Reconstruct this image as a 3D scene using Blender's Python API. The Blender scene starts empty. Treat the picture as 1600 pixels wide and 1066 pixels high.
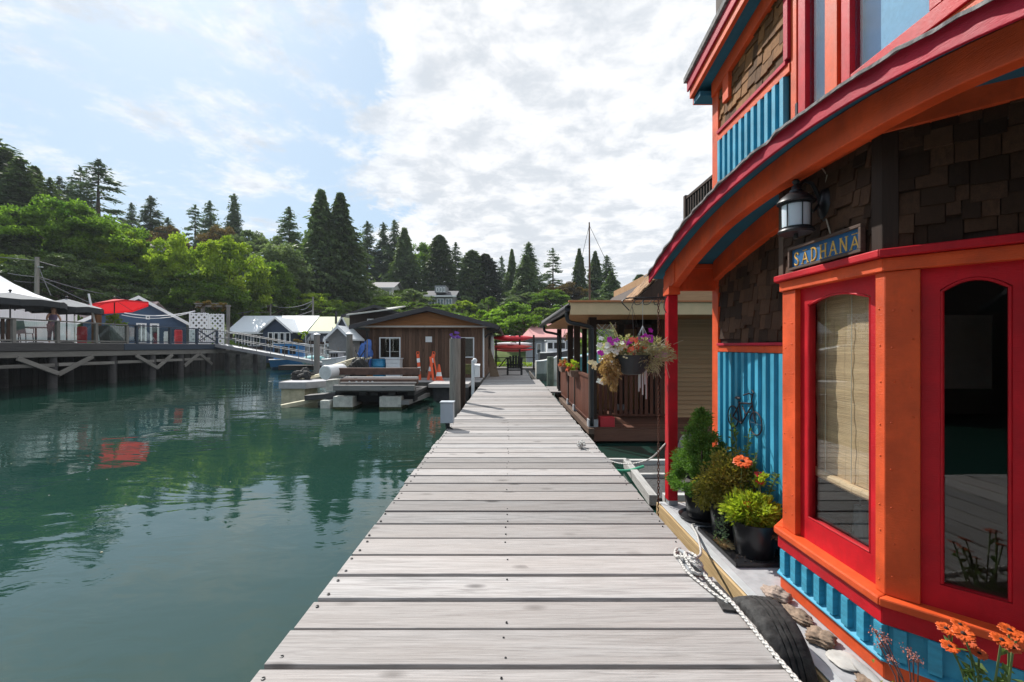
import bpy, math, random
import numpy as np
from mathutils import Vector, Matrix
R = math.radians
rnd = random.Random(7)
S = bpy.context.scene
COL = S.collection

# ------------------------------------------------------------------ camera
cd = bpy.data.cameras.new('camera'); cam = bpy.data.objects.new('camera', cd); COL.objects.link(cam)
cam.location = (0, 0, 1.5); cam.rotation_euler = (R(90), 0, 0)
cd.sensor_width = 36; cd.lens = 720/1600*36
cd.shift_x = 3/1600; cd.shift_y = 8/1600
cd.clip_start = .05; cd.clip_end = 6000
S.camera = cam
# ------------------------------------------------------------------ sky and sun
SUN = Vector((-.62, .78, 1.0)).normalized()
ELEV = math.asin(SUN.z); AZ = math.atan2(SUN.x, SUN.y)
w = bpy.data.worlds.new('World'); S.world = w; w.use_nodes = True
nt = w.node_tree; nt.nodes.clear()
def N(t, **k):
    n = nt.nodes.new(t)
    for a, b in k.items(): setattr(n, a, b)
    return n
def L(a, b): nt.links.new(a, b)
def MATH(op, a, b=None, c=None, clamp=False):
    n = N('ShaderNodeMath', operation=op); n.use_clamp = clamp
    for i, v in enumerate((a, b, c)):
        if v is None: continue
        if isinstance(v, (int, float)): n.inputs[i].default_value = v
        else: L(v, n.inputs[i])
    return n.outputs[0]
out = N('ShaderNodeOutputWorld'); bg = N('ShaderNodeBackground'); bg.inputs[1].default_value = .1
sky = N('ShaderNodeTexSky', sky_type='NISHITA'); sky.sun_disc = False
sky.sun_elevation = ELEV; sky.sun_rotation = AZ; sky.dust_density = 1.2; sky.air_density = 1.0; sky.ozone_density = 1.0
tc = N('ShaderNodeTexCoord'); sx = N('ShaderNodeSeparateXYZ'); L(tc.outputs['Generated'], sx.inputs[0])
zz = MATH('ADD', MATH('MAXIMUM', sx.outputs[2], 0.0), .14)
cx = N('ShaderNodeCombineXYZ'); L(MATH('DIVIDE', sx.outputs[0], zz), cx.inputs[0]); L(MATH('DIVIDE', sx.outputs[1], zz), cx.inputs[1])
def NOISE(scale, detail, rough, dist=0, off=0):
    mp = N('ShaderNodeMapping'); mp.inputs['Location'].default_value = (off, off*.7, off*.3); L(cx.outputs[0], mp.inputs[0])
    n = N('ShaderNodeTexNoise'); n.inputs['Scale'].default_value = scale; n.inputs['Detail'].default_value = detail
    n.inputs['Roughness'].default_value = rough; n.inputs['Distortion'].default_value = dist; L(mp.outputs[0], n.inputs['Vector']); return n.outputs[0]
n1 = NOISE(1.5, 12, .68, .25, 3.1); n2 = NOISE(5.0, 12, .64, .2, 8.0); n3 = NOISE(.7, 5, .55, 0, 1.7); n5 = NOISE(1.0, 12, .68, .35, 21.0)
side = MATH('MULTIPLY', MATH('ADD', MATH('ADD', sx.outputs[0], MATH('MULTIPLY', sx.outputs[1], .27)), MATH('MULTIPLY', MATH('SUBTRACT', n1, .5), .3)), 4.5)
side = MATH('MINIMUM', MATH('MAXIMUM', side, -.22), .5)
# coverage: thick bank to the right, torn wisps to the left
cov = MATH('ADD', MATH('ADD', MATH('MULTIPLY', n5, 2.4), MATH('MULTIPLY', n1, 1.6)), MATH('MULTIPLY', side, 1.25))
cov = MATH('SUBTRACT', cov, 1.70, clamp=True)
cr = N('ShaderNodeMapRange'); cr.interpolation_type = 'SMOOTHSTEP'; L(cov, cr.inputs[0]); cr.inputs[1].default_value = .0; cr.inputs[2].default_value = .36
# grey undersides
gr = N('ShaderNodeMapRange'); gr.interpolation_type = 'SMOOTHSTEP'
L(MATH('ADD', MATH('MULTIPLY', n2, .70), MATH('MULTIPLY', n3, .42)), gr.inputs[0]); gr.inputs[1].default_value = .50; gr.inputs[2].default_value = .67
cm = N('ShaderNodeMixRGB'); L(gr.outputs[0], cm.inputs[0]); cm.inputs[1].default_value = (8.7, 8.8, 9.0, 1); cm.inputs[2].default_value = (6.1, 6.5, 7.0, 1)
# thin high haze lifts the blue
hz = N('ShaderNodeMixRGB'); hz.inputs[0].default_value = .72; L(sky.outputs[0], hz.inputs[1]); hz.inputs[2].default_value = (4.7, 6.4, 8.1, 1)
thin = MATH('MULTIPLY', cr.outputs[0], MATH('ADD', .88, MATH('MULTIPLY', side, .30)))
mx = N('ShaderNodeMixRGB'); L(thin, mx.inputs[0]); L(hz.outputs[0], mx.inputs[1]); L(cm.outputs[0], mx.inputs[2])
L(mx.outputs[0], bg.inputs[0]); L(bg.outputs[0], out.inputs[0])
sd = bpy.data.lights.new('sun', 'SUN'); sd.energy = 5.0; sd.angle = R(.53); sd.color = (1, .955, .89)
so = bpy.data.objects.new('sun', sd); COL.objects.link(so); so.location = (-30, 40, 60)
so.rotation_euler = SUN.to_track_quat('Z', 'Y').to_euler()
S.view_settings.view_transform = 'Standard'; S.view_settings.look = 'None'; S.view_settings.gamma = 1
S.view_settings.use_curve_mapping = False; S.view_settings.exposure = 0.28
S.render.engine = 'CYCLES'
try:
    S.cycles.max_bounces = 7; S.cycles.transparent_max_bounces = 12; S.cycles.diffuse_bounces = 3
except Exception: pass

# ------------------------------------------------------------------ materials
MATS = {}
class NB:
    def __init__(s, name):
        s.m = bpy.data.materials.new(name); s.m.use_nodes = True; s.t = s.m.node_tree
        s.p = s.t.nodes['Principled BSDF']; s.o = s.t.nodes['Material Output']; MATS[name] = s.m
    def n(s, t, **k):
        n = s.t.nodes.new(t)
        for a, b in k.items(): setattr(n, a, b)
        return n
    def l(s, a, b): s.t.links.new(a, b)
    def math(s, op, a, b=0.0, clamp=False):
        n = s.n('ShaderNodeMath', operation=op); n.use_clamp = clamp
        for i, v in enumerate((a, b)):
            if isinstance(v, (int, float)): n.inputs[i].default_value = v
            else: s.l(v, n.inputs[i])
        return n.outputs[0]
    def coord(s, scale=(1, 1, 1), rand=True):
        tc = s.n('ShaderNodeTexCoord'); mp = s.n('ShaderNodeMapping'); mp.inputs['Scale'].default_value = scale
        s.l(tc.outputs['Object'], mp.inputs[0])
        if rand:
            oi = s.n('ShaderNodeObjectInfo'); cb = s.n('ShaderNodeCombineXYZ')
            for i, k in enumerate((37.0, 91.0, 53.0)): s.l(s.math('MULTIPLY', oi.outputs['Random'], k), cb.inputs[i])
            va = s.n('ShaderNodeVectorMath', operation='ADD'); s.l(mp.outputs[0], va.inputs[0]); s.l(cb.outputs[0], va.inputs[1]); return va.outputs[0]
        return mp.outputs[0]
    def noise(s, vec, scale, detail=4, rough=.55, dist=0):
        n = s.n('ShaderNodeTexNoise'); n.inputs['Scale'].default_value = scale; n.inputs['Detail'].default_value = detail
        n.inputs['Roughness'].default_value = rough; n.inputs['Distortion'].default_value = dist; s.l(vec, n.inputs['Vector']); return n.outputs[0]
    def ramp(s, fac, stops):
        n = s.n('ShaderNodeValToRGB'); e = n.color_ramp.elements
        while len(e) < len(stops): e.new(.5)
        for i, (p, c) in enumerate(stops): e[i].position = p; e[i].color = tuple(c)+(1,) if len(c) == 3 else c
        s.l(fac, n.inputs[0]); return n.outputs[0]
    def mix(s, f, a, b, mode='MIX'):
        n = s.n('ShaderNodeMixRGB', blend_type=mode)
        for i, v in enumerate((f, a, b)):
            if isinstance(v, (int, float)): n.inputs[i].default_value = v
            elif isinstance(v, tuple): n.inputs[i].default_value = tuple(v)+(1,) if len(v) == 3 else v
            else: s.l(v, n.inputs[i])
        return n.outputs[0]
    def bump(s, h, strength=.3, dist=.01):
        n = s.n('ShaderNodeBump'); n.inputs['Strength'].default_value = strength; n.inputs['Distance'].default_value = dist
        s.l(h, n.inputs['Height']); s.l(n.outputs[0], s.p.inputs['Normal'])
    def rnd(s, amt, col):
        oi = s.n('ShaderNodeObjectInfo'); hv = s.n('ShaderNodeHueSaturation'); s.l(col, hv.inputs['Color'])
        s.l(s.math('ADD', s.math('MULTIPLY', oi.outputs['Random'], 2*amt), 1-amt), hv.inputs['Value']); return hv.outputs[0]
def sc(c, k): return tuple(min(1, x*k) for x in c)

def paint(name, c, rough=.5, var=.26, grain=(3, 3, 40), bump=.25, worn=None, spec=.4):
    b = NB(name); v = b.coord((1, 1, 1)); n = b.noise(v, 5, 5); g = b.noise(b.coord(grain), 9, 4)
    col = b.ramp(n, [(.3, sc(c, 1-var)), (.7, sc(c, 1+var*.6))])
    dirt = b.noise(v, 1.7, 9, .7); gs = b.noise(b.coord((2.5, 2.5, 1.2)), 7, 8, .7, .3)
    col = b.mix(b.ramp(dirt, [(.50, (0, 0, 0)), (.75, (.5,)*3)]), col, sc(c, .5))
    col = b.mix(b.ramp(gs, [(.36, (.4,)*3), (.5, (0, 0, 0))]), col, sc(c, .72))
    chips = b.noise(b.coord((9, 9, 4)), 3.2, 8, .75)
    col = b.mix(b.ramp(chips, [(.705, (0, 0, 0)), (.72, (.8,)*3)]), col, (.30, .26, .22))
    if worn:
        wv = b.noise(b.coord(grain), 14, 6, .7)
        col = b.mix(b.ramp(wv, [(.66, (0, 0, 0)), (.72, (1, 1, 1))]), col, worn)
    b.l(col, b.p.inputs['Base Color']); b.p.inputs['Specular IOR Level'].default_value = spec
    b.l(b.ramp(n, [(.3, (rough-.08,)*3), (.7, (rough+.1,)*3)]), b.p.inputs['Roughness'])
    b.bump(b.math('ADD', g, b.math('MULTIPLY', n, .6)), bump, .004)
    return b.m
def wood(name, c1, c2, axis=0, rough=.75, var=.14, scale=1.0, knots=True, bump=.5, c3=None):
    b = NB(name); s = [26*scale]*3; s[axis] = 1.9*scale
    v = b.coord(tuple(s)); g = b.noise(v, 1.0, 8, .68, 1.1)
    s2 = [90*scale]*3; s2[axis] = 3*scale; f = b.noise(b.coord(tuple(s2)), 1.0, 4, .6)
    s3 = [5*scale]*3; s3[axis] = .8*scale; big = b.noise(b.coord(tuple(s3)), 1.0, 4, .5)
    col = b.ramp(g, [(.28, c1), (.5, sc(c2, .93)), (.74, c2)])
    col = b.mix(b.ramp(f, [(.35, (.55,)*3), (.6, (0, 0, 0))]), col, sc(c1, .75))
    col = b.mix(b.ramp(big, [(.4, (0, 0, 0)), (.75, (.6,)*3)]), col, c3 or sc(c1, .9))
    h = g
    if knots:
        s4 = [1, 1, 1]; k = [6*scale]*3; k[axis] = 2.6*scale
        vo = b.n('ShaderNodeTexVoronoi'); vo.inputs['Scale'].default_value = 1; b.l(b.coord(tuple(k)), vo.inputs['Vector'])
        oi = b.ramp(vo.outputs['Distance'], [(.09, (1, 1, 1)), (.24, (0, 0, 0))])
        sep = b.n('ShaderNodeSeparateColor'); b.l(vo.outputs['Color'], sep.inputs[0])
        gate = b.ramp(sep.outputs[0], [(.62, (0, 0, 0)), (.66, (1, 1, 1))])
        col = b.mix(b.mix(1.0, oi, gate, 'MULTIPLY'), col, sc(c1, .45))
    oi_ = b.n('ShaderNodeObjectInfo'); r3 = b.math('MULTIPLY', b.math('FRACT', b.math('MULTIPLY', oi_.outputs['Random'], 17.3)), .5)
    col = b.mix(r3, col, c3 or sc(c2, .8))
    b.l(b.rnd(var, col), b.p.inputs['Base Color']); b.p.inputs['Roughness'].default_value = rough
    b.p.inputs['Specular IOR Level'].default_value = .25
    b.bump(b.math('ADD', g, f), bump, .004); return b.m
def plain(name, c, rough=.5, metal=0, var=.12, scale=6, bump=.15, spec=.5, rand=.0):
    b = NB(name); v = b.coord(); n = b.noise(v, scale, 6, .6)
    col = b.ramp(n, [(.3, sc(c, 1-var)), (.7, sc(c, 1+var))])
    if rand: col = b.rnd(rand, col)
    b.l(col, b.p.inputs['Base Color']); b.p.inputs['Metallic'].default_value = metal
    b.p.inputs['Roughness'].default_value = rough; b.p.inputs['Specular IOR Level'].default_value = spec
    b.bump(n, bump, .006); return b.m
def leafm(name, c1, c2, rand=.18, trans=.4, scale=.35, c3=None):
    b = NB(name); v = b.coord(); n = b.noise(v, scale, 4, .6); f = b.noise(v, scale*9, 2)
    col = b.ramp(n, [(.3, c1), (.68, c2)] + ([(.85, c3)] if c3 else []))
    col = b.mix(b.ramp(f, [(.3, (.6,)*3), (.6, (0, 0, 0))]), col, sc(c1, .7)); col = b.rnd(rand, col)
    b.l(col, b.p.inputs['Base Color']); b.p.inputs['Roughness'].default_value = .6; b.p.inputs['Specular IOR Level'].default_value = .25
    tr = b.n('ShaderNodeBsdfTranslucent'); b.l(b.mix(.35, b.mix(1.0, col, (1.5, 1.7, .6), 'MULTIPLY'), col), tr.inputs[0])
    ms = b.n('ShaderNodeMixShader'); ms.inputs[0].default_value = trans
    b.l(b.p.outputs[0], ms.inputs[1]); b.l(tr.outputs[0], ms.inputs[2]); b.l(ms.outputs[0], b.o.inputs[0]); return b.m
def glass(name, tint=(.93, .96, .95), boost=1.3, bump=0):
    b = NB(name); t = b.n('ShaderNodeBsdfTransparent'); t.inputs[0].default_value = tint+(1,)
    g = b.n('ShaderNodeBsdfGlossy'); g.inputs['Roughness'].default_value = .0
    ge = b.n('ShaderNodeNewGeometry'); dp = b.n('ShaderNodeVectorMath', operation='DOT_PRODUCT'); b.l(ge.outputs['Incoming'], dp.inputs[0]); b.l(ge.outputs['Normal'], dp.inputs[1])
    ca = b.math('ABSOLUTE', dp.outputs['Value']); sch = b.math('ADD', b.math('MULTIPLY', b.math('POWER', b.math('SUBTRACT', 1.0, ca, clamp=True), 5.0), .96), .045)
    if bump:
        bn = b.n('ShaderNodeBump'); bn.inputs['Strength'].default_value = bump; bn.inputs['Distance'].default_value = .01
        b.l(b.noise(b.coord(rand=False), 2.5, 2), bn.inputs['Height']); b.l(bn.outputs[0], g.inputs['Normal'])
    ms = b.n('ShaderNodeMixShader'); b.l(b.math('MULTIPLY', sch, boost, clamp=True), ms.inputs[0])
    b.l(t.outputs[0], ms.inputs[1]); b.l(g.outputs[0], ms.inputs[2]); b.l(ms.outputs[0], b.o.inputs[0]); return b.m

OR = paint('orange_paint', (.70, .092, .022), .5, bump=.6, spec=.25)
RD = paint('red_paint', (.52, .007, .016), .45, bump=.5, spec=.25)
FR = paint('fascia_crimson', (.46, .016, .042), .5, bump=.5, spec=.2)
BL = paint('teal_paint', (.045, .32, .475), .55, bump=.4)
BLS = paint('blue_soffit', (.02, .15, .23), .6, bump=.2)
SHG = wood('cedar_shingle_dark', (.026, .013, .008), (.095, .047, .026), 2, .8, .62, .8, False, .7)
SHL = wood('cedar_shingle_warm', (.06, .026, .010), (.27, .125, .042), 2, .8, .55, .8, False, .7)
DKW = wood('dark_brown_wood', (.02, .012, .009), (.055, .030, .020), 2, .7, .25, 1, False)
DOCK = wood('weathered_dock_wood', (.16, .153, .152), (.42, .408, .404), 0, .78, .28, 1.0, True, 1.0, (.33, .295, .275))
DOCKY = wood('weathered_wood_long', (.26, .245, .235), (.46, .44, .42), 1, .8, .15, 1.0, True, .6)
DOCKZ = wood('weathered_post_wood', (.13, .115, .10), (.30, .27, .24), 2, .85, .15, 1.0, False, .9)
FASC = wood('pale_timber', (.42, .27, .12), (.66, .48, .26), 1, .7, .1, 1.0, True, .4)
DSH = wood('dark_joist', (.05, .045, .04), (.11, .10, .09), 1, .9, .1)
CONC = plain('deck_coating', (.36, .36, .37), .8, var=.16, scale=14, bump=.3)
BLK = plain('black_plastic', (.012, .012, .014), .32, var=.3, bump=.1)
BLKM = plain('black_metal', (.02, .021, .024), .4, .3, bump=.3)
RUB = plain('rubber', (.030, .029, .028), .78, var=.75, scale=26, bump=.8)
ROPE = None
GRYM = plain('galvanised_metal', (.42, .44, .46), .45, .6)
WHT = plain('white_paint', (.74, .75, .76), .55, var=.07)
WHP = plain('white_plastic', (.72, .74, .76), .4, var=.06)
STON = plain('driftwood_stone', (.24, .17, .12), .85, var=.5, scale=24, bump=1.0)
SHEL = plain('shell_pale', (.46, .44, .41), .6, var=.2, scale=12, bump=.5)
GL = glass('window_glass')
GLU = glass('upper_window_glass', (.8, .9, .95), 2.2, .05)
GLF = glass('far_glass', (.55, .62, .62), 2.0)
SOIL = plain('potting_soil', (.03, .02, .014), .95, var=.5, scale=40, bump=1)
b = NB('roof_shingles'); n = b.noise(b.coord(), 30, 5); b.l(b.ramp(n, [(.3, (.09, .085, .085)), (.7, (.28, .27, .27))]), b.p.inputs['Base Color']); b.p.inputs['Roughness'].default_value = .9; b.bump(n, .8, .01); ASPH = b.m
b = NB('twisted_rope'); v = b.coord((1, 1, 1), False); wv = b.n('ShaderNodeTexWave'); wv.inputs['Scale'].default_value = 22; wv.inputs['Distortion'].default_value = 1.5; wv.bands_direction = 'DIAGONAL'; b.l(v, wv.inputs['Vector'])
b.l(b.ramp(wv.outputs[0], [(.1, (.46, .44, .41)), (.6, (.62, .60, .57))]), b.p.inputs['Base Color']); b.p.inputs['Roughness'].default_value = .85; b.bump(wv.outputs[0], .8, .006); ROPE = b.m
b = NB('water'); v = b.coord((1, 1, 1), False)
b.p.inputs['Base Color'].default_value = (.004, .034, .030, 1); b.p.inputs['Roughness'].default_value = .015; b.p.inputs['IOR'].default_value = 1.48; b.p.inputs['Specular IOR Level'].default_value = .6
tcw = b.n('ShaderNodeTexCoord'); mw = b.n('ShaderNodeMapping'); mw.inputs['Rotation'].default_value = (0, 0, R(18)); mw.inputs['Scale'].default_value = (.8, 1.5, 1); b.l(tcw.outputs['Object'], mw.inputs[0])
wa = b.noise(mw.outputs[0], .55, 3, .5, .5); wb = b.noise(mw.outputs[0], 2.6, 3, .55, .6); wc = b.noise(mw.outputs[0], 9, 2, .5)
pat = b.ramp(b.noise(mw.outputs[0], .16, 3, .55), [(.38, (.12,)*3), (.62, (1, 1, 1))])
hh = b.math('ADD', b.math('MULTIPLY', wa, .9), b.math('MULTIPLY', b.math('ADD', b.math('MULTIPLY', wb, .30), b.math('MULTIPLY', wc, .040)), pat))
b.bump(hh, .5, .045); WAT = b.m
# teal body colour drifting with depth and silt
b.l(b.ramp(b.noise(mw.outputs[0], .07, 3), [(.35, (.010, .036, .025)), (.7, (.015, .052, .046))]), b.p.inputs['Base Color'])
b = NB('hillside_ground'); n = b.noise(b.coord(rand=False), .25, 6); b.l(b.ramp(n, [(.3, (.05, .08, .02)), (.55, (.12, .17, .045)), (.8, (.18, .18, .08))]), b.p.inputs['Base Color']); b.p.inputs['Roughness'].default_value = 1; b.bump(n, 1, .3); GRD = b.m
CON = leafm('conifer_needles', (.050, .088, .052), (.135, .195, .092), .25, .25)
CED = leafm('cedar_foliage', (.050, .088, .036), (.150, .210, .070), .22, .3)
DEC = leafm('broad_leaves', (.045, .10, .018), (.21, .32, .045), .2, .6)
DECY = leafm('bright_leaves', (.11, .19, .02), (.38, .46, .05), .15, .55)
DECP = leafm('pale_leaves', (.09, .14, .06), (.22, .28, .13), .2, .4)
AUT = leafm('russet_leaves', (.08, .05, .02), (.20, .14, .05), .25, .35)
BSH = leafm('bush_leaves', (.06, .105, .022), (.21, .30, .055), .3, .55, .12, (.24, .29, .08))
BARK = wood('bark', (.06, .045, .035), (.14, .11, .085), 2, .95, .2, .4, False, 1)

# ------------------------------------------------------------------ mesh builder
class MB:
    def __init__(s): s.v = []; s.f = []; s.M = None
    def add(s, vs, fs):
        k = len(s.v)
        s.v += [tuple(s.M @ Vector(p)) if s.M else tuple(p) for p in vs]; s.f += [tuple(i+k for i in f) for f in fs]; return s
    def hexa(s, p):  # 4 bottom ccw, 4 top ccw
        return s.add(p, [(3, 2, 1, 0), (4, 5, 6, 7), (0, 1, 5, 4), (1, 2, 6, 5), (2, 3, 7, 6), (3, 0, 4, 7)])
    def box(s, x0, x1, y0, y1, z0, z1):
        x0, x1 = min(x0, x1), max(x0, x1); y0, y1 = min(y0, y1), max(y0, y1); z0, z1 = min(z0, z1), max(z0, z1)
        return s.hexa([(x0, y0, z0), (x1, y0, z0), (x1, y1, z0), (x0, y1, z0), (x0, y0, z1), (x1, y0, z1), (x1, y1, z1), (x0, y1, z1)])
    def bar(s, p0, p1, a, b, up=(0, 0, 1)):   # rectangular bar, a wide, b tall
        p0 = Vector(p0); p1 = Vector(p1); d = (p1-p0).normalized(); u = Vector(up)
        if abs(d.dot(u)) > .98: u = Vector((0, 1, 0))
        x = d.cross(u).normalized()*a/2; y = x.cross(d).normalized()*b/2
        return s.hexa([p0-x-y, p0+x-y, p1+x-y, p1-x-y, p0-x+y, p0+x+y, p1+x+y, p1-x+y])
    def tube(s, pts, r, n=8, r1=None, close=False, caps=True):
        pts = [Vector(p) for p in pts]; m = len(pts); vs = []; fs = []; ref = None
        for i, p in enumerate(pts):
            if close: d = pts[(i+1) % m]-pts[i-1]
            else: d = pts[min(i+1, m-1)]-pts[max(i-1, 0)]
            d = d.normalized() if d.length > 1e-9 else Vector((0, 0, 1))
            if ref is None: ref = Vector((0, 0, 1)) if abs(d.z) < .9 else Vector((1, 0, 0))
            x = (ref-d*ref.dot(d)).normalized(); ref = x; y = d.cross(x)
            if isinstance(r, (list, tuple)): rr = r[i]
            else: rr = r if r1 is None else r+(r1-r)*i/(m-1)
            for k in range(n):
                a = 2*math.pi*k/n; vs.append(p+x*math.cos(a)*rr+y*math.sin(a)*rr)
        for i in range(m if close else m-1):
            j = (i+1) % m
            for k in range(n): fs.append((i*n+k, i*n+(k+1) % n, j*n+(k+1) % n, j*n+k))
        if caps and not close:
            fs.append(tuple(range(n-1, -1, -1))); fs.append(tuple((m-1)*n+k for k in range(n)))
        return s.add(vs, fs)
    def lathe(s, prof, c=(0, 0, 0), n=24, axis=2, squash=1):
        vs = []; fs = []
        for (r, h) in prof:
            for k in range(n):
                a = 2*math.pi*k/n; p = [r*math.cos(a), r*math.sin(a)*squash, h]
                if axis == 0: p = [h, p[0], p[1]]
                if axis == 1: p = [p[0], h, p[1]]
                vs.append((p[0]+c[0], p[1]+c[1], p[2]+c[2]))
        for i in range(len(prof)-1):
            for k in range(n): fs.append((i*n+k, i*n+(k+1) % n, (i+1)*n+(k+1) % n, (i+1)*n+k))
        fs.append(tuple(range(n-1, -1, -1))); fs.append(tuple((len(prof)-1)*n+k for k in range(n)))
        return s.add(vs, fs)
    def ball(s, c, r, n=12, m=8, jit=0, rg=None):
        vs = []; fs = []; r = (r, r, r) if isinstance(r, (int, float)) else r
        for i in range(m+1):
            t = math.pi*i/m
            for k in range(n):
                a = 2*math.pi*k/n; q = 1+(rg.uniform(-jit, jit) if jit else 0)
                vs.append((c[0]+r[0]*q*math.sin(t)*math.cos(a), c[1]+r[1]*q*math.sin(t)*math.sin(a), c[2]+r[2]*q*math.cos(t)))
        for i in range(m):
            for k in range(n): fs.append((i*n+k, (i+1)*n+k, (i+1)*n+(k+1) % n, i*n+(k+1) % n))
        return s.add(vs, fs)
    def prism(s, poly, axis, a0, a1):   # poly in the two other axes
        def P(p, h):
            if axis == 0: return (h, p[0], p[1])
            if axis == 1: return (p[0], h, p[1])
            return (p[0], p[1], h)
        n = len(poly); vs = [P(p, a0) for p in poly]+[P(p, a1) for p in poly]
        fs = [tuple(range(n-1, -1, -1)), tuple(range(n, 2*n))]+[(i, (i+1) % n, n+(i+1) % n, n+i) for i in range(n)]
        return s.add(vs, fs)
    def mesh(s, name):
        me = bpy.data.meshes.new(name); me.from_pydata([tuple(p) for p in s.v], [], s.f); me.validate(); return me

def fixn(me):
    import bmesh
    bm = bmesh.new(); bm.from_mesh(me); bmesh.ops.recalc_face_normals(bm, faces=bm.faces); bm.to_mesh(me); bm.free()
def adopt(o, p):
    if p is None: return
    o.parent = p; o.matrix_parent_inverse = p.matrix_basis.inverted()
def obj(name, mb, mat, parent=None, bev=0, smooth=False, loc=None):
    me = mb if isinstance(mb, bpy.types.Mesh) else mb.mesh(name)
    if not isinstance(mb, bpy.types.Mesh): fixn(me)
    if not me.materials: me.materials.append(mat)
    if smooth:
        for p in me.polygons: p.use_smooth = True
    o = bpy.data.objects.new(name, me); COL.objects.link(o)
    if loc: o.location = loc
    adopt(o, parent)
    if bev:
        m = o.modifiers.new('bevel', 'BEVEL'); m.width = bev; m.segments = 2; m.limit_method = 'ANGLE'; m.angle_limit = R(40)
    return o
def autosmooth(o):
    for p in o.data.polygons: p.use_smooth = True
    try: o.data.set_sharp_from_angle(angle=R(35))
    except Exception: pass
    return o
def tag(o, label, cat, group=None):
    o['label'] = label; o['category'] = cat
    if group: o['group'] = group
    return o
def thing(name, label, cat, loc=(0, 0, 0), group=None):
    o = bpy.data.objects.new(name, None); COL.objects.link(o); o.location = loc; o.empty_display_size = .2
    return tag(o, label, cat, group)
def struct(o): o['kind'] = 'structure'; return o
def stuff(o): o['kind'] = 'stuff'; return o
def copy_tree(o, parent=None):
    c = o.copy(); COL.objects.link(c)
    if parent: c.parent = parent
    for ch in o.children: copy_tree(ch, c)
    return c
def dup(o, loc, label=None, rz=None, s=None):
    c = copy_tree(o); c.location = loc
    if label: c['label'] = label
    if rz is not None: c.rotation_euler = (0, 0, rz)
    if s: c.scale = (s, s, s) if isinstance(s, (int, float)) else s
    return c
F = 720.0
def XW(px, Y): return (px-797)/F*Y
def ZW(py, Y): return 1.5-(py-541)/F*Y
def interp(tab, y):
    if y <= tab[0][0]: return tab[0][1]
    for (a, za), (b_, zb) in zip(tab, tab[1:]):
        if y <= b_:
            t = (y-a)/(b_-a); return za+(zb-za)*t
    return tab[-1][1]
# ================================================================== terrain, water
def sm(t): t = min(1, max(0, t)); return t*t*(3-2*t)
def hnoise(x, y): return math.sin(x*.13+1.3)*math.cos(y*.11)+.5*math.sin(x*.31+y*.23)
def terr(x, y):
    d = max(y-47, -x-25.5)
    if d < -3: return -3.0
    h = -3+4.3*sm((d+3)/6)
    pl_ = 7.4+3.2*sm((-10-x)/18)+6.5*sm((-x-45)/35)-1.5*sm((x-5)/30)
    h += (pl_*sm((d-3)/38)+hnoise(x, y)*.5*sm((d-6)/20))
    h += 2*sm((d-120)/300)
    return h
def axis_pts(lo, hi, far, n, m):
    a = [lo+(hi-lo)*i/n for i in range(n+1)]
    left = [lo-(far)*((i/m)**2.2) for i in range(m, 0, -1)]; right = [hi+far*((i/m)**2.2) for i in range(1, m+1)]
    return left+a+right
xs = axis_pts(-130, 110, 2800, 100, 14); ys = axis_pts(-20, 190, 2800, 90, 14)
mb = MB(); nx = len(xs)
for y in ys:
    for x in xs: mb.v.append((x, y, terr(x, y)))
for j in range(len(ys)-1):
    for i in range(nx-1): mb.f.append((j*nx+i, j*nx+i+1, (j+1)*nx+i+1, (j+1)*nx+i))
struct(obj('ground', mb, GRD, smooth=True))
mb = MB(); mb.add([(-3000, -3000, -.5), (3000, -3000, -.5), (3000, 60, -.5), (-3000, 60, -.5)], [(0, 1, 2, 3)])
struct(obj('water', mb, WAT))

# ================================================================== dock
dock = bpy.data.objects.new('dock', None); COL.objects.link(dock); struct(dock)
pv = []
for k in range(4):
    m = MB(); wdt = .264-.004*k; j = [rnd.uniform(-.012, .012) for _ in range(2)]
    m.box(-1.148+j[0], 1.314+j[1], 0, wdt, -.042, 0); me = m.mesh('plank'); me.materials.append(DOCK); fixn(me); pv.append(me)
nl = MB()
for i in range(-18, 65):
    Y = 2.156+.29*i+rnd.uniform(-.003, .003)
    if Y > 20.6: break
    o = obj('plank', pv[rnd.randrange(4)], DOCK, dock, bev=.004)
    o.location = (rnd.uniform(-.012, .012), Y+.011, rnd.uniform(-.003, .003)); o.rotation_euler = (0, 0, rnd.uniform(-.0012, .0012))
    if 1.2 < Y < 9:
        for X in (-1.105, -.03, 1.268):
            for dy in (.055, .215):
                cx_, cy_ = X+rnd.uniform(-.012, .012), Y+dy+rnd.uniform(-.012, .012)
                if rnd.random() < (.12 if X < -1 else .45): continue
                q_ = 1 if X < -1 else .62
                nl.lathe([(.0095*q_, -.004), (.0095*q_, .0045), (.006*q_, .005), (.005*q_, .002)], (cx_, cy_, .001), 10)
for i in range(30):      # far end, narrower
    Y = 20.75+.29*i
    o = obj('plank', pv[i % 4], DOCK, dock); o.scale = (.86, 1, 1); o.location = (-.16, Y, rnd.uniform(-.003, .003))
for i in range(7):
    o = obj('plank', pv[i % 4], DOCK, dock); o.scale = (.40, 1, 1); o.location = (1.80, 15.2+.29*i, -.006)
stuff(obj('nails', nl, BLKM, dock))
jb = MB()
for X in (-1.10, -.4, .35, 1.22): jb.box(X-.04, X+.04, -3, 29, -.25, -.046)
for i in range(8): jb.box(-1.05, 1.2, -2+i*4, .2-2+i*4, -.40, -.255)
obj('joist', jb, DSH, dock)
fl = MB()
for i in range(8): fl.box(-1.0, 1.15, -2.6+i*4, -.5+i*4, -.8, -.41)
obj('float', fl, DSH, dock)

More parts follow.
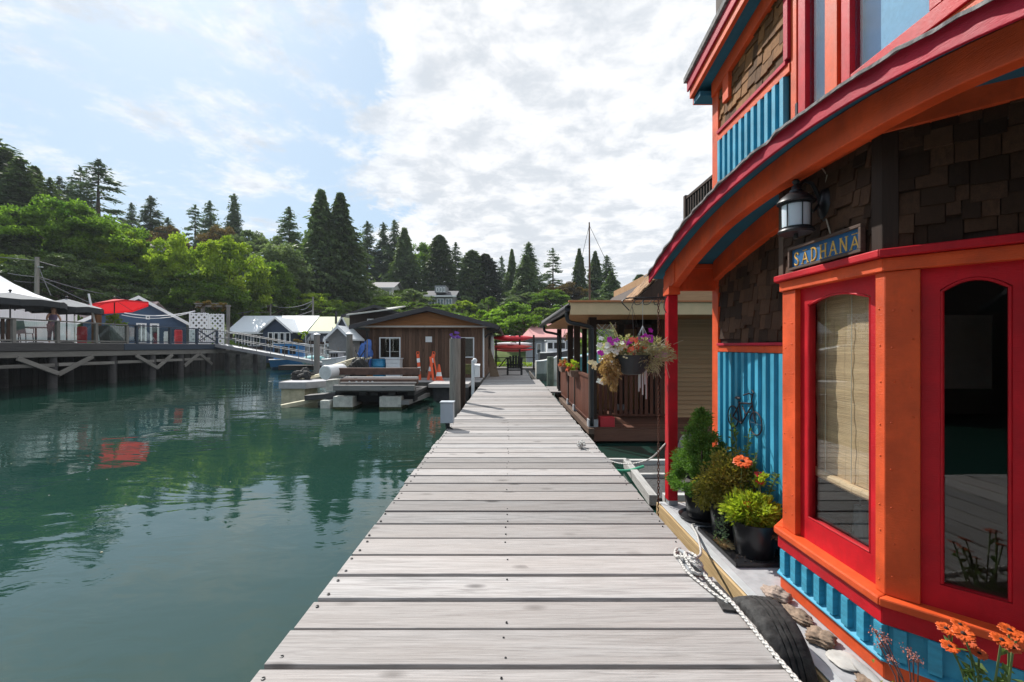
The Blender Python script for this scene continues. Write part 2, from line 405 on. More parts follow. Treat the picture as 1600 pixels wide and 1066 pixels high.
# ================================================================== the painted floating house
XWALL = 2.15
H = thing('floating_house', 'orange, crimson and teal floating house with arched porch roof and bay window', 'house', (2.15, 2.3, -.15))
T45 = .41421
class Face:
    def __init__(s, P, Q):
        s.P = Vector((P[0], P[1], 0)); d = Vector((Q[0]-P[0], Q[1]-P[1], 0)); s.L = d.length; s.d = d/s.L
        s.n = Vector((s.d.y, -s.d.x, 0))
        s.ang = math.atan2(s.d.y, s.d.x)
    def p(s, u, w, z): q = s.P+s.d*u+s.n*w; return (q.x, q.y, z)
FA = Face((1.865, 3.155), (1.865, 2.293)); FA.n = Vector((-1, 0, 0))
FB = Face((1.865, 2.293), (2.40, 1.758)); FB.n = Vector((-.7071, -.7071, 0))
FC = Face((2.15, 3.44), (1.865, 3.155)); FC.n = Vector((-.7071, .7071, 0))
FW = Face((XWALL, 4.83), (XWALL, 3.44)); FW.n = Vector((-1, 0, 0))
FU = Face((XWALL, 4.83), (XWALL, 1.2)); FU.n = Vector((-1, 0, 0))
def fbox(mb, F_, u0, u1, w0, w1, z0, z1, m0=0, m1=0):
    def q(u, w, z, m): return F_.p(u+m*w*T45, w, z)
    ps = [q(u0, w0, z0, -m0), q(u1, w0, z0, m1), q(u1, w1, z0, m1), q(u0, w1, z0, -m0)]
    return mb.hexa(ps+[(a, b_, z1) for a, b_, _ in ps])
bay = obj('bay', (lambda m: [fbox(m, f, 0, f.L, -.10, -.045, -.15, .255, 1, 1) for f in (FC, FA, FB)] and m)(MB()), BL, H)
def bayrun(name, mat, w0, w1, z0, z1, bev=.004, faces=None):
    for f in (faces or (FC, FA, FB)):
        m = MB(); fbox(m, f, 0, f.L, w0, w1, z0, z1, 1, 1); obj(name, m, mat, bay, bev)
bayrun('skirt_board', OR, -.043, .012, -.149, -.058)
bayrun('lower_panel', BL, -.043, .0, -.056, .124, 0)
m_ = MB()
for f in (FC, FA, FB):      # sloped ledge over the skirt
    a = [f.p(-.0, .001, -.056), f.p(f.L, .001, -.056), f.p(f.L+.03*T45, .03, -.057), f.p(-.03*T45, .03, -.057)]
    t = [f.p(-.0, .001, -.030), f.p(f.L, .001, -.030), f.p(f.L+.03*T45, .03, -.050), f.p(-.03*T45, .03, -.050)]
    m_.hexa(a+t)
obj('drip_ledge', m_, BL, bay)
bm_ = MB(); bm_.box(-.03, .03, -.001, .021, 0, 1); bme = bm_.mesh('batten'); bme.materials.append(BL); fixn(bme)
def batten(parent, f, u, z0, z1, wd=.05, base=.0):
    o = obj('batten', bme, BL, parent); q = f.p(u, base+.001, z0); th = math.atan2(f.n.x, -f.n.y) if False else 0
    # local x along the face, local +y outward
    M = Matrix(((f.d.x, f.n.x, 0, q[0]), (f.d.y, f.n.y, 0, q[1]), (0, 0, 1, q[2]), (0, 0, 0, 1)))
    o.matrix_basis = M @ Matrix.Diagonal((wd/.06, 1.45, z1-z0, 1)); return o
for i in range(8): batten(bay, FA, .05+.115*i, -.030, .124)
for i in range(6): batten(bay, FB, .06+.125*i, -.030, .124)
bayrun('red_band', RD, -.043, .026, .126, .217)
bayrun('sill', OR, -.12, .05, .219, .262, .008)
bayrun('header', OR, -.08, .018, 1.872, 1.936)
bayrun('drip_trim', RD, -.08, .05, 1.938, 1.978, .006)
for f, u0, u1, a, c in ((FA, 0, .14, 1, 0), (FA, .802, .862, 0, 1), (FB, 0, .132, 1, 0), (FB, .49, .757, 0, 0), (FC, 0, .403, 0, 1)):
    m = MB(); fbox(m, f, u0, u1, -.08, .0, .264, 1.870, a, c); obj('corner_post', m, OR, bay, .003)
m = MB(); rn_ = random.Random(44)
for f, u in ((FB, .03), (FB, .105), (FA, .83), (FA, .03), (FA, .11)):
    z = .36
    while z < 1.84:
        c_ = f.p(u+rn_.uniform(-.008, .008), -.001, z+rn_.uniform(-.04, .04)); m.ball(c_, .0055, 8, 5); z += .19
stuff(obj('nail_heads', m, OR, bay))
def arched_window(f, u0, u1, g0, g1, zb, gz, sp, pk, w, parent):
    zt = 1.872; m = MB()
    fbox(m, f, u0, g0, w-.05, w, zb, zt); fbox(m, f, g1, u1, w-.05, w, zb, zt)
    fbox(m, f, g0, g1, w-.05, w, zb, gz)
    n = 14
    def arc(t): return sp+(pk-sp)*(1-(2*t-1)**2)
    for i in range(n):
        a, b_ = i/n, (i+1)/n; ua = g0+(g1-g0)*a; ub = g0+(g1-g0)*b_
        ps = [f.p(ua, w-.05, arc(a)), f.p(ub, w-.05, arc(b_)), f.p(ub, w, arc(b_)), f.p(ua, w, arc(a))]
        m.hexa(ps+[(p[0], p[1], zt) for p in ps])
    win = obj('window', m, RD, parent)
    bd = MB(); d = .014
    bd.tube([f.p(g0+d/2, w-.004, gz+d/2)]+[f.p(g0+d/2+(g1-g0-d)*i/10, w-.004, arc(i/10)-d/2) for i in range(11)]+[f.p(g1-d/2, w-.004, gz+d/2)], .008, 6, close=True)
    obj('glazing_bead', bd, RD, win)
    g = MB(); fbox(g, f, g0-.01, g1+.01, w-.034, w-.028, gz-.01, pk+.02); obj('pane', g, GL, win)
    return win
arched_window(FA, .14, .802, .212, .728, .262, .406, 1.765, 1.812, -.035, H)
arched_window(FB, .132, .49, .200, .432, .262, .375, 1.765, 1.815, -.03, H)
# ---- inside the bay
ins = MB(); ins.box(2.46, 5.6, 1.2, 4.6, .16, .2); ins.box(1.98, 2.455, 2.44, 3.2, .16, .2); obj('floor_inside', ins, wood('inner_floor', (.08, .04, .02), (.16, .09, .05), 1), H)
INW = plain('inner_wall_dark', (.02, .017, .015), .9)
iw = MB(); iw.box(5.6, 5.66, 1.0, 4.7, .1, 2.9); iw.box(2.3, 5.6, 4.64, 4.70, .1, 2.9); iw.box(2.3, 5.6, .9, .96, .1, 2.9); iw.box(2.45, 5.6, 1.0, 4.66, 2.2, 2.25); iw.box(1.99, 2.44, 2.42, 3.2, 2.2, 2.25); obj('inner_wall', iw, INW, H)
BAM = NB('bamboo_blind'); v = BAM.coord((3, 3, 260), False); g = BAM.noise(v, 1, 3, .6); v2 = BAM.coord((1, 60, 1.2), False); g2 = BAM.noise(v2, 1, 2); st = BAM.noise(BAM.coord((1, 2, 16), False), 1, 3)
c = BAM.ramp(g, [(.3, (.36, .22, .12)), (.6, (.80, .52, .30))]); c = BAM.mix(BAM.ramp(g2, [(.62, (0, 0, 0)), (.66, (.5,)*3)]), c, (.16, .09, .05)); c = BAM.mix(.35, c, BAM.ramp(st, [(.35, (.42, .27, .16)), (.65, (.88, .62, .40))]))
BAM.l(c, BAM.p.inputs['Base Color']); BAM.p.inputs['Roughness'].default_value = .6; BAM.bump(g, .6, .006); BAMB = BAM.m
bl = thing('bamboo_blind', 'woven bamboo roller blind hanging inside the sunlit bay window', 'blind', (1.99, 2.6, 1.86))
m = MB(); n = 150
for i in range(n):
    z = .70+(1.84-.70)*i/n; dx = .0015*math.sin(i*.35)+.004*math.sin(i*.06)
    m.box(1.995+dx, 2.001+dx, 2.37, 3.00, z, z+.0068)
stuff(obj('slats', m, BAMB, bl))
m = MB(); m.tube([(1.99, 2.36, .67), (1.985, 2.65, .672), (1.99, 3.01, .69)], .028, 10); obj('bottom_roll', m, BAMB, bl)
m = MB()
for y in (2.46, 2.68, 2.90): m.tube([(1.988, y, 1.84), (1.984, y, .66)], .0025, 5)
obj('cord', m, plain('cotton_cord', (.6, .55, .45)), bl)
m = MB(); m.box(3.05, 3.40, 3.25, 3.29, 1.20, 1.72); m.box(2.86, 3.05, 3.25, 3.29, 1.20, 1.30); tag(obj('l_shaped_panel', m, plain('pale_board', (.8, .78, .75))), 'pale L-shaped panel set in the dark room behind the glass', 'board')  # pale L-shaped panel set back behind the right pane
m = MB(); m.tube([(2.28, 3.0, .2), (2.28, 3.0, .46)], .05, 10, .035); m.tube([(2.28, 3.0, .46), (2.2, 2.9, .56), (2.12, 2.75, .60)], .006, 6); obj_ = tag(obj('glass_vase', m, plain('pale_glassware', (.35, .4, .4), .1)), 'small pale vase with a bare twig on the sill behind the bay window', 'vase')
m = MB(); m.lathe([(.16, .2), (.17, .55), (.15, .62), (.04, .66)], (2.72, 2.22, 0), 18); autosmooth(tag(obj('yellow_cushion', m, plain('yellow_fabric', (.42, .38, .10), .9)), 'round yellow cushion seen through the right bay window pane', 'cushion'))

# ---- walls beside and above the bay
wall = MB(); wall.box(XWALL+.003, XWALL+.12, 3.44, 4.82, -.15, 2.62); wall.box(XWALL+.003, XWALL+.12, 3.39, 4.82, 2.62, 5.3)
wall.box(2.40, 2.52, -1.2, 1.757, -.15, 5.3); wall.box(2.40, 2.52, 1.757, 1.9, 2.7, 5.3)
wl = obj('wall', wall, DKW, H)
m = MB(); m.box(XWALL-.012, XWALL+.002, 3.44, 4.70, -.148, 1.442); lp = obj('lower_panel', m, BL, H)
u = .14
for i in range(11): batten(lp, FW, .20+.118*i-.02, -.148, 1.438, .05, .012)
m = MB(); m.box(XWALL-.028, XWALL+.001, 3.40, 4.70, 1.444, 1.503); obj('trim_board', m, OR, H, .003)
m = MB(); m.box(XWALL-.045, XWALL+.001, 3.40, 4.70, 1.505, 1.530); obj('trim_cap', m, FR, H, .003)
m = MB(); m.box(XWALL-.03, XWALL+.14, 4.70, 4.835, -.149, 2.30); obj('corner_post', m, OR, H, .004)
m = MB(); m.box(XWALL+.13, 6.2, 4.72, 4.82, -.15, 5.3); m.box(6.1, 6.2, -1.2, 4.72, -.15, 5.3); m.box(2.52, 6.1, -1.2, -1.1, -.15, 5.3); obj('end_wall', m, BL, H)
# sheathing above the bay + dark corner boards
m = MB()
for f in (FC, FA, FB): fbox(m, f, 0, f.L, -.08, -.004, 1.980, 2.62, 1, 1)
up = obj('bay_upper_wall', m, DKW, H)
m = MB(); fbox(m, FA, .80, .862, -.003, .02, 1.98, 2.6, 0, 1); fbox(m, FB, 0, .055, -.003, .02, 1.98, 2.6, 1, 0); obj('corner_board', m, DKW, up, .003)
m = MB(); fbox(m, FA, 0, .045, -.003, .022, 1.98, 2.6, 1, 0); obj('corner_board', m, wood('brown_board', (.04, .025, .018), (.11, .07, .05), 2), up, .003)
shv = []
for k in range(5):
    m = MB(); r1, r2 = rnd.uniform(-.03, .03), rnd.uniform(-.03, .03)
    m.hexa([(0, 0, r1), (1, 0, r2), (1, 1, r2), (0, 1, r1), (0, 0, 1), (1, 0, 1), (1, .25, 1), (0, .25, 1)]); me = m.mesh('shingle'); fixn(me); shv.append(me)
shm = {}
def shingles(parent, f, u0, u1, z0, z1, ex, wmin, wmax, mat, zmax=None, zmin=None, base=.002):
    z = z0; row = 0
    while z < z1-.02:
        u = u0-rnd.uniform(0, .04)
        while u < u1:
            wd = rnd.uniform(wmin, wmax); a = max(u, u0); b_ = min(u+wd, u1)
            if b_-a > .02:
                um = (a+b_)/2; zz = z+rnd.choice((0, 0, -.028, .03, -.015))
                if (zmax is None or zz < zmax(um)) and (zmin is None or zz > zmin(um)):
                    k = rnd.randrange(5); key = (k, mat.name)
                    if key not in shm: me = shv[k].copy(); me.materials.append(mat); shm[key] = me
                    o = obj('shingle', shm[key], mat, parent)
                    q = f.p(a, base, zz); th = rnd.uniform(.012, .02)
                    M = Matrix(((f.d.x, f.n.x, 0, q[0]), (f.d.y, f.n.y, 0, q[1]), (0, 0, 1, q[2]), (0, 0, 0, 1)))
                    o.matrix_basis = M @ Matrix.Diagonal((b_-a-.004, th+.006*(row % 2), ex*1.25, 1))
            u += wd
        z += ex; row += 1
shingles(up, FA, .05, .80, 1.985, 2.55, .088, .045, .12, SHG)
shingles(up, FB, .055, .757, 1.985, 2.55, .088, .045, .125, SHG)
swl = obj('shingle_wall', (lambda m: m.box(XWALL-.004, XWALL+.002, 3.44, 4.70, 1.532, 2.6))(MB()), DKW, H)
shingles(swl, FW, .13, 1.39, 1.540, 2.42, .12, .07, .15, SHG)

# ---- arched porch roof
FZ = [(-.6, 1.85), (0, 2.08), (.5, 2.24), (.95, 2.37), (1.372, 2.485), (1.687, 2.55), (2.067, 2.602), (2.4, 2.620), (2.733, 2.622), (3.365, 2.582), (3.93, 2.504), (4.6, 2.34), (5.1, 2.188)]
BZ = [(-.6, 1.9), (.2, 2.04), (.8, 2.28), (1.435, 2.40), (1.7, 2.442), (2.0, 2.456), (2.34, 2.460), (2.69, 2.457), (3.1, 2.435), (3.52, 2.39), (4.1, 2.24), (4.61, 2.055), (4.9, 1.98)]
def smooth_tab(tab, n=40):
    ys = [tab[0][0]+(tab[-1][0]-tab[0][0])*i/n for i in range(n+1)]; vals = [interp(tab, y) for y in ys]
    for _ in range(2): vals = [vals[0]]+[(vals[i-1]+2*vals[i]+vals[i+1])/4 for i in range(1, n)]+[vals[-1]]
    return list(zip(ys, vals))
FZs = smooth_tab(FZ); BZs = smooth_tab(BZ)
def fz(y): return interp(FZs, y)
def bz(y): return interp(BZs, y)
def archstrip(mb, y0, y1, n, x0, x1, zb, zt):
    for i in range(n):
        a = y0+(y1-y0)*i/n; b_ = y0+(y1-y0)*(i+1)/n
        if i == 0: vs = []
        vs += [(x0, a, zb(a)), (x1, a, zb(a)), (x1, a, zt(a)), (x0, a, zt(a))]
    vs += [(x0, y1, zb(y1)), (x1, y1, zb(y1)), (x1, y1, zt(y1)), (x0, y1, zt(y1))]
    fs = [(0, 1, 2, 3), (4*n, 4*n+3, 4*n+2, 4*n+1)]
    for i in range(n):
        for k in range(4): fs.append((4*i+k, 4*i+4+k, 4*i+4+(k+1) % 4, 4*i+(k+1) % 4))
    mb.add(vs, fs); return mb
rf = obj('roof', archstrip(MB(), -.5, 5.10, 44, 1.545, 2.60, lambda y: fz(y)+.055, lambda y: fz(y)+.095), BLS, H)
obj('fascia', archstrip(MB(), -.5, 5.08, 44, 1.525, 1.543, fz, lambda y: fz(y)+.102), FR, rf, .003)
# ragged asphalt shingle edge
m = MB(); n = 120; ph = [rnd.uniform(-.012, .012) for _ in range(n+1)]; ph = [(ph[max(0, i-1)]+ph[i]*2+ph[min(n, i+1)])/4*1.6 for i in range(n+1)]
vs = []; fs = []
for i in range(n+1):
    y = -.55+5.70*i/n; z = fz(y)+.104; o_ = ph[i]; dz = ph[(i*7) % n]*.35
    vs += [(1.497+o_, y, z-.028+dz), (1.56, y, z+.002), (2.62, y, z+.06), (2.62, y, z+.075), (1.56, y, z+.017), (1.497+o_, y, z-.014+dz)]
for i in range(n):
    for k in range(6): fs.append((6*i+k, 6*i+6+k, 6*i+6+(k+1) % 6, 6*i+(k+1) % 6))
fs += [tuple(range(6)), tuple(6*n+k for k in range(5, -1, -1))]
m.add(vs, fs); obj('roofing', m, ASPH, rf)
# second ragged tab course
BZs = [(y*1.0375, 1.5+(z-1.5)*1.0375) for y, z in BZs]
obj('beam', archstrip(MB(), -.2, 4.93, 44, 1.655, 1.735, bz, lambda y: fz(y)+.052), OR, H, .006)
obj('inner_beam', archstrip(MB(), 3.42, 4.70, 20, 2.07, 2.146, lambda y: fz(y)-.14, lambda y: fz(y)+.052), OR, H, .004)
m = MB()
for f in (FA, FB, FC): fbox(m, f, 0, f.L, -.003, .035, 2.552, 2.66, 1, 1)
obj('bay_top_trim', m, OR, H, .004)
m = MB(); m.box(1.737, 2.15, 4.76, 4.82, 2.075, fz(4.77)+.052); obj('end_board', m, OR, H, .004)
m = MB(); m.box(1.737, 2.15, 4.735, 4.758, 2.30, 2.345); obj('end_rail', m, OR, H, .004)
m = MB(); m.box(1.625, 1.745, 4.72, 4.90, 2.03, 2.12); m.prism([(4.62, 2.14), (4.941, 2.03), (4.941, 2.24), (4.62, 2.36)], 0, 1.645, 1.6535); obj('beam_block', m, OR, H, .004)
m = MB(); m.box(1.635, 1.735, 4.76, 4.87, -.10, 2.03); obj('porch_post', m, RD, H, .008)
m = MB(); m.box(1.645, 1.74, 4.775, 4.872, -.149, -.095); obj('post_foot', m, GRYM, H, .003)
m = MB(); m.box(1.595, 1.695, -.10, .0, -.149, 2.03); obj('porch_post', m, RD, H, .008)
# gable-end infill seen under the roof end
# ---- upper storey
m = MB(); m.box(XWALL-.03, XWALL+.004, 4.70, 4.835, 2.3, 4.20); obj('upper_corner_post', m, OR, H, .004)
m = MB(); m.box(XWALL-.012, XWALL+.002, 3.56, 4.70, 2.65, 3.585); up2 = obj('upper_panel', m, BL, H)
for i in range(11): batten(up2, FU, .19+.108*i-.02, 2.66, 3.58, .048, .012)
m = MB(); m.box(XWALL-.03, XWALL+.001, 3.50, 4.70, 3.587, 3.655); obj('upper_trim', m, OR, H, .003)
m = MB(); m.box(XWALL-.045, XWALL+.001, 3.53, 4.70, 3.657, 3.69); obj('upper_cap', m, FR, H, .003)
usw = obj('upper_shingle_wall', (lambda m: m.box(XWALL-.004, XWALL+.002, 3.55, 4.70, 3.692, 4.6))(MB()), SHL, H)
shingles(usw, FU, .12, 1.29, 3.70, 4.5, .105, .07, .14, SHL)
def uframe(name, y0, y1, z0, z1, w, mat, parent=H):
    m = MB(); m.box(XWALL-w, XWALL+.05, y0, y1, z0, z1); return obj(name, m, mat, parent, .003)
uframe('window_trim', 3.50, 3.555, 3.692, 5.2, .045, FR); uframe('window_trim', 3.43, 3.498, 2.6, 5.2, .02, OR)
fr1 = uframe('upper_window', 3.305, 3.385, 2.6, 5.2, .035, RD)
m = MB(); m.box(XWALL-.001, XWALL+.005, 3.108, 3.302, 2.6, 5.2); obj('pane', m, GLU, fr1)
uframe('window_post', 2.99, 3.106, 2.6, 5.2, .03, OR)
fr2 = uframe('upper_window', 2.87, 2.945, 2.6, 5.2, .035, RD)
m = MB(); m.box(XWALL-.033, XWALL+.05, 1.90, 2.868, 3.10, 3.19); obj('rail', m, RD, fr2, .004)
m = MB(); m.box(XWALL-.033, XWALL+.05, 2.26, 2.33, 3.192, 5.2); obj('stile', m, RD, fr2, .004)
m = MB(); m.box(XWALL-.001, XWALL+.005, 2.332, 2.868, 3.192, 5.2); obj('pane', m, GLU, fr2)
uframe('window_post', 1.9, 2.258, 3.192, 5.2, .02, OR)
uframe('lower_trim', 1.9, 2.868, 2.66, 3.098, .02, OR)
m = MB(); m.box(XWALL-.032, XWALL-.02, 3.40, 3.425, 3.18, 3.30); obj('hinge', m, BLKM, fr1)
CUR = plain('sky_tinted_curtain', (.62, .78, .90), .8, var=.10, scale=40)  # pale curtain; its blue also stands in for sky reflected in the panes
m = MB(); m.box(XWALL+.04, XWALL+.06, 2.3, 2.72, 2.7, 5.2); obj('curtain', m, CUR, H)
m = MB(); m.box(XWALL+.08, XWALL+.10, 2.32, 3.38, 2.7, 5.2); obj('sky_reflection_sheet', m, plain('sky_reflection_blue', (.30, .46, .74), .8), H)  # blue sheet behind the panes, coloured as their sky reflection
# upper roof
GZ = [(5.06, 4.17), (4.6, 4.25), (3.8, 4.38), (3.0, 4.49), (2.2, 4.54), (.5, 4.50)]; GZ = GZ[::-1]
def gz(y): return interp(GZ, y)
obj('upper_fascia', archstrip(MB(), .5, 5.02, 20, 1.925, 1.945, lambda y: gz(y)+.09, lambda y: gz(y)+.20), FR, H, .003)
obj('upper_beam', archstrip(MB(), .5, 5.0, 20, 1.947, 1.985, gz, lambda y: gz(y)+.15), OR, H, .003)
obj('upper_roof', archstrip(MB(), .5, 5.05, 20, 1.90, 6.4, lambda y: gz(y)+.205, lambda y: gz(y)+.26), ASPH, H)
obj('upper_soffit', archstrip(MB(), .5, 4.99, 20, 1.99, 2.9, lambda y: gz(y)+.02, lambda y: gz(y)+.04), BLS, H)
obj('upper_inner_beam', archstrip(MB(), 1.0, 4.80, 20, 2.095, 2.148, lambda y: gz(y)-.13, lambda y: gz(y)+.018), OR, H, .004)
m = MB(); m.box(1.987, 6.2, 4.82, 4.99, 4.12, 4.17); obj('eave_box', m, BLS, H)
m = MB(); m.box(1.987, 6.2, 4.991, 5.01, 4.12, 4.30); obj('eave_board', m, OR, H)
m = MB(); m.box(2.10, 2.148, 4.44, 4.56, 3.9, 4.2); obj('bracket', m, OR, H, .004)
# balcony railing behind
bal = MB(); bal.box(2.13, 2.17, 4.86, 5.60, 3.28, 3.31); bal.box(2.13, 2.17, 4.86, 5.60, 2.98, 3.01); br = obj('balcony_rail', bal, DKW, H)
m = MB(); m.box(2.12, 2.18, 5.58, 5.64, 2.6, 3.33); m.box(2.2, 5, 5.58, 5.63, 2.98, 3.31); obj('post', m, DKW, br)
pk = MB(); pk.box(-.012, .012, -.012, .012, 3.01, 3.28); pme = pk.mesh('picket'); pme.materials.append(DKW)
for i in range(9): o = obj('picket', pme, DKW, br); o.location = (2.15, 4.94+.074*i, 0)
m = MB(); m.box(2.1, 5.0, 4.84, 5.66, 2.52, 2.60); obj('balcony_floor', m, DKW, H)
# ---- float deck of the house
m = MB(); m.box(1.58, 6.3, -1.2, 4.88, -.21, -.152); dk = obj('deck', m, CONC, H, .004)
m = MB(); m.box(1.555, 1.579, -1.2, 4.90, -.34, -.158); m.box(1.58, 6.3, 4.881, 4.905, -.34, -.158); obj('deck_fascia', m, FASC, dk, .004)
m = MB(); m.box(1.57, 1.632, -1.2, 4.87, -.151, -.143); obj('deck_edging', m, plain('galvanised_edging', (.55, .57, .58), .5, .3), dk, .003)
m = MB(); m.box(1.62, 6.2, -1.1, 4.8, -.8, -.34); obj('float', m, DSH, dk)
# ================================================================== things on the painted house
ln = thing('wall_lantern', 'black carriage lantern with frosted glass above the carved name sign', 'lantern', (1.862, 2.74, 2.30))
LX, LY, LZ = 1.700, 2.74, 2.168
m = MB(); m.lathe([(.001, 0), (.088, .0), (.098, .012), (.092, .022), (.078, .028)], (LX, LY, LZ), 24); m.tube([(LX, LY, LZ-.03), (LX, LY, LZ)], .012, 8); autosmooth(obj('base', m, BLKM, ln))
m = MB(); m.lathe([(.068, .028), (.072, .03), (.074, .175), (.070, .178)], (LX, LY, LZ), 24); fg = NB('frosted_glass'); fg.p.inputs['Base Color'].default_value = (.60, .66, .72, 1); fg.p.inputs['Roughness'].default_value = .35; fg.p.inputs['Subsurface Weight'].default_value = .1; autosmooth(obj('glass', m, fg.m, ln))
m = MB()
for k in range(6):
    a = k*math.pi/3+.4; m.tube([(LX+.076*math.cos(a), LY+.076*math.sin(a), LZ+.02), (LX+.076*math.cos(a), LY+.076*math.sin(a), LZ+.18)], .0035, 6)
m.lathe([(.079, .026), (.081, .03), (.081, .036), (.077, .038)], (LX, LY, LZ), 24); m.lathe([(.077, .168), (.081, .17), (.081, .178), (.077, .18)], (LX, LY, LZ), 24); obj('cage', m, BLKM, ln)
m = MB(); m.lathe([(.098, .178), (.104, .184), (.100, .192), (.080, .215), (.050, .238), (.036, .244), (.034, .258), (.026, .264), (.020, .285), (.012, .292), (.018, .302), (.020, .312), (.012, .322), (.002, .326)], (LX, LY, LZ), 24); autosmooth(obj('cap', m, BLKM, ln))
m = MB(); m.tube([(LX+.01, LY, LZ+.27), (LX+.05, LY, LZ+.315), (LX+.095, LY, LZ+.30), (LX+.125, LY, LZ+.24), (LX+.14, LY, LZ+.18)], .011, 8); m.tube([(LX+.14, LY, LZ+.18), (LX+.10, LY, LZ+.13), (LX+.075, LY, LZ+.17)], .008, 8); autosmooth(obj('arm', m, BLKM, ln))
m = MB(); m.lathe([(.001, -.03), (.03, -.028), (.05, -.016), (.058, 0)], (0, 0, 0), 20, 0); m.v = [(x+1.862, y*1.0+2.72, z*1.9+2.335) for x, y, z in m.v]; autosmooth(obj('back_plate', m, BLKM, ln))
m = MB(); m.tube([(1.852, 2.71, 2.43), (1.85, 2.69, 2.50), (1.845, 2.73, 2.56), (1.84, 2.76, 2.60)], .004, 6); m.tube([(1.852, 2.70, 2.25), (1.845, 2.67, 2.19), (1.85, 2.66, 2.15)], .004, 6); tag(obj('cable', m, plain('beige_cable', (.45, .38, .30))), 'beige electric cable running up from the lantern to the beam', 'cable')
# carved sign
sg = thing('name_sign', 'carved wooden sign with gold letters SĀDHANĀ on blue under the lantern', 'sign', (1.85, 2.7, 2.06))
Y0, Y1, Z0, Z1 = 3.015, 2.387, 1.990, 2.137
m = MB(); m.box(1.835, 1.842, Y1+.02, Y0-.02, Z0+.012, Z1-.012); obj('panel', m, plain('sign_blue', (.010, .10, .26), .5), sg)
m = MB(); m.box(1.815, 1.843, Y1, Y0, Z0, Z0+.016); m.box(1.815, 1.843, Y1, Y0, Z1-.016, Z1); m.box(1.8152, 1.8428, Y1, Y1+.018, Z0+.017, Z1-.017); m.box(1.8152, 1.8428, Y0-.018, Y0, Z0+.017, Z1-.017); obj('frame', m, wood('sign_frame_wood', (.05, .03, .022), (.14, .09, .07), 1), sg, .002)
GOLD = plain('gold_leaf', (.72, .42, .10), .38, .35, var=.25, scale=50)
def strokes(ch):
    se = lambda x, y, w_=.30: [((x-w_/2, y), (x+w_/2, y), .055)]
    if ch == 'S': return [[(.70, .80), (.66, .93), (.48, .99), (.30, .93), (.24, .78), (.32, .62), (.62, .42), (.72, .25), (.64, .08), (.46, .01), (.28, .06), (.22, .20)]], .15, se(.72, .84, .1)
    if ch == 'A' or ch == 'Ā':
        return [[(.14, .02), (.50, .98)], [(.50, .98), (.86, .02)], [(.28, .36), (.72, .36)]], .13, se(.14, .02)+se(.86, .02)+([((.22, 1.16), (.78, 1.16), .09)] if ch == 'Ā' else [])
    if ch == 'D': return [[(.26, .02), (.26, .98)], [(.26, .97), (.55, .95), (.78, .75), (.82, .5), (.78, .25), (.55, .05), (.26, .03)]], .15, se(.24, .02, .3)+se(.24, .98, .3)
    if ch == 'H': return [[(.22, .02), (.22, .98)], [(.78, .02), (.78, .98)], [(.22, .5), (.78, .5)]], .15, se(.22, .02)+se(.22, .98)+se(.78, .02)+se(.78, .98)
    if ch == 'N': return [[(.20, .02), (.20, .98)], [(.20, .98), (.80, .02)], [(.80, .02), (.80, .98)]], .13, se(.20, .02)+se(.22, .98, .25)+se(.80, .98)
for i, ch in enumerate('SĀDHANĀ'):
    m = MB(); cw = .074; lh = .082 if ch != 'Ā' else .070
    yl = Y0-.032-i*.0825
    st, wd, ser = strokes(ch)
    def P(p, d=0): return (1.8335-d, yl-p[0]*cw, Z0+.026+p[1]*lh)
    for pl in st:
        for a, b_ in zip(pl, pl[1:]): m.bar(P(a), P(b_), .007, wd*cw, up=(1, 0, 0)) if False else m.tube([P(a), P(b_)], wd*cw*.52, 6)
    for a, b_, t in ser: m.tube([P(a, .0005), P(b_, .0005)], .0030, 5)
    m.v = [(1.8345-(1.8345-x)*.8, y, z) for x, y, z in m.v]
    obj('letter', m, GOLD, sg)
# bicycle wall ornament
bc = thing('bicycle_ornament', 'small metal bicycle silhouette hung on the teal batten wall', 'ornament', (2.12, 4.13, .8))
DM = plain('dark_rusty_metal', (.03, .022, .025), .5, .4)
XB = 2.095
def ring(c, r, n=28): return [(XB, c[0]+r*math.cos(2*math.pi*k/n), c[1]+r*math.sin(2*math.pi*k/n)) for k in range(n)]
def wheel(y, z):
    m = MB(); m.tube(ring((y, z), .098), .006, 6, close=True)
    w_ = obj('wheel', m, DM, bc); sp = MB()
    for k in range(8): a = k*math.pi/4; sp.tube([(XB, y, z), (XB, y+.096*math.cos(a), z+.096*math.sin(a))], .0016, 4)
    obj('spoke', sp, DM, w_)
wheel(4.33, .84); wheel(3.93, .84)
m = MB(); rp = (XB, 4.33, .84); fp = (XB, 3.93, .84); bb = (XB, 4.17, .80); st = (XB, 4.22, 1.0); hd = (XB, 4.0, 1.03)
for a, b_ in ((rp, bb), (bb, st), (rp, (XB, 4.21, .97)), ((XB, 4.215, .98), (XB, 4.01, 1.0)), (bb, (XB, 4.0, .98)), (hd, fp)): m.tube([a, b_], .007, 6)
m.tube([(XB, 4.16, .96), (XB-.01, 4.08, .90), (XB-.01, 4.0, .93)], .006, 6); obj('frame', m, DM, bc)
m = MB(); m.tube([hd, (XB, 3.98, 1.08)], .006, 6); m.tube([(XB-.05, 4.04, 1.07), (XB-.03, 3.99, 1.09), (XB, 3.98, 1.08), (XB, 3.96, 1.10), (XB, 3.99, 1.12)], .006, 6); obj('handlebar', m, DM, bc)
m = MB(); m.ball((XB-.005, 4.23, 1.025), (.018, .05, .014), 10, 6); obj('saddle', m, DM, bc)

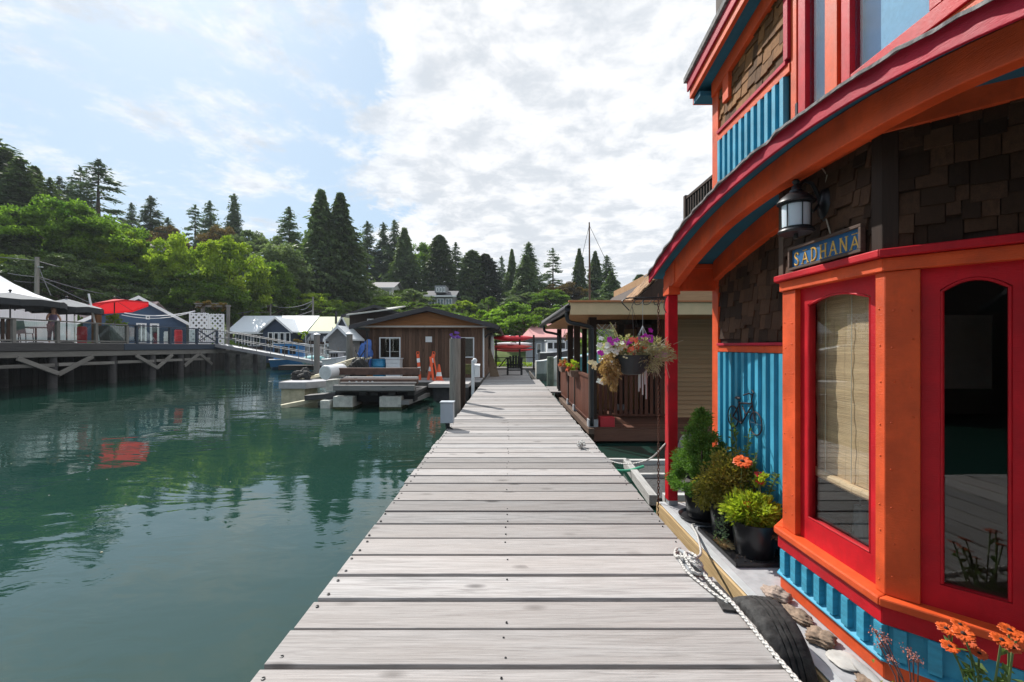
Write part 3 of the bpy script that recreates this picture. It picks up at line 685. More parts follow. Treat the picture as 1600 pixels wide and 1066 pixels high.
# ---- leaf helper (flat bent leaves, joined per plant)
def leaf(mb, p, d, l, w_, rg, droop=.2):
    d = Vector(d).normalized(); u = Vector((rg.uniform(-1, 1), rg.uniform(-1, 1), rg.uniform(-1, 1))); s_ = d.cross(u).normalized()*w_/2
    p = Vector(p); q = p+d*l*.5; e = p+d*l+Vector((0, 0, -droop*l)); nrm = d.cross(s_).normalized()*w_*.15
    return mb.add([p, q-s_+nrm, e, q+s_+nrm, ], [(0, 1, 2), (0, 2, 3)])
def sph(rg):
    z = rg.uniform(-1, 1); a = rg.uniform(0, 2*math.pi); r = math.sqrt(1-z*z); return Vector((r*math.cos(a), r*math.sin(a), z))
def pot(parent, x, y, z, r, h, name='pot'):
    m = MB(); m.lathe([(.001, 0), (r*.82, 0), (r*.84, .01), (r*.98, h-.035), (r*1.03, h-.033), (r*1.05, h), (r*.98, h), (r*.95, h-.03), (r*.01, h-.032)], (x, y, z), 30)
    return autosmooth(obj(name, m, BLK, parent))
DZ = -.150
tr = MB(); tr.box(1.69, 2.12, 3.44, 4.12, DZ+.002, DZ+.012); 
for a in ((1.68, 1.69, 3.43, 4.13), (2.12, 2.13, 3.43, 4.13)): tr.box(a[0], a[1], a[2], a[3], DZ+.002, DZ+.035)
tr.box(1.692, 2.118, 3.43, 3.44, DZ+.002, DZ+.034); tr.box(1.692, 2.118, 4.12, 4.13, DZ+.002, DZ+.034)
ty = thing('plant_tray', 'shallow black plastic boot tray under the potted flowers', 'tray', (1.9, 3.8, DZ)); obj('tray_base', tr, BLK, ty, .002)
m = MB(); rg = random.Random(3)
for i in range(260): p = Vector((rg.uniform(1.70, 2.1), rg.uniform(3.46, 4.1), DZ+.014)); leaf(m, p, (rg.uniform(-1, 1), rg.uniform(-1, 1), .3), .03, .008, rg, 0)
stuff(obj('leaf_litter', m, SOIL, ty))
m = MB(); rg = random.Random(9)
for i in range(240): a = rg.uniform(0, 6.28); p = Vector((1.765+rg.gauss(0, .012), 3.80+rg.gauss(0, .04), DZ+.013)); leaf(m, p, (math.cos(a), math.sin(a), .6), rg.uniform(.04, .08), .004, rg, .3)
tag(obj('dry_grass_tuft', m, plain('dry_grass', (.45, .30, .14), .9, rand=.1)), 'dried grass tuft lying on the tray edge between two pots', 'grass tuft')
LIME = leafm('lime_leaves', (.24, .34, .03), (.60, .68, .08), .12, .45, 9)
OLV = leafm('olive_bronze_leaves', (.17, .15, .03), (.44, .38, .08), .2, .4, 7, (.40, .17, .08))
SPR = leafm('dwarf_spruce_needles', (.08, .18, .035), (.22, .38, .07), .12, .3, 8)
MID = leafm('green_leaves', (.05, .10, .03), (.17, .26, .08), .15, .4, 8)
ORP = plain('orange_petals', (.66, .10, .012), .6, var=.35, scale=60); REDP = plain('red_petals', (.45, .02, .02), .6, var=.3, scale=60)
STEM = plain('green_stem', (.10, .16, .05), .7); TWIG = plain('dry_twig', (.30, .22, .15), .9)
DCON = plain('flower_disc', (.03, .015, .012), .9, var=.4, scale=90)
def flower(parent, c, r, mat, rg, n=13, tilt=(0, 0, 1), rows=1):
    c = Vector(c); t = Vector(tilt).normalized(); a0 = t.cross(Vector((.3, 1, .1))).normalized(); b0 = t.cross(a0)
    m = MB()
    for row in range(rows):
        for k in range(n):
            a = 2*math.pi*(k+.5*row)/n+rg.uniform(-.1, .1); d = a0*math.cos(a)+b0*math.sin(a)+t*(.15-.12*row+rg.uniform(-.1, .05)); s_ = t.cross(d).normalized(); rr = r*rg.uniform(.88, 1.08); wq = r*.20
            q0 = c+d*r*.16; q1 = c+d*rr*.55+t*.06*r; q2 = c+d*rr*.88-t*.02*r; q3 = c+d*rr-t*.10*r
            m.add([q0-s_*wq*.5, q0+s_*wq*.5, q1+s_*wq, q1-s_*wq, q2+s_*wq*.75, q2-s_*wq*.75, q3, q1-t*.04*r], [(0, 1, 2, 7), (0, 7, 3), (3, 7, 5), (7, 2, 4, 5), (5, 4, 6)])
    f = obj('flower', m, mat, parent); m = MB(); m.ball(c+t*.03*r, (r*.24, r*.24, r*.2), 10, 6); obj('flower_centre', m, DCON, f); return f

# dwarf spruce
pl = thing('dwarf_spruce', 'cone-shaped dwarf spruce in a black nursery pot beside the red post', 'potted tree', (1.84, 4.42, DZ))
pot(pl, 1.84, 4.42, DZ+.03, .165, .27)
m = MB(); m.lathe([(.001, 0), (.20, 0), (.215, .03), (.205, .03), (.19, .008), (.001, .008)], (1.84, 4.42, DZ+.002), 28); autosmooth(obj('saucer', m, BLK, pl))
m = MB(); m.lathe([(.0, .0), (.15, 0), (.15, .01)], (1.84, 4.42, .115), 20); obj('soil', m, SOIL, pl)
m = MB(); m.tube([(1.84, 4.42, .11), (1.84, 4.42, .5)], .02, 8, .008); obj('trunk', m, BARK, pl)
m = MB(); rg = random.Random(5)
for i in range(170):
    t = rg.random()**1.25; z = .16+.72*t; R_ = .285*(1-t)**.85+.012; a = rg.uniform(0, 6.283); bump_ = 1+.13*math.sin(a*3+z*17)+.1*math.sin(a*5-z*29)
    c = Vector((1.84+math.cos(a)*R_*bump_*.93, 4.42+math.sin(a)*R_*bump_*.93, z)); out_ = Vector((math.cos(a), math.sin(a), .55))
    for k in range(110):
        d = (out_*.8+sph(rg)*.9); leaf(m, c+sph(rg)*rg.uniform(.01, .052), d, rg.uniform(.022, .042), .010, rg, 0)
for k in range(300): leaf(m, Vector((1.84, 4.42, rg.uniform(.84, .90))), sph(rg)+Vector((0, 0, .8)), .035, .006, rg, 0)
cr_ = obj('foliage', m, SPR, pl); print('spruce quads', len(m.f))
# bronze shrub
def bush(parent, c, rad, n, ll, lw, mat, seed, name='foliage', updir=.5, hollow=.4):
    rg = random.Random(seed); m = MB(); cl = [(sph(rg), rg.uniform(hollow, 1)) for _ in range(max(8, n//22))]
    for i in range(n):
        d, q = cl[rg.randrange(len(cl))]; p = Vector((d.x*rad[0]*q, d.y*rad[1]*q, d.z*rad[2]*q))+sph(rg)*min(rad)*.28
        leaf(m, Vector(c)+p, d+sph(rg)*.8+Vector((0, 0, updir)), ll*rg.uniform(.6, 1.2), lw*rg.uniform(.7, 1.2), rg)
    return obj(name, m, mat, parent)
def stems(parent, base, tips, r, mat, name='stem'):
    m = MB()
    for t in tips:
        b0 = Vector(base)+Vector((rnd.uniform(-.05, .05), rnd.uniform(-.05, .05), 0)); t = Vector(t); mid = b0.lerp(t, .5)+Vector((rnd.uniform(-.03, .03), rnd.uniform(-.03, .03), .02))
        m.tube([b0, mid, t], r, 5)
    return obj(name, m, mat, parent)
pl = thing('bronze_shrub', 'bronze and olive leaved shrub in the middle black pot with trailing ivy', 'potted plant', (1.90, 4.02, DZ))
pot(pl, 1.90, 4.02, DZ+.014, .15, .27); m = MB(); m.lathe([(0, 0), (.14, 0), (.14, .01)], (1.90, 4.02, .09), 20); obj('soil', m, SOIL, pl)
bush(pl, (1.89, 3.98, .34), (.20, .22, .24), 5200, .038, .018, OLV, 21); bush(pl, (1.78, 4.05, .22), (.16, .18, .15), 2200, .033, .016, OLV, 22)
stems(pl, (1.90, 4.02, .08), [(1.9+rnd.uniform(-.2, .2), 4+rnd.uniform(-.2, .2), rnd.uniform(.3, .6)) for _ in range(16)], .004, TWIG)
m = MB(); rg = random.Random(31)
for i in range(9):
    p = Vector((1.80+rg.uniform(-.02, .04), 3.93+rg.uniform(-.1, .1), .10))
    for k in range(16): p = p+Vector((-.006+rg.uniform(-.008, .008), -.010+rg.uniform(-.008, .008), -.012)); leaf(m, p, sph(rg), .024, .018, rg)
obj('trailing_ivy', m, leafm('ivy_leaves', (.14, .20, .09), (.34, .42, .24), .2, .3, 9), pl)
pl = thing('lime_flowering_plant', 'lime green leafy plant with orange blooms in the nearest black pot', 'potted plant', (1.93, 3.64, DZ))
pot(pl, 1.93, 3.64, DZ+.014, .165, .265); m = MB(); m.lathe([(0, 0), (.155, 0), (.155, .01)], (1.93, 3.64, .085), 20); obj('soil', m, SOIL, pl)
bush(pl, (1.90, 3.64, .20), (.18, .17, .12), 2400, .058, .022, LIME, 41, updir=.9)
bush(pl, (1.98, 3.66, .36), (.05, .05, .16), 260, .06, .016, LIME, 42, updir=1.5)
bush(pl, (2.03, 3.55, .06), (.05, .06, .07), 160, .035, .012, plain('withered_leaves', (.22, .12, .06), .9), 43, 'withered_leaves')
rg = random.Random(6)
tp = [(1.905, 3.78, .555), (1.99, 3.68, .475), (1.985, 3.66, .425), (1.84, 3.58, .275)]
stems(pl, (1.93, 3.66, .08), tp, .0035, STEM)
flower(pl, tp[0], .075, ORP, rg, 16, (-.1, -.4, 1), 2); flower(pl, tp[1], .040, REDP, rg, 12, (0, -.5, 1)); flower(pl, tp[2], .038, REDP, rg, 12, (0, -.5, .9)); flower(pl, tp[3], .036, ORP, rg, 12, (0, -.7, 1))
pl = thing('tall_leafy_stems', 'tall leafy stems rising behind the pots in front of the metal bicycle', 'plant', (2.0, 4.05, .1))
m = MB(); rg = random.Random(8); sm_ = MB()
for (bx_, by_, tx_, ty_, tz_) in ((2.0, 4.1, 2.02, 4.22, .86), (1.99, 4.0, 1.99, 4.08, .80), (2.0, 3.98, 2.04, 3.93, .78), (2.02, 3.75, 2.06, 3.56, .50), (1.97, 3.9, 2.03, 3.8, .62)):
    a = Vector((bx_, by_, .06)); b_ = Vector((tx_, ty_, tz_)); sm_.tube([a, a.lerp(b_, .5)+Vector((.01, .01, .03)), b_], .004, 5)
    for k in range(46): t = rg.uniform(.35, 1); leaf(m, a.lerp(b_, t), sph(rg)+Vector((0, 0, .9)), .05, .018, rg)
obj('stem', sm_, STEM, pl); obj('foliage', m, MID, pl)

# rudbeckia at the near corner of the bay (roots below the frame)
pl = thing('rudbeckia_plant', 'clump of orange rudbeckia flowers at the near corner of the bay', 'flowering plant', (1.80, 1.75, DZ))
pot(pl, 1.80, 1.72, DZ+.002, .13, .16); m = MB(); m.lathe([(0, 0), (.12, 0), (.12, .01)], (1.80, 1.72, -.03), 20); obj('soil', m, SOIL, pl)
rg = random.Random(12); tips = []
for (px, py, Y, r) in ((1478, 982, 1.78, .036), (1505, 990, 1.72, .040), (1500, 976, 1.80, .034), (1484, 1010, 1.76, .034), (1513, 1003, 1.74, .03), (1530, 1021, 1.72, .030), (1577, 985, 1.62, .036), (1565, 1000, 1.60, .036), (1590, 994, 1.66, .034), (1583, 1012, 1.60, .030)):
    c = (XW(px, Y), Y, ZW(py, Y)); tips.append(c); flower(pl, c, r*.88, ORP if r > .031 else plain('russet_petals', (.55, .10, .03), .6, var=.3) if 'russet_petals' not in MATS else MATS['russet_petals'], rg, 13, (rg.uniform(-.25, .1), -.35, 1), 2)
m = MB(); lf = MB()
for c in tips:
    b0 = Vector((1.80+rg.uniform(-.06, .06), 1.72+rg.uniform(-.06, .06), -.03)); c = Vector(c); mid = b0.lerp(c, .6)+Vector((0, 0, .02)); m.tube([b0, mid, c], .0035, 6)
    for k in range(6): t = rg.uniform(.3, .9); leaf(lf, b0.lerp(c, t), sph(rg)+Vector((0, 0, .9)), .06, .022, rg)
obj('stem', m, STEM, pl); obj('foliage', lf, MID, pl)
pl = thing('seed_head_plant', 'pinkish stonecrop with dry seed heads on the deck below the sill', 'plant', (1.74, 2.02, DZ))
m = MB(); lf = MB(); hd_ = MB()
for (px, py, Y) in ((1366, 985, 2.1), (1376, 991, 2.08), (1374, 1008, 2.08), (1391, 1030, 2.0), (1418, 1017, 2.0), (1427, 1026, 1.98), (1435, 1033, 1.96), (1384, 1000, 2.05)):
    c = Vector((XW(px, Y), Y, ZW(py, Y))); b0 = Vector((1.74+rg.uniform(-.03, .03), 2.0+rg.uniform(-.04, .04), DZ+.02)); m.tube([b0, b0.lerp(c, .5)+Vector((.02, 0, .02)), c], .003, 5)
    hd_ = MB()
    for k in range(46): leaf(hd_, c+Vector((rg.gauss(0, .011), rg.gauss(0, .011), rg.gauss(0, .008))), sph(rg), .009, .006, rg)
    obj('seed_head', hd_, MATS.get('pink_seed_heads') or plain('pink_seed_heads', (.42, .17, .13), .9, rand=.1), pl)
for k in range(380): leaf(lf, Vector((1.76+rg.gauss(0, .05), 1.99+rg.gauss(0, .06), DZ+.03+abs(rg.gauss(0, .045)))), sph(rg)+Vector((0, 0, .6)), .034, .017, rg)
obj('stem', m, plain('purple_stem', (.16, .08, .08)), pl); obj('foliage', lf, leafm('stonecrop_leaves', (.16, .16, .05), (.48, .46, .16), .1, .3, 14), pl)

# beach stones on the deck edge
def stone(x, y, z, r, seed, mat, label, name='stone', nb=.16):
    rg = random.Random(seed); m = MB(); n, q = 44, 28
    ph = [rg.uniform(0, 6.28) for _ in range(9)]
    for i in range(q+1):
        t = math.pi*i/q
        for k in range(n):
            a = 2*math.pi*k/n; d = Vector((math.sin(t)*math.cos(a), math.sin(t)*math.sin(a), math.cos(t)))
            f = 1+nb*(math.sin(d.x*4+ph[0])*math.cos(d.y*5+ph[1])+.6*math.sin(d.x*9+d.z*8+ph[2])*math.cos(d.y*11+ph[3])+.35*math.sin(d.x*19+ph[4])*math.sin(d.y*21+d.z*17+ph[5])-.9*max(0, math.sin(d.x*13+ph[6])*math.sin(d.y*14+ph[7])*math.cos(d.z*9+ph[8])-.45))
            m.v.append((x+d.x*r[0]*f, y+d.y*r[1]*f, z+r[2]*.75+d.z*r[2]*f))
    for i in range(q):
        for k in range(n): m.f.append((i*n+k, (i+1)*n+k, (i+1)*n+(k+1) % n, i*n+(k+1) % n))
    return tag(obj(name, m, mat, smooth=True), label, name.split('_')[-1])
PINK = plain('pinkish_stone', (.34, .26, .21), .85, var=.4, scale=22, bump=1.0)
stone(1.745, 3.02, DZ, (.075, .085, .035), 1, PINK, 'pinkish gnarled stone farthest along the deck edge, by the skirt corner', nb=.2)
stone(1.750, 2.80, DZ, (.060, .105, .022), 2, STON, 'flat pitted brown stone second from the far end of the deck row', nb=.18)
stone(1.735, 2.575, DZ, (.072, .082, .030), 3, STON, 'roundish pitted driftwood-brown stone third in the deck row', nb=.2)
stone(1.745, 2.405, DZ, (.075, .085, .014), 4, SHEL, 'flat white oval shell stone fourth in the deck row', 'shell_stone', nb=.05)
stone(1.775, 2.285, DZ+.012, (.03, .11, .016), 5, plain('grey_stone', (.33, .32, .31), .8, var=.2), 'long smooth grey stone nearest the camera on the deck', nb=.04)
stone(1.735, 2.22, DZ, (.045, .07, .018), 6, STON, 'small brown barnacled stone under the long grey one', nb=.2)

# tyre fender between dock and float
ty = thing('tyre', 'worn black tyre wedged as fender between dock and deck', 'tyre', (1.42, 2.60, -.225))
m = MB(); RR = .325; cw = .105
prof = [(.185, -.085), (.20, -.10), (.255, -.113), (.30, -.105), (.319, -.088), (RR, -.06), (RR+.002, -.031), (RR-.010, -.031), (RR-.010, -.024), (RR+.003, -.022), (RR+.004, -.002), (RR-.010, .000), (RR-.010, .007), (RR+.003, .009), (RR+.002, .028), (RR-.010, .030), (RR-.010, .037), (RR, .037), (RR-.001, .06), (.319, .088), (.30, .105), (.255, .113), (.20, .10), (.185, .085), (.18, .0)]
n = 72; vs = []; fs = []
for k in range(n):
    a = 2*math.pi*k/n
    for r, h in prof:
        rr = r-(.005 if (k % 3 == 0 and r > .318) else 0); vs.append((1.425+h, 2.57+rr*math.cos(a), -.262+rr*math.sin(a)))
q = len(prof)
for k in range(n):
    for i in range(q): fs.append((k*q+i, k*q+(i+1) % q, ((k+1) % n)*q+(i+1) % q, ((k+1) % n)*q+i))
m.add(vs, fs); autosmooth(obj('tread', m, RUB, ty))
m = MB()
for i, (u0, u1) in enumerate(((2.58, 2.92),)): m.hexa([(1.20, 2.60, .002), (1.308, 2.58, .002), (1.308, 2.90, .002), (1.24, 2.93, .002), (1.20, 2.60, .016), (1.308, 2.58, .016), (1.308, 2.90, .016), (1.24, 2.93, .016)])
tag(obj('rubber_pad', m, RUB, bev=.004), 'strip of black rubber nailed on the dock edge beside the tyre', 'rubber pad')
# cleat and ropes
ct = thing('dock_cleat', 'galvanised mooring cleat on the right dock edge wrapped in white rope', 'cleat', (1.24, 3.1, 0))
m = MB(); m.tube([(1.20, 3.27, .055), (1.21, 3.2, .065), (1.225, 3.08, .066), (1.235, 2.98, .055)], [.010, .016, .016, .010], 10); m.box(1.195, 1.235, 3.08, 3.18, .001, .055); m.box(1.17, 1.26, 3.02, 3.24, .0015, .012); autosmooth(obj('horn', m, GRYM, ct))
rp_ = thing('mooring_rope', 'thick white twisted mooring rope running from the cleat past the tyre', 'rope', (1.24, 3.0, .02))
def catm(pts, k=6):
    P = [Vector(p) for p in pts]; P = [P[0]*2-P[1]]+P+[P[-1]*2-P[-2]]; o_ = []
    for i in range(1, len(P)-2):
        for j in range(k):
            t = j/k; a, b_, c, d = P[i-1:i+3]; o_.append(.5*((2*b_)+(c-a)*t+(2*a-5*b_+4*c-d)*t*t+(3*b_-a-3*c+d)*t**3))
    return o_+[P[-2]]
def rope(pts, r, name, parent):
    pts = catm(pts); m = MB()
    dist = [0]
    for a, b_ in zip(pts, pts[1:]): dist.append(dist[-1]+(b_-a).length)
    # three laid strands
    fine = []; tot = dist[-1]; nn = max(4, int(tot/(r*1.4)))
    for i in range(nn+1):
        s_ = tot*i/nn; j = 0
        while j < len(dist)-2 and dist[j+1] < s_: j += 1
        t = (s_-dist[j])/max(1e-6, dist[j+1]-dist[j]); fine.append((pts[j].lerp(pts[j+1], t), (pts[min(j+1, len(pts)-1)]-pts[j]).normalized(), s_))
    for k in range(3):
        sp = []
        for p, d, s_ in fine:
            x = d.cross(Vector((.1, .2, 1))).normalized(); y = d.cross(x); a = s_/(r*11)*2*math.pi+k*2.094
            sp.append(p+(x*math.cos(a)+y*math.sin(a))*r*.42)
        m.tube(sp, r*.58, 6)
    o = obj(name, m, ROPE, parent, smooth=True); return o
rope([(1.245, 2.98, .035), (1.255, 2.85, .026), (1.262, 2.7, .034), (1.268, 2.59, .036), (1.275, 2.3, .016), (1.278, 2.0, .014), (1.27, 1.6, .014), (1.20, 1.2, .014), (1.1, .7, .014)], .0125, 'line', rp_)
rope([(1.215, 3.28, .03), (1.24, 3.17, .035), (1.27, 3.08, .03), (1.255, 2.99, .03), (1.20, 2.97, .035), (1.18, 3.06, .06), (1.20, 3.16, .085), (1.26, 3.14, .06), (1.27, 3.05, .05), (1.22, 2.99, .07), (1.185, 3.10, .09), (1.235, 3.2, .07), (1.255, 3.1, .085), (1.21, 3.04, .1), (1.18, 3.18, .05), (1.17, 3.26, .018), (1.21, 3.36, .016), (1.25, 3.38, .016)], .0115, 'coil', rp_)
rope([(1.245, 3.16, .05), (1.29, 3.2, .03), (1.40, 3.38, -.02), (1.50, 3.65, -.06), (1.60, 3.95, -.11), (1.66, 4.2, -.135), (1.70, 4.24, -.14)], .010, 'line', rp_)
rope([(1.18, 3.22, .018), (1.165, 3.05, .016), (1.19, 2.9, .016), (1.235, 2.72, .018), (1.262, 2.66, .016)], .0095, 'line', rp_)
r2 = thing('slack_rope', 'thin slack rope from a knot on the dock to the red post', 'rope', (1.03, 6.8, 0))
rope([(1.0, 6.8, .02), (1.05, 6.75, .02), (1.25, 6.3, -.02), (1.42, 5.8, .02), (1.56, 5.2, .22), (1.63, 4.83, .48)], .009, 'line', r2)
rope([(1.30, 4.75, .92), (1.45, 4.76, .95), (1.6, 4.70, 1.0)], .004, 'line', r2) if False else None
m = MB(); rg = random.Random(4)
for k in range(7): m.tube(catm([(1.04+rg.uniform(-.06, .06), 6.78+rg.uniform(-.1, .1), .02+rg.uniform(0, .08)) for _ in range(4)], 4), .011, 6)
obj('knot', m, ROPE, r2)
ch = thing('hanging_chain', 'rusty rain chain hanging beside the red porch post down to the water', 'chain', (1.55, 4.80, 2.05))
m = MB(); z = 2.03; k = 0
while z > -.45:
    pts = []
    for i in range(10):
        a = 2*math.pi*i/10; dx = .011*math.cos(a); dz = .021*math.sin(a)
        pts.append((1.555+(dx if k % 2 else 0), 4.83+(0 if k % 2 else dx), z+dz))
    m.tube(pts, .0038, 5, close=True); z -= .032; k += 1
obj('links', m, plain('rusty_iron', (.12, .05, .03), .8, .3, var=.4, scale=40), ch)
# hanging basket
hb = thing('hanging_basket', 'hanging basket of pink, white and orange flowers left of the red post', 'hanging basket', (1.27, 4.8, 1.3))
m = MB(); m.lathe([(.06, 1.205), (.11, 1.215), (.155, 1.27), (.185, 1.40), (.195, 1.405), (.18, 1.41), (.15, 1.38)], (1.27, 4.8, 0), 26); autosmooth(obj('bowl', m, plain('dark_basket', (.025, .03, .034), .6), hb))
m = MB()
for a in (0.4, 2.5, 4.6): m.tube([(1.27+.18*math.cos(a), 4.8+.18*math.sin(a), 1.40), (1.27, 4.8, 1.92)], .002, 4)
m.tube(catm([(1.27, 4.8, 1.92), (1.285, 4.8, 1.96), (1.265, 4.8, 1.985)]), .004, 6); obj('hanger', m, BLKM, hb)
DRY = leafm('straw_foliage', (.32, .28, .16), (.62, .58, .40), .15, .3, 9); DRB = leafm('dried_brown_foliage', (.30, .17, .07), (.62, .42, .22), .15, .3, 9)
bush(hb, (1.30, 4.8, 1.47), (.30, .2, .11), 2000, .045, .016, DRY, 51); bush(hb, (1.45, 4.78, 1.40), (.22, .16, .16), 1500, .06, .006, DRY, 52, 'wispy_foliage')
bush(hb, (1.04, 4.76, 1.27), (.10, .1, .2), 1100, .042, .02, DRB, 53, 'dried_foliage', -.6); bush(hb, (1.26, 4.8, 1.50), (.30, .18, .09), 1100, .038, .02, MID, 54, 'green_foliage')
m = MB(); rg = random.Random(55)
for k in range(52):
    a = Vector((1.40+rg.uniform(-.12, .2), 4.78+rg.uniform(-.1, .05), 1.42)); e = a+Vector((rg.uniform(-.15, .2), rg.uniform(-.12, .1), rg.uniform(-.28, .18))); m.tube([a, a.lerp(e, .5)+Vector((.02, 0, .03)), e], .0022, 4)
for k in range(5):
    a = Vector((1.12, 4.8, 1.45)); e = a+Vector((-.04-.03*k+rg.uniform(-.03, .03), 0, .30-.02*k*k)); m.tube([a, a.lerp(e, .5)+Vector((-.02, 0, .05)), e], .002, 4)
    for q_ in range(10): pass
stuff(obj('twigs', m, plain('pale_twig', (.50, .42, .30), .9), hb))
m = MB()
for k in range(160):
    t = rg.random(); c = Vector((1.13-.09*t*t+.0, 4.79, 1.45+.30*t)); leaf(m, c, sph(rg)*.6+Vector((rg.choice((-1, 1)), 0, .4)), .045*(1.1-t), .008, rg)
obj('grass_plume', m, DRY, hb)
pet = {'magenta_petals': (.50, .02, .42), 'white_petals': (.82, .80, .72), 'salmon_petals': (.85, .16, .08), 'cream_petals': (.80, .68, .40), 'pale_pink_petals': (.75, .38, .55)}
pm = {k: plain(k, v, .7, var=.25, scale=40) for k, v in pet.items()}
for (px, py, key, nq, sp) in ((983, 536, 'magenta_petals', 2, .03), (1010, 528, 'magenta_petals', 3, .05), (990, 540, 'salmon_petals', 4, .06), (962, 545, 'white_petals', 4, .05), (948, 540, 'white_petals', 3, .05), (975, 548, 'cream_petals', 3, .06), (958, 535, 'magenta_petals', 2, .03), (943, 553, 'magenta_petals', 1, .02), (1037, 553, 'pale_pink_petals', 2, .02), (1025, 545, 'white_petals', 2, .05), (1000, 545, 'salmon_petals', 2, .05), (940, 598, 'white_petals', 1, .01), (930, 570, 'cream_petals', 2, .03)):
    m = MB()
    for k in range(nq*3):
        c = Vector((XW(px, 4.68)+rg.gauss(0, sp), 4.68+rg.uniform(-.03, .08), ZW(py, 4.68)+rg.gauss(0, sp*.6))); t = Vector((rg.uniform(-.4, .4), -1, rg.uniform(-.1, .9))).normalized(); a0 = t.cross(Vector((0, 0, 1))).normalized(); b0 = t.cross(a0)
        for j in range(5):
            a = j*1.257+rg.random(); d = a0*math.cos(a)+b0*math.sin(a); s_ = t.cross(d).normalized()*.014; m.add([c, c+d*.018-s_, c+d*.034+t*.004, c+d*.018+s_], [(0, 1, 2, 3)])
    obj('blossom', m, pm[key], hb)
bk = thing('iron_bracket', 'curly wrought iron plant bracket screwed to the top of the red post', 'bracket', (1.62, 4.76, 1.98))
m = MB(); m.tube([(1.62, 4.77, 2.005), (1.24, 4.78, 2.0), (1.2, 4.78, 1.995)], .007, 6); m.tube(catm([(1.2, 4.78, 1.995), (1.16, 4.78, 1.96), (1.19, 4.78, 1.92), (1.24, 4.79, 1.87)]), .006, 6)
for x0 in (1.55, 1.44, 1.35): m.tube(catm([(x0+.04, 4.77, 2.0), (x0, 4.77, 1.94), (x0-.05, 4.77, 1.93), (x0-.06, 4.77, 1.97), (x0-.03, 4.77, 1.985)]), .004, 5)
m.tube(catm([(1.60, 4.74, 2.0), (1.58, 4.73, 1.9), (1.6, 4.72, 1.84)]), .005, 5); obj('scroll', m, BLKM, bk)
wc_ = thing('wind_chime', 'silver wind chime with a small cage top behind the flower basket', 'wind chime', (1.43, 4.95, 1.7))
m = MB(); m.lathe([(.03, 0), (.055, .0), (.055, .012), (.03, .012)], (1.43, 4.97, 1.33), 14); obj('top_disc', m, DM, wc_)
m = MB()
for k in range(7): a = k*.9; m.tube([(1.43+.05*math.cos(a), 4.97+.05*math.sin(a), 1.45), (1.43+.05*math.cos(a), 4.97+.05*math.sin(a), 1.62), (1.43, 4.97, 1.72)], .0025, 4)
m.tube([(1.43, 4.97, 1.72), (1.43, 4.97, 2.0)], .002, 4); m.tube([(1.43, 4.97, 1.34), (1.43, 4.97, 1.46)], .0025, 4); obj('cage', m, GRYM, wc_)
for k in range(5):
    a = k*1.257; m = MB(); m.tube([(1.43+.04*math.cos(a), 4.97+.04*math.sin(a), 1.31), (1.43+.04*math.cos(a), 4.97+.04*math.sin(a), .93+.04*k)], .008, 8); obj('tube', m, GRYM, wc_)
# floating planter tray, hose, tarp bundle
fp_ = thing('floating_tray', 'grey wooden frame raft with dark mesh panels floating by the dock', 'raft', (2.4, 6.5, -.4))
WG = wood('raft_frame_wood', (.33, .32, .30), (.58, .57, .55), 0, .85)
m = MB(); m.box(1.90, 3.6, 5.66, 5.76, -.46, -.33); m.box(1.86, 3.6, 7.38, 7.48, -.46, -.33); m.box(1.86, 3.6, 6.62, 6.70, -.44, -.34); obj('frame_bar', m, WG, fp_, .005)
RSW = wood('raft_side_wood', (.33, .32, .30), (.58, .57, .55), 1, .85); m = MB(); m.bar((1.76, 5.66, -.395), (1.88, 7.45, -.395), .10, .13); obj('frame_side', m, RSW, fp_, .005); m = MB(); m.box(3.6, 3.7, 5.66, 7.48, -.46, -.33); obj('frame_side', m, RSW, fp_, .005)
m = MB(); m.box(1.86, 3.6, 5.76, 6.62, -.45, -.40); m.box(1.9, 3.6, 6.70, 7.38, -.45, -.40); obj('mesh_panel', m, plain('mesh_soil', (.06, .06, .06), .95, var=.6, scale=30, bump=1), fp_)
m = MB(); m.tube(catm([(1.32, 7.0, -.12), (1.5, 6.9, -.33), (1.75, 6.85, -.35), (2.0, 6.9, -.30)]), .022, 8); tag(obj('green_hose', m, plain('green_hose_rubber', (.06, .38, .22), .4)), 'short pale green hose looping from the dock to the raft', 'hose')
m = MB(); m.box(1.34, 1.9, 7.50, 7.58, -.40, -.34); tag(obj('loose_plank', m, WG), 'narrow grey plank lying between dock and raft', 'plank')
def lump(c, r, seed, nb=.2, n=26, q=16):
    rg = random.Random(seed); m = MB(); ph = [rg.uniform(0, 6.28) for _ in range(6)]
    for i in range(q+1):
        t = math.pi*i/q
        for k in range(n):
            a = 2*math.pi*k/n; d = Vector((math.sin(t)*math.cos(a), math.sin(t)*math.sin(a), math.cos(t)))
            f = 1+nb*(math.sin(d.x*4+ph[0])*math.cos(d.y*5+ph[1])+.6*abs(math.sin(d.x*8+d.z*9+ph[2]))*math.cos(d.y*9+ph[3])); m.v.append((c[0]+d.x*r[0]*f, c[1]+d.y*r[1]*f, c[2]+d.z*r[2]*f))
    for i in range(q):
        for k in range(n): m.f.append((i*n+k, (i+1)*n+k, (i+1)*n+(k+1) % n, i*n+(k+1) % n))
    return m
tag(obj('covered_barbecue', lump((2.52, 6.3, -.02), (.20, .22, .36), 4, .14), plain('black_cover', (.006, .006, .012), .8, var=.4, scale=8, bump=.6), smooth=True), 'rounded black covered bundle behind the red post', 'covered bundle')
m = MB(); m.box(2.3, 3.6, 5.9, 6.6, -.33, -.30); tag(obj('landing_board', m, DSH), 'dark board under the covered bundle on the raft', 'board')
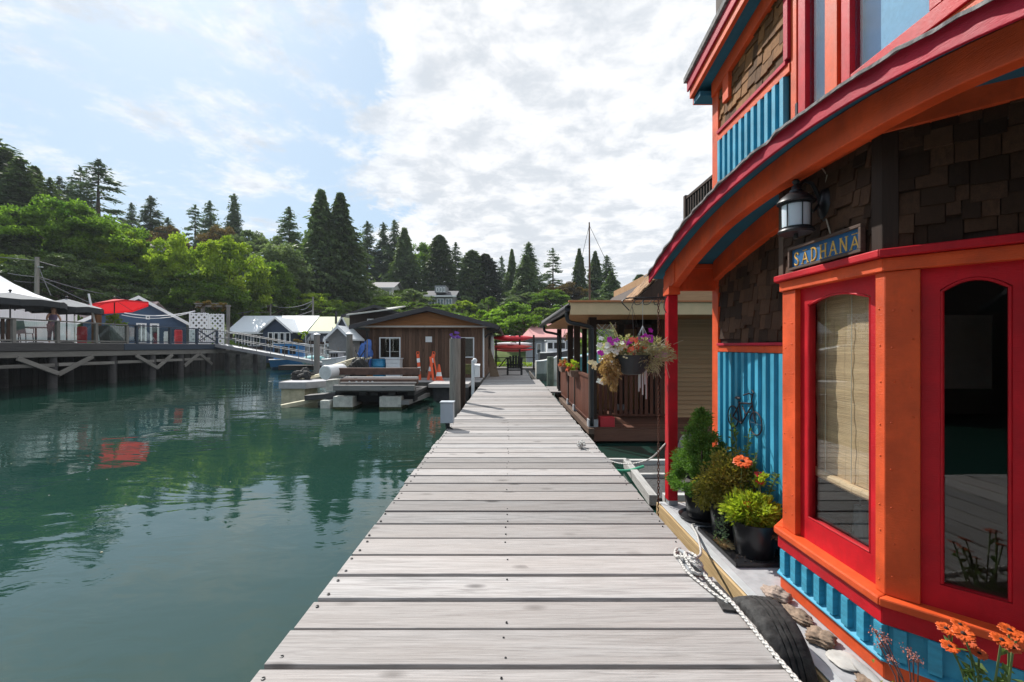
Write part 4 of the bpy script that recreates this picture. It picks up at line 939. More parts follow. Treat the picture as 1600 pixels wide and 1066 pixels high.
# ================================================================== brown porch house beyond
BRW = wood('red_brown_stain', (.075, .024, .014), (.17, .060, .035), 2, .65, .18, 1, False)
BRH = wood('red_brown_board', (.075, .030, .020), (.19, .085, .055), 0, .65, .18, 1, False)
CRM = plain('cream_fascia_paint', (.58, .42, .24), .6, var=.08)
TAN = wood('tan_lap_siding', (.36, .19, .09), (.54, .33, .18), 0, .7, .08, 1, False)
CEDS = wood('cedar_roof_shingle', (.20, .10, .05), (.42, .25, .13), 1, .8, .3, 1, False)
SOFW = wood('orange_soffit_wood', (.30, .13, .045), (.50, .25, .09), 1, .6, .1, 1, False)
P2 = thing('porch_house', 'brown floating house with railed porch, cream fascia and cedar roof', 'house', (3.2, 12, -.2))
m = MB(); m.box(1.72, 7.5, 9.45, 16.6, -.45, -.21); obj('deck_beam', m, BRH, P2, .005)
bdm = MB(); bdm.box(0, 1, 0, .13, -.205, -.17); bme_ = bdm.mesh('deck_board'); bme_.materials.append(BRH); fixn(bme_)
for i in range(26): o = obj('deck_board', bme_, BRH, P2); o.location = (1.73, 9.47+.14*i, 0); o.scale = (3.6, 1, 1)
m = MB(); m.box(1.60, 1.718, 9.40, 16.6, -.30, -.18); obj('side_ledge', m, wood('ledge_wood', (.10, .06, .045), (.22, .15, .11), 1), P2, .004)
fm = MB(); fm.box(1.8, 7, 9.7, 16.3, -.9, -.46); obj('float', fm, DSH, P2)
# siding wall right of the porch
sd_ = obj('siding_wall', (lambda m: m.box(3.62, 7.5, 10.84, 16, -.2, 2.25))(MB()), DKW, P2)
lap = MB(); lap.hexa([(0, -.034, 0), (1, -.034, 0), (1, 0, 0), (0, 0, 0), (0, -.006, .105), (1, -.006, .105), (1, 0, .105), (0, 0, .105)]); lme = lap.mesh('siding_board'); lme.materials.append(TAN); fixn(lme)
for i in range(22): o = obj('siding_board', lme, TAN, sd_); o.location = (3.60, 10.838, -.19+.107*i); o.scale = (3.9, 1, 1)
m = MB(); m.box(3.54, 3.618, 10.80, 10.90, -.17, 2.25); obj('corner_trim', m, BRW, P2, .004)
# back wall of the porch with boards
bw = obj('porch_wall', (lambda m: m.box(2.9, 3.6, 12.3, 12.4, -.17, 2.3) and m.box(3.52, 3.6, 10.9, 12.3, -.17, 2.3))(MB()), DKW, P2)
vb = MB(); vb.box(0, .12, -.02, 0, 0, 2.35); vme = vb.mesh('wall_board'); vme.materials.append(BRW); fixn(vme)
WRM = wood('warm_door_wood', (.28, .13, .05), (.48, .26, .11), 2, .6, .1, 1, False)
for i in range(6): o = obj('wall_board', vme, BRW, bw); o.location = (2.88+.125*i, 12.29, -.17)
wv_ = vme.copy(); wv_.materials.clear(); wv_.materials.append(WRM)
for i in range(9): o = obj('wall_board', wv_, WRM, bw); o.location = (2.28+.125*i, 12.20, -.17); o.scale = (1, 1, .52)
m = MB(); m.box(2.25, 2.86, 12.25, 12.32, -.17, 1.0); obj('half_door', m, WRM, P2, .005)
m = MB(); m.box(3.0, 3.35, 12.20, 12.265, -.16, 1.95); obj('door', m, WRM, P2, .005)
m = MB(); m.box(2.98, 3.38, 11.0, 11.06, 1.95, 2.25); m.box(1.85, 3.55, 11.0, 11.05, 2.02, 2.28); obj('porch_header', m, DKW, P2)
# posts
pm_ = MB(); pm_.box(-.075, .075, -.075, .075, -.02, 2.10); pme_ = pm_.mesh('post'); pme_.materials.append(DKW); fixn(pme_)
ft = MB(); ft.box(-.10, .10, -.10, .10, -.17, -.021); ftm = ft.mesh('post_foot'); ftm.materials.append(CONC); fixn(ftm)
PB = bpy.data.materials['red_brown_stain']
for (x, y, mt) in ((1.72, 9.62, 0), (1.74, 12.0, 1), (1.74, 13.3, 1), (1.74, 16.3, 1), (2.55, 15.8, 1), (2.9, 12.1, 1)):
    o = obj('post', pme_ if mt == 0 else 0 or pme_, DKW, P2); o.location = (x, y, 0)
    o = obj('post_foot', ftm, CONC, P2); o.location = (x, y, 0)
# rail with slats along the front and the side
sl = MB(); sl.box(-.035, .035, -.012, .012, -.05, .82); sme = sl.mesh('rail_slat'); sme.materials.append(BRW); fixn(sme)
for i in range(14): o = obj('rail_slat', sme, BRW, P2); o.location = (1.95+.117*i, 10.55, 0)
m = MB(); m.box(1.86, 3.54, 10.52, 10.58, .82, .88); m.box(1.86, 3.54, 10.525, 10.575, -.10, -.055); obj('handrail', m, BRW, P2, .003)
for i in range(34): o = obj('rail_slat', sme, BRW, P2); o.location = (1.70, 9.78+.19*i, 0); o.rotation_euler = (0, 0, R(90)); o.scale = (2.2, 1, 1)
m = MB(); m.box(1.66, 1.76, 9.70, 16.2, .82, .88); m.box(1.67, 1.75, 9.70, 16.2, -.10, -.055); obj('handrail', m, BRW, P2, .003)
# lattice
lt = MB()
for i in range(-6, 14):
    for s_ in (1, -1):
        pts = []
        x0 = 1.86+i*.11
        a = (x0, 10.9+(0 if s_ > 0 else .012), 1.62 if s_ > 0 else 2.02); b_ = (x0+.40, a[1], 2.02 if s_ > 0 else 1.62)
        if x0 > 1.8 and x0+.4 < 2.56: lt.bar(a, b_, .012, .03, up=(0, 1, 0))
obj('lattice', lt, WHT, P2)
# roof: gutter fascia, soffit, cream front board
m = MB(); m.hexa([(1.20, 9.1, 2.13), (8, 9.1, 2.13), (8, 17, 2.13), (1.20, 17, 2.13), (1.20, 9.1, 2.145), (8, 9.1, 2.145), (8, 17, 2.145), (1.20, 17, 2.145)]); obj('soffit', m, SOFW, P2)
for i in range(9): pass
m = MB(); m.box(1.18, 8, 9.06, 9.098, 2.12, 2.36); obj('front_fascia', m, CRM, P2, .004)
m = MB(); m.box(1.15, 8.02, 9.02, 9.12, 2.362, 2.40); obj('roof_edge', m, plain('red_cedar_edge', (.40, .15, .06), .8), P2, .004)
m = MB(); m.tube([(1.13, 9.05, 2.24), (1.13, 17, 2.24)], .062, 8); m.box(1.12, 1.19, 9.05, 17, 2.24, 2.30); obj('gutter', m, BLKM, P2)
def cedar_roof(): 
    ro = obj('roof', (lambda m: m.hexa([(1.16, 9.1, 2.34), (5.2, 9.1, 2.42), (5.2, 17, 2.42), (1.16, 17, 2.34), (1.16, 9.1, 2.36), (5.2, 9.1, 3.9), (5.2, 17, 3.9), (1.16, 17, 2.36)]))(MB()), ASPH, P2)
    return ro
m = MB(); m.hexa([(1.16, 9.12, 2.33), (8, 9.12, 2.33), (8, 17, 2.33), (1.16, 17, 2.33), (1.16, 9.12, 2.352), (8, 9.12, 2.352), (8, 17, 2.62), (1.16, 17, 2.42)]); obj('roof', m, ASPH, P2)
# upper cedar-shingled roof
ur = MB(); ur.hexa([(2.75, 10.6, 2.42), (3.6, 10.6, 2.42), (3.6, 16, 2.42), (2.75, 16, 2.42), (3.55, 10.6, 3.18), (3.6, 10.6, 3.18), (3.6, 16, 3.18), (3.55, 16, 3.18)]); uo = obj('upper_roof', ur, DKW, P2)
cs = MB(); cs.hexa([(-.10, 0, 0), (.02, 0, .11), (.02, .16, .11), (-.10, .16, 0), (-.115, 0, .02), (.0, 0, .135), (.0, .16, .135), (-.115, .16, .02)]); cme = cs.mesh('shingle'); cme.materials.append(CEDS); fixn(cme)
for r_ in range(8):
    for c_ in range(7):
        o = obj('shingle', cme, CEDS, uo); o.location = (2.82+.098*r_, 10.55+.19*c_+rnd.uniform(-.02, .02)+.09*(r_ % 2), 2.46+.092*r_)
m = MB(); m.box(3.6, 7.5, 10.7, 16, 2.42, 3.4); obj('upper_wall', m, TAN, P2)
# downpipes
def pipe(y0, label=None):
    m = MB(); m.tube(catm([(1.14, y0, 2.19), (1.14, y0, 2.06), (1.2, y0+.02, 1.98), (1.45, y0+.06, 1.93), (1.62, y0+.1, 1.88), (1.655, y0+.12, 1.78), (1.655, y0+.12, 1.2), (1.655, y0+.12, .4), (1.655, y0+.12, -.12)]), .042, 8); return obj('downpipe', m, BLKM, P2, smooth=True)
pipe(9.2); pipe(15.4)
RDB = plain('red_box', (.48, .02, .03), .5)
m = MB(); m.box(1.86, 2.16, 9.50, 9.72, -.168, .03); tag(obj('red_crate', m, RDB, bev=.006), 'small red box on the porch deck beside the black corner post', 'box')
def flower_box(x, y, z, label, m1, m2, seed):
    t = thing('flower_box', label, 'flower box', (x, y, z), 'flower boxes on the porch rail')
    m = MB(); m.hexa([(x-.10, y-.34, z-.16), (x+.08, y-.34, z-.16), (x+.08, y+.34, z-.16), (x-.10, y+.34, z-.16), (x-.13, y-.37, z), (x+.11, y-.37, z), (x+.11, y+.37, z), (x-.13, y+.37, z)]); obj('box', m, wood('planter_wood' if 'planter_wood' not in MATS else 'planter_wood_b', (.10, .06, .045), (.24, .16, .12), 1), t, .005)
    bush(t, (x, y, z+.10), (.14, .36, .10), 500, .07, .04, m1, seed); bush(t, (x-.05, y-.1, z+.05), (.13, .3, .10), 350, .05, .04, m2, seed+1, 'blossoms')
SAL = plain('salmon_blossoms', (.70, .22, .10), .8, rand=.2)
flower_box(1.60, 11.6, .90, 'nearer planter of salmon flowers on the porch rail', LIME, SAL, 61)
flower_box(1.60, 13.7, .90, 'farther planter with reddish flowers on the porch rail', DRB, SAL, 63)
bush(P2, (1.9, 14.2, 1.85), (.2, .3, .2), 160, .08, .05, DRB, 65, 'hanging_fern')

# ================================================================== plank shed on the dock
SHW = wood('shed_board', (.075, .040, .028), (.20, .115, .075), 2, .75, .35, .9, True)
SHO = wood('shed_orange_wood', (.20, .075, .022), (.40, .17, .06), 0, .6, .12, .7, False)
SY, SX0, SX1 = 20.7, -6.32, -1.17
SH_ = thing('plank_shed', 'brown plank-walled shed with low gable roof beside the dock', 'shed', (-3.7, 24, .07))
sw = obj('wall', (lambda m: m.box(SX0+.02, SX1-.02, SY+.03, SY+11, .02, 2.37))(MB()), DKW, SH_)
wb = MB(); wb.box(.004, .142, -.0, .026, 0, 2.28); wbm = wb.mesh('wall_board'); wbm.materials.append(SHW); fixn(wbm)
x = SX0; k = 0
while x < SX1-.1:
    o = obj('wall_board', wbm, SHW, sw); o.location = (x, SY-.0+rnd.uniform(0, .006), .08); x += .147
y = SY+.04
while y < SY+11-.1:
    o = obj('wall_board', wbm, SHW, sw); o.location = (SX1+.012, y, .08); o.rotation_euler = (0, 0, R(90)); y += .147
# gable
RX, RZ = -3.62, 3.22; EL, ER, EZ = -7.05, -.48, 2.42
m = MB(); m.prism([(SX0-.2, 2.40), (SX1+.25, 2.40), (RX, 3.02)], 1, SY-.30, SY-.26); obj('gable', m, SHO, SH_)
m = MB(); m.box(EL+.3, ER-.12, SY-.34, SY-.22, 2.33, 2.405); obj('tie_beam', m, wood('pale_beam', (.34, .30, .27), (.56, .52, .48), 0), SH_, .006)
m = MB(); m.box(SX0-.1, SX1+.1, SY-.26, SY+.02, 2.30, 2.33); obj('soffit', m, SHO, SH_)
m = MB()
m.hexa([(EL, SY-.55, EZ-.14), (RX, SY-.55, RZ-.12), (RX, SY+11.3, RZ-.12), (EL, SY+11.3, EZ-.14), (EL, SY-.55, EZ-.02), (RX, SY-.55, RZ), (RX, SY+11.3, RZ), (EL, SY+11.3, EZ-.02)])
m.hexa([(RX, SY-.55, RZ-.12), (ER, SY-.55, EZ-.14), (ER, SY+11.3, EZ-.14), (RX, SY+11.3, RZ-.12), (RX, SY-.55, RZ), (ER, SY-.55, EZ-.02), (ER, SY+11.3, EZ-.02), (RX, SY+11.3, RZ)]); obj('roof', m, plain('dark_roof_felt', (.05, .05, .055), .85, var=.3, scale=12), SH_)
m = MB(); m.hexa([(EL+.02, SY-.61, EZ-.19), (RX, SY-.61, RZ-.18), (RX, SY-.56, RZ-.18), (EL+.02, SY-.56, EZ-.19), (EL+.02, SY-.61, EZ+.0), (RX, SY-.61, RZ+.02), (RX, SY-.56, RZ+.02), (EL+.02, SY-.56, EZ+.0)]); m.hexa([(RX, SY-.61, RZ-.18), (ER-.02, SY-.61, EZ-.19), (ER-.02, SY-.56, EZ-.19), (RX, SY-.56, RZ-.18), (RX, SY-.61, RZ+.02), (ER-.02, SY-.61, EZ), (ER-.02, SY-.56, EZ), (RX, SY-.56, RZ+.02)]); obj('barge_board', m, plain('dark_fascia', (.045, .04, .045), .6), SH_, .004)
def far_window(parent, x0, x1, y, z0, z1, fr=.05, mull=1, d=.05, mat=None, curtain=None):
    m = MB(); m.box(x0, x0+fr, y-d, y, z0, z1); m.box(x1-fr, x1, y-d, y, z0, z1); m.box(x0+fr, x1-fr, y-d, y, z0, z0+fr); m.box(x0+fr, x1-fr, y-d, y, z1-fr, z1)
    for i in range(mull):
        c = x0+(x1-x0)*(i+1)/(mull+1); m.box(c-fr*.4, c+fr*.4, y-d*.9, y, z0+fr, z1-fr)
    w_ = obj('window', m, mat or WHT, parent)
    g = MB(); g.box(x0+fr*.9, x1-fr*.9, y-d*.35, y-d*.28, z0+fr*.9, z1-fr*.9); obj('pane', g, GLF, w_)
    if curtain: g = MB(); g.box(x0+fr, (x0+x1)/2, y-d*.2, y-d*.1, z0+fr, z1-fr); obj('curtain', g, curtain, w_)
    return w_
far_window(SH_, XW(593, SY), XW(626, SY), SY-.002, 0.95, 1.90)
far_window(SH_, XW(705, SY), XW(741, SY), SY-.002, 0.98, 1.90)
m = MB(); m.tube([(SX1-.02, SY-.07, 2.30), (SX1-.02, SY-.07, .1)], .035, 8); obj('downpipe', m, WHT, SH_)
m = MB(); m.tube(catm([(ER-.02, SY-.4, 2.27), (ER-.1, SY-.35, 2.15), (SX1+.2, SY-.2, 2.02), (SX1+.06, SY-.06, 1.9)]), .04, 8); obj('downpipe', m, BLKM, SH_); m = MB(); m.tube([(SX0-.1, SY-.1, 2.2), (SX0-.06, SY-.05, 1.6), (SX0-.06, SY-.05, .1)], .04, 8); obj('downpipe', m, BLKM, SH_); m = MB(); m.tube([(ER, SY-.5, 2.30), (ER, SY+11, 2.30)], .06, 8); obj('gutter', m, BLKM, SH_)
m = MB(); m.box(XW(665, SY), XW(675, SY), SY-.03, SY-.004, 1.68, 1.93); o = tag(obj('notice_sign', m, WHT), 'small white notice sign high on the shed wall between its windows', 'sign')
# float under shed
m = MB(); m.box(-6.4, -1.18, 18.3, 31, -.12, .06); sf = struct(obj('shed_float', m, DSH))
fb = MB(); fb.box(0, 5.18, 0, .14, 0, .02); fbm = fb.mesh('plank'); fbm.materials.append(DOCK); fixn(fbm)
for i in range(17): o = obj('plank', fbm, DOCK, sf); o.location = (-6.38, 18.3+.146*i, .062)
m = MB(); m.box(-6.2, -1.4, 18.8, 30, -.8, -.121); obj('float', m, DSH, sf)
# barrel, drum, barricades, cone
def drum(x, y, z, r, h, mat, name, label, ribs=True):
    m = MB(); pr = [(.001, 0), (r*.94, 0), (r, .03)]
    for q in (.33, .66): pr += [(r, h*q-.03), (r*1.04, h*q-.012), (r*1.04, h*q+.012), (r, h*q+.03)]
    pr += [(r, h-.05), (r*1.03, h-.04), (r*1.03, h-.01), (r*.9, h), (.001, h-.005)]
    m.lathe(pr, (x, y, z), 26); return autosmooth(tag(obj(name, m, mat), label, 'barrel'))
drum(XW(592, 20.2), 20.2, .083, .31, .85, plain('blue_plastic', (.02, .22, .42), .45), 'blue_barrel', 'bright blue plastic barrel against the shed wall under the window')
wt = thing('white_tote', 'white ribbed plastic tub beside the blue barrel by the shed', 'tub', (XW(615, 20.2), 20.2, .083))
m = MB(); X0 = XW(605, 20.2); X1 = XW(627, 20.2)
for i in range(5): m.box(X0+.01*(i % 2), X1-.01*(i % 2), 19.95+.01*(i % 2), 20.45, .085+.17*i, .085+.17*(i+1)-.006)
obj('tub', m, WHP, wt, .006); m = MB(); m.box(X0-.03, X1+.03, 19.92, 20.48, .936, .975); obj('lid', m, WHP, wt, .006)
m = MB(); m.tube([(X0-.01, 20.0, .5), (X0-.06, 20.0, .5)], .03, 8); m.tube([(X1+.01, 20.0, .5), (X1+.06, 20.0, .5)], .03, 8); obj('handle', m, WHP, wt)
ORB = plain('safety_orange', (.80, .10, .02), .5); REFL = plain('reflective_white', (.82, .82, .80), .3)
def barricade(xb, xt, Y, hgt, label, w_=.22):
    t = thing('barricade_board', label, 'barricade', (xb, Y, .085)); a = Vector((xb, Y, .09)); b_ = Vector((xt, Y+.25, .09+hgt)); d = (b_-a).normalized()
    for i in range(6):
        m = MB(); p0 = a.lerp(b_, i/6+.003); p1 = a.lerp(b_, (i+1)/6-.003); m.bar(p0, p1, w_ if i > 1 else w_*.8, .03, up=(0, -1, .2)); obj('stripe', m, REFL if i in (2, 4) else ORB, t)
    m = MB(); m.tube([b_+Vector((-.06, 0, 0)), b_+Vector((-.04, 0, .09)), b_+Vector((.04, 0, .09)), b_+Vector((.06, 0, 0))], .02, 6); obj('handle', m, ORB, t)
    return t
barricade(XW(656.5, 19.2), XW(651, 19.2), 19.2, 1.08, 'left striped orange and white barricade board leaning on the shed', .12)
t = barricade(XW(669, 19.2), XW(676, 19.2), 19.2, 1.08, 'right folded orange barricade with striped boards leaning on the shed', .14)
m = MB(); m.bar((XW(684, 19.0), 19.0, .09), (XW(677, 19.2), 19.3, 1.0), .05, .03); m.bar((XW(677, 19.0), 19.0, .09), (XW(672, 19.2), 19.3, 1.05), .10, .03); obj('leg', m, ORB, t)
tc_ = thing('traffic_cone', 'orange traffic cone with a white band in front of the shed', 'traffic cone', (XW(686, 18.7), 18.7, .085))
cxx = XW(686, 18.7); m = MB(); m.lathe([(.155, .03), (.12, .20), (.115, .20)], (cxx, 18.7, .085), 20); m.lathe([(.088, .36), (.075, .44), (.035, .66), (.025, .68)], (cxx, 18.7, .085), 20); obj('cone', m, ORB, tc_)
m = MB(); m.lathe([(.12, .20), (.088, .36)], (cxx, 18.7, .085), 20); obj('band', m, REFL, tc_); m = MB(); m.box(cxx-.19, cxx+.19, 18.51, 18.89, .086, .115); obj('base', m, ORB, tc_, .01)
# pilings by the dock
def piling(x, y, r, top, label, capm=None, cap_r=1.05, name='piling', bot=-2.0, mat=None):
    t = thing(name, label, 'piling', (x, y, -.5)); m = MB(); n = 14; m.lathe([(r*1.06, bot), (r*1.03, -.3), (r, .5), (r*.97, top)], (x, y, 0), n)
    rg = random.Random(int(x*100)); m.v = [(vx+rg.uniform(-.008, .008), vy+rg.uniform(-.008, .008), vz) for vx, vy, vz in m.v]; autosmooth(obj('shaft', m, mat or DOCKZ, t))
    if capm: m = MB(); m.lathe([(r*cap_r, top), (r*cap_r, top+.05), (r*.1, top+.14)], (x, y, 0), n); obj('cap', m, capm, t)
    return t
p_ = piling(XW(711, 11.0), 11.0, .135, 1.68, 'thick grey weathered piling with purple flowers on top at the dock edge')
bush(p_, (XW(711, 11.0), 11.0, 1.74), (.15, .12, .07), 260, .05, .035, plain('purple_blossoms', (.22, .10, .42), .8, rand=.2), 71, 'flowers')
piling(XW(721.5, 12.3), 12.3, .10, 1.72, 'darker slim piling just behind the flower-topped one', mat=DKW)
# grey utility box
ub = thing('utility_box', 'grey metal utility box on a short post at the left dock edge', 'utility box', (XW(698, 8.35), 8.35, .1))
bx0, bx1 = XW(688, 8.3), XW(708, 8.3)
m = MB(); m.box(bx0, bx1, 8.30, 8.50, .11, .475); obj('case', m, plain('grey_enamel', (.36, .40, .45), .45, var=.05), ub, .008); m = MB(); m.box(bx0-.012, bx1+.012, 8.288, 8.52, .477, .495); obj('lid', m, plain('grey_enamel_lid', (.42, .46, .50), .45), ub, .004)
m = MB(); m.tube([(bx0+.13, 8.42, .11), (bx0+.15, 8.40, .02), (bx0+.22, 8.3, .008)], .015, 6); m.tube([(bx0+.08, 8.42, .11), (bx0+.13, 8.45, -.1)], .02, 6); m.box(bx0+.09, bx0+.15, 8.40, 8.46, -.12, .108); obj('conduit', m, BLKM, ub)
# white power pedestal
pd = thing('power_pedestal', 'white shore power pedestal with a round head beside the shed corner', 'pedestal', (XW(742, 15.6), 15.6, 0))
px_ = XW(744, 15.6); m = MB(); m.box(px_-.16, px_-.06, 15.55, 15.65, -.2, 1.02); obj('column', m, WHT, pd, .006); m = MB(); m.box(px_-.05, px_+.12, 15.5, 15.7, .45, .83); m.prism([(15.48, .832), (15.72, .832), (15.72, .90)], 0, px_-.06, px_+.13); obj('meter_box', m, WHT, pd, .006); m = MB(); m.ball((px_-.05, 15.6, 1.0), (.085, .085, .095), 16, 10); autosmooth(obj('head', m, WHP, pd))
m = MB(); m.box(px_-.55, px_-.20, 16.5, 16.7, .5, .85); tag(obj('mossy_crate', m, plain('mossy_plastic', (.10, .10, .03), .9, var=.4)), 'olive crate hung on the shed wall behind the white pedestal', 'crate')
# chair at the end of the dock
AC = thing('adirondack_chair', 'dark adirondack chair seen from behind at the shaded dock end', 'chair', (XW(804, 24), 24, 0))
ax = XW(804, 24); CHM = plain('dark_chair_plastic', (.015, .014, .015), .6)
pts = [(-.42, .62), (-.30, .95), (0, 1.02), (.30, .95), (.42, .62)]
for i in range(6): u = -.32+.128*i; m = MB(); m.hexa([(ax+u-.061, 23.95, .35), (ax+u+.061, 23.95, .35), (ax+u+.055, 23.98, .35), (ax+u-.055, 23.98, .35), (ax+u*1.15-.058, 23.72, 1.02-.9*u*u), (ax+u*1.15+.058, 23.72, 1.02-.9*u*u), (ax+u*1.15+.058, 23.75, 1.02-.9*u*u), (ax+u*1.15-.058, 23.75, 1.02-.9*u*u)]); obj('back_slat', m, CHM, AC)
for s_ in (-1, 1):
    m = MB(); m.box(ax+s_*.36-.05, ax+s_*.36+.05, 23.85, 23.95, 0.002, .55); obj('leg', m, CHM, AC); m = MB(); m.box(ax+s_*.36-.04, ax+s_*.36+.04, 24.55, 24.63, 0.002, .55); obj('leg', m, CHM, AC); m = MB(); m.box(ax+s_*.38-.08, ax+s_*.38+.08, 23.75, 24.7, .552, .58); obj('armrest', m, CHM, AC)
m = MB(); m.hexa([(ax-.32, 23.9, .22), (ax+.32, 23.9, .22), (ax+.32, 24.6, .36), (ax-.32, 24.6, .36), (ax-.32, 23.9, .25), (ax+.32, 23.9, .25), (ax+.32, 24.6, .39), (ax-.32, 24.6, .39)]); m.box(ax-.36, ax+.36, 23.955, 23.985, .50, .58); obj('seat', m, CHM, AC)
# things leaning by the shed side
m = MB(); m.hexa([(-.98, 22.6, .005), (-.52, 22.6, .005), (-.52, 22.75, .005), (-.98, 22.75, .005), (-1.10, 23.2, 1.35), (-.98, 23.2, 1.35), (-.98, 23.3, 1.35), (-1.10, 23.3, 1.35)]); tag(obj('brown_board', m, wood('leaning_board', (.12, .09, .06), (.25, .19, .13), 2), bev=.01), 'brown board leaning against the side of the shed', 'board')
tag(obj('white_bundle', lump((-1.02, 25.0, 1.25), (.16, .4, .95), 13, .15), plain('grey_canvas', (.42, .42, .42), .9), smooth=True), 'tall grey-white canvas bundle hanging on the shed side', 'bundle')
m = MB(); m.lathe([(.15, -1.9), (.14, 1.05), (.12, 1.07)], (XW(860, 18.9), 18.9, 0), 14); tag(obj('bollard', m, plain('mossy_wood', (.14, .17, .13), .95, var=.3)), 'stubby green-grey bollard at the right dock edge', 'bollard')
# kayak rack
KR = thing('kayak_rack', 'timber rack at the dock end holding red kayaks', 'rack', (XW(805, 31), 31, .0))
m = MB()
for px in (775, 812, 834):
    x = XW(px, 31); m.box(x-.06, x+.06, 30.95, 31.07, -.1, 2.25 if px > 800 else 1.9)
for z in (.75, 1.35, 1.85): m.box(XW(772, 31), XW(836, 31), 30.88, 30.94, z-.05, z)
m.bar((XW(780, 31), 30.9, .1), (XW(792, 31), 30.9, .75), .07, .07); m.bar((XW(806, 31), 30.9, .1), (XW(794, 31), 30.9, .75), .07, .07); obj('frame', m, DKW, KR)
def kayak(px0, px1, Y, z, r, mat, label):
    x0, x1 = XW(px0, Y), XW(px1, Y); m = MB(); n = 18; pts = []; rs = []
    for i in range(n+1): t = i/n; pts.append((x0+(x1-x0)*t, Y, z+.10*(2*t-1)**2*r*4)); rs.append(r*max(.05, (1-abs(2*t-1)**2.6)))
    m.tube(pts, rs, 10); m.v = [(a, Y+(b_-Y)*1.6, c_) for a, b_, c_ in m.v]; t = thing('kayak', label, 'kayak', ((x0+x1)/2, Y, z-r)); autosmooth(obj('hull', m, mat, t))
    m = MB(); m.tube([(x0+(x1-x0)*(.42+.16*(.5+.5*math.cos(a))), Y-.12*0+.25*math.sin(a), z+r*.9) for a in [k*math.pi/6 for k in range(12)]], .025, 5, close=True); obj('cockpit_rim', m, BLK, t)
REDK = plain('red_kayak', (.60, .015, .03), .35)
kayak(766, 835, 31.2, 2.02, .20, REDK, 'top red kayak on the rack at the dock end')
kayak(764, 832, 31.0, 1.42, .17, plain('coral_kayak', (.65, .06, .05), .4), 'second coral-red kayak from the top of the rack')
kayak(768, 834, 31.6, 1.22, .13, REDK, 'lowest slim red kayak on the rack, under the coral one')
kayak(772, 832, 32.3, 1.62, .16, WHP, 'white kayak lying between the red ones on the rack')
m = MB(); n = 12
for i in range(n): pass
def boat(x0, x1, Y, wd, zb, zt, mat, label, name='boat', cabin=None, rz=0):
    t = thing(name, label, 'boat', ((x0+x1)/2, Y, zb)); m = MB(); n = 12; vs = []; fs = []
    for i in range(n+1):
        u = i/n; x = x0+(x1-x0)*u; hw = wd/2*min(1, (1-u)*2.4+.02)**.6 if u > .5 else wd/2*(.82+.18*min(1, u*3)); sh = zt+.25*(zt-zb)*u*u
        for (dy, z) in ((-hw, sh), (-hw*.82, zb+(sh-zb)*.35), (-hw*.35, zb), (hw*.35, zb), (hw*.82, zb+(sh-zb)*.35), (hw, sh)): vs.append((x, Y+dy, z))
    for i in range(n):
        for k in range(6): fs.append((i*6+k, i*6+6+k, i*6+6+(k+1) % 6, i*6+(k+1) % 6))
    fs += [(0, 1, 2, 3, 4, 5), tuple(n*6+k for k in (5, 4, 3, 2, 1, 0))]; m.add(vs, fs); obj('hull', m, mat, t)
    m = MB(); m.tube([(x0, Y-wd/2*.84, zt)]+[(x0+(x1-x0)*i/n, Y-(wd/2*min(1, (1-i/n)*2.4+.02)**.6 if i/n > .5 else wd/2*(.82+.18*min(1, i/n*3))), zt+.25*(zt-zb)*(i/n)**2) for i in range(1, n+1)], .05, 5); obj('gunwale', m, WHT, t)
    if cabin:
        c0, c1, ch, cm_ = cabin; cx0 = x0+(x1-x0)*c0; cx1 = x0+(x1-x0)*c1; m = MB(); m.box(min(cx0, cx1), max(cx0, cx1), Y-wd*.32, Y+wd*.32, zt+.02, zt+ch); cb = obj('cabin', m, cm_, t, .03)
        nn = 3; a0, a1 = min(cx0, cx1), max(cx0, cx1)
        for i in range(nn): g = MB(); w0 = a0+(a1-a0)*(i+.12)/nn; w1 = a0+(a1-a0)*(i+.88)/nn; g.box(w0, w1, Y-wd*.32-.02, Y-wd*.32-.004, zt+ch*.35, zt+ch*.85); obj('window', g, BLK if True else GLF, cb)
        m = MB(); m.box(a0-.1, a1+.1, Y-wd*.36, Y+wd*.36, zt+ch+.001, zt+ch+.06); obj('cabin_roof', m, WHT, t)
    return t
m_teal = plain('teal_hull', (.10, .30, .33), .5)
boat(XW(876, 24), XW(935, 24), 24, 2.2, -.6, .9, m_teal, 'teal hull of a boat seen between the porch posts')
boat(XW(838, 27), XW(872, 27), 27.5, 1.8, -.5, .62, plain('weathered_white_hull', (.5, .5, .46), .6), 'small off-white skiff moored right of the dock end', 'skiff')
boat(XW(845, 34), XW(905, 34), 36, 2.6, -.5, 1.0, plain('dark_hull_and_shade', (.02, .022, .03), .5), 'dark hulled boat beyond the kayak rack', cabin=(.2, .7, .9, WHT))
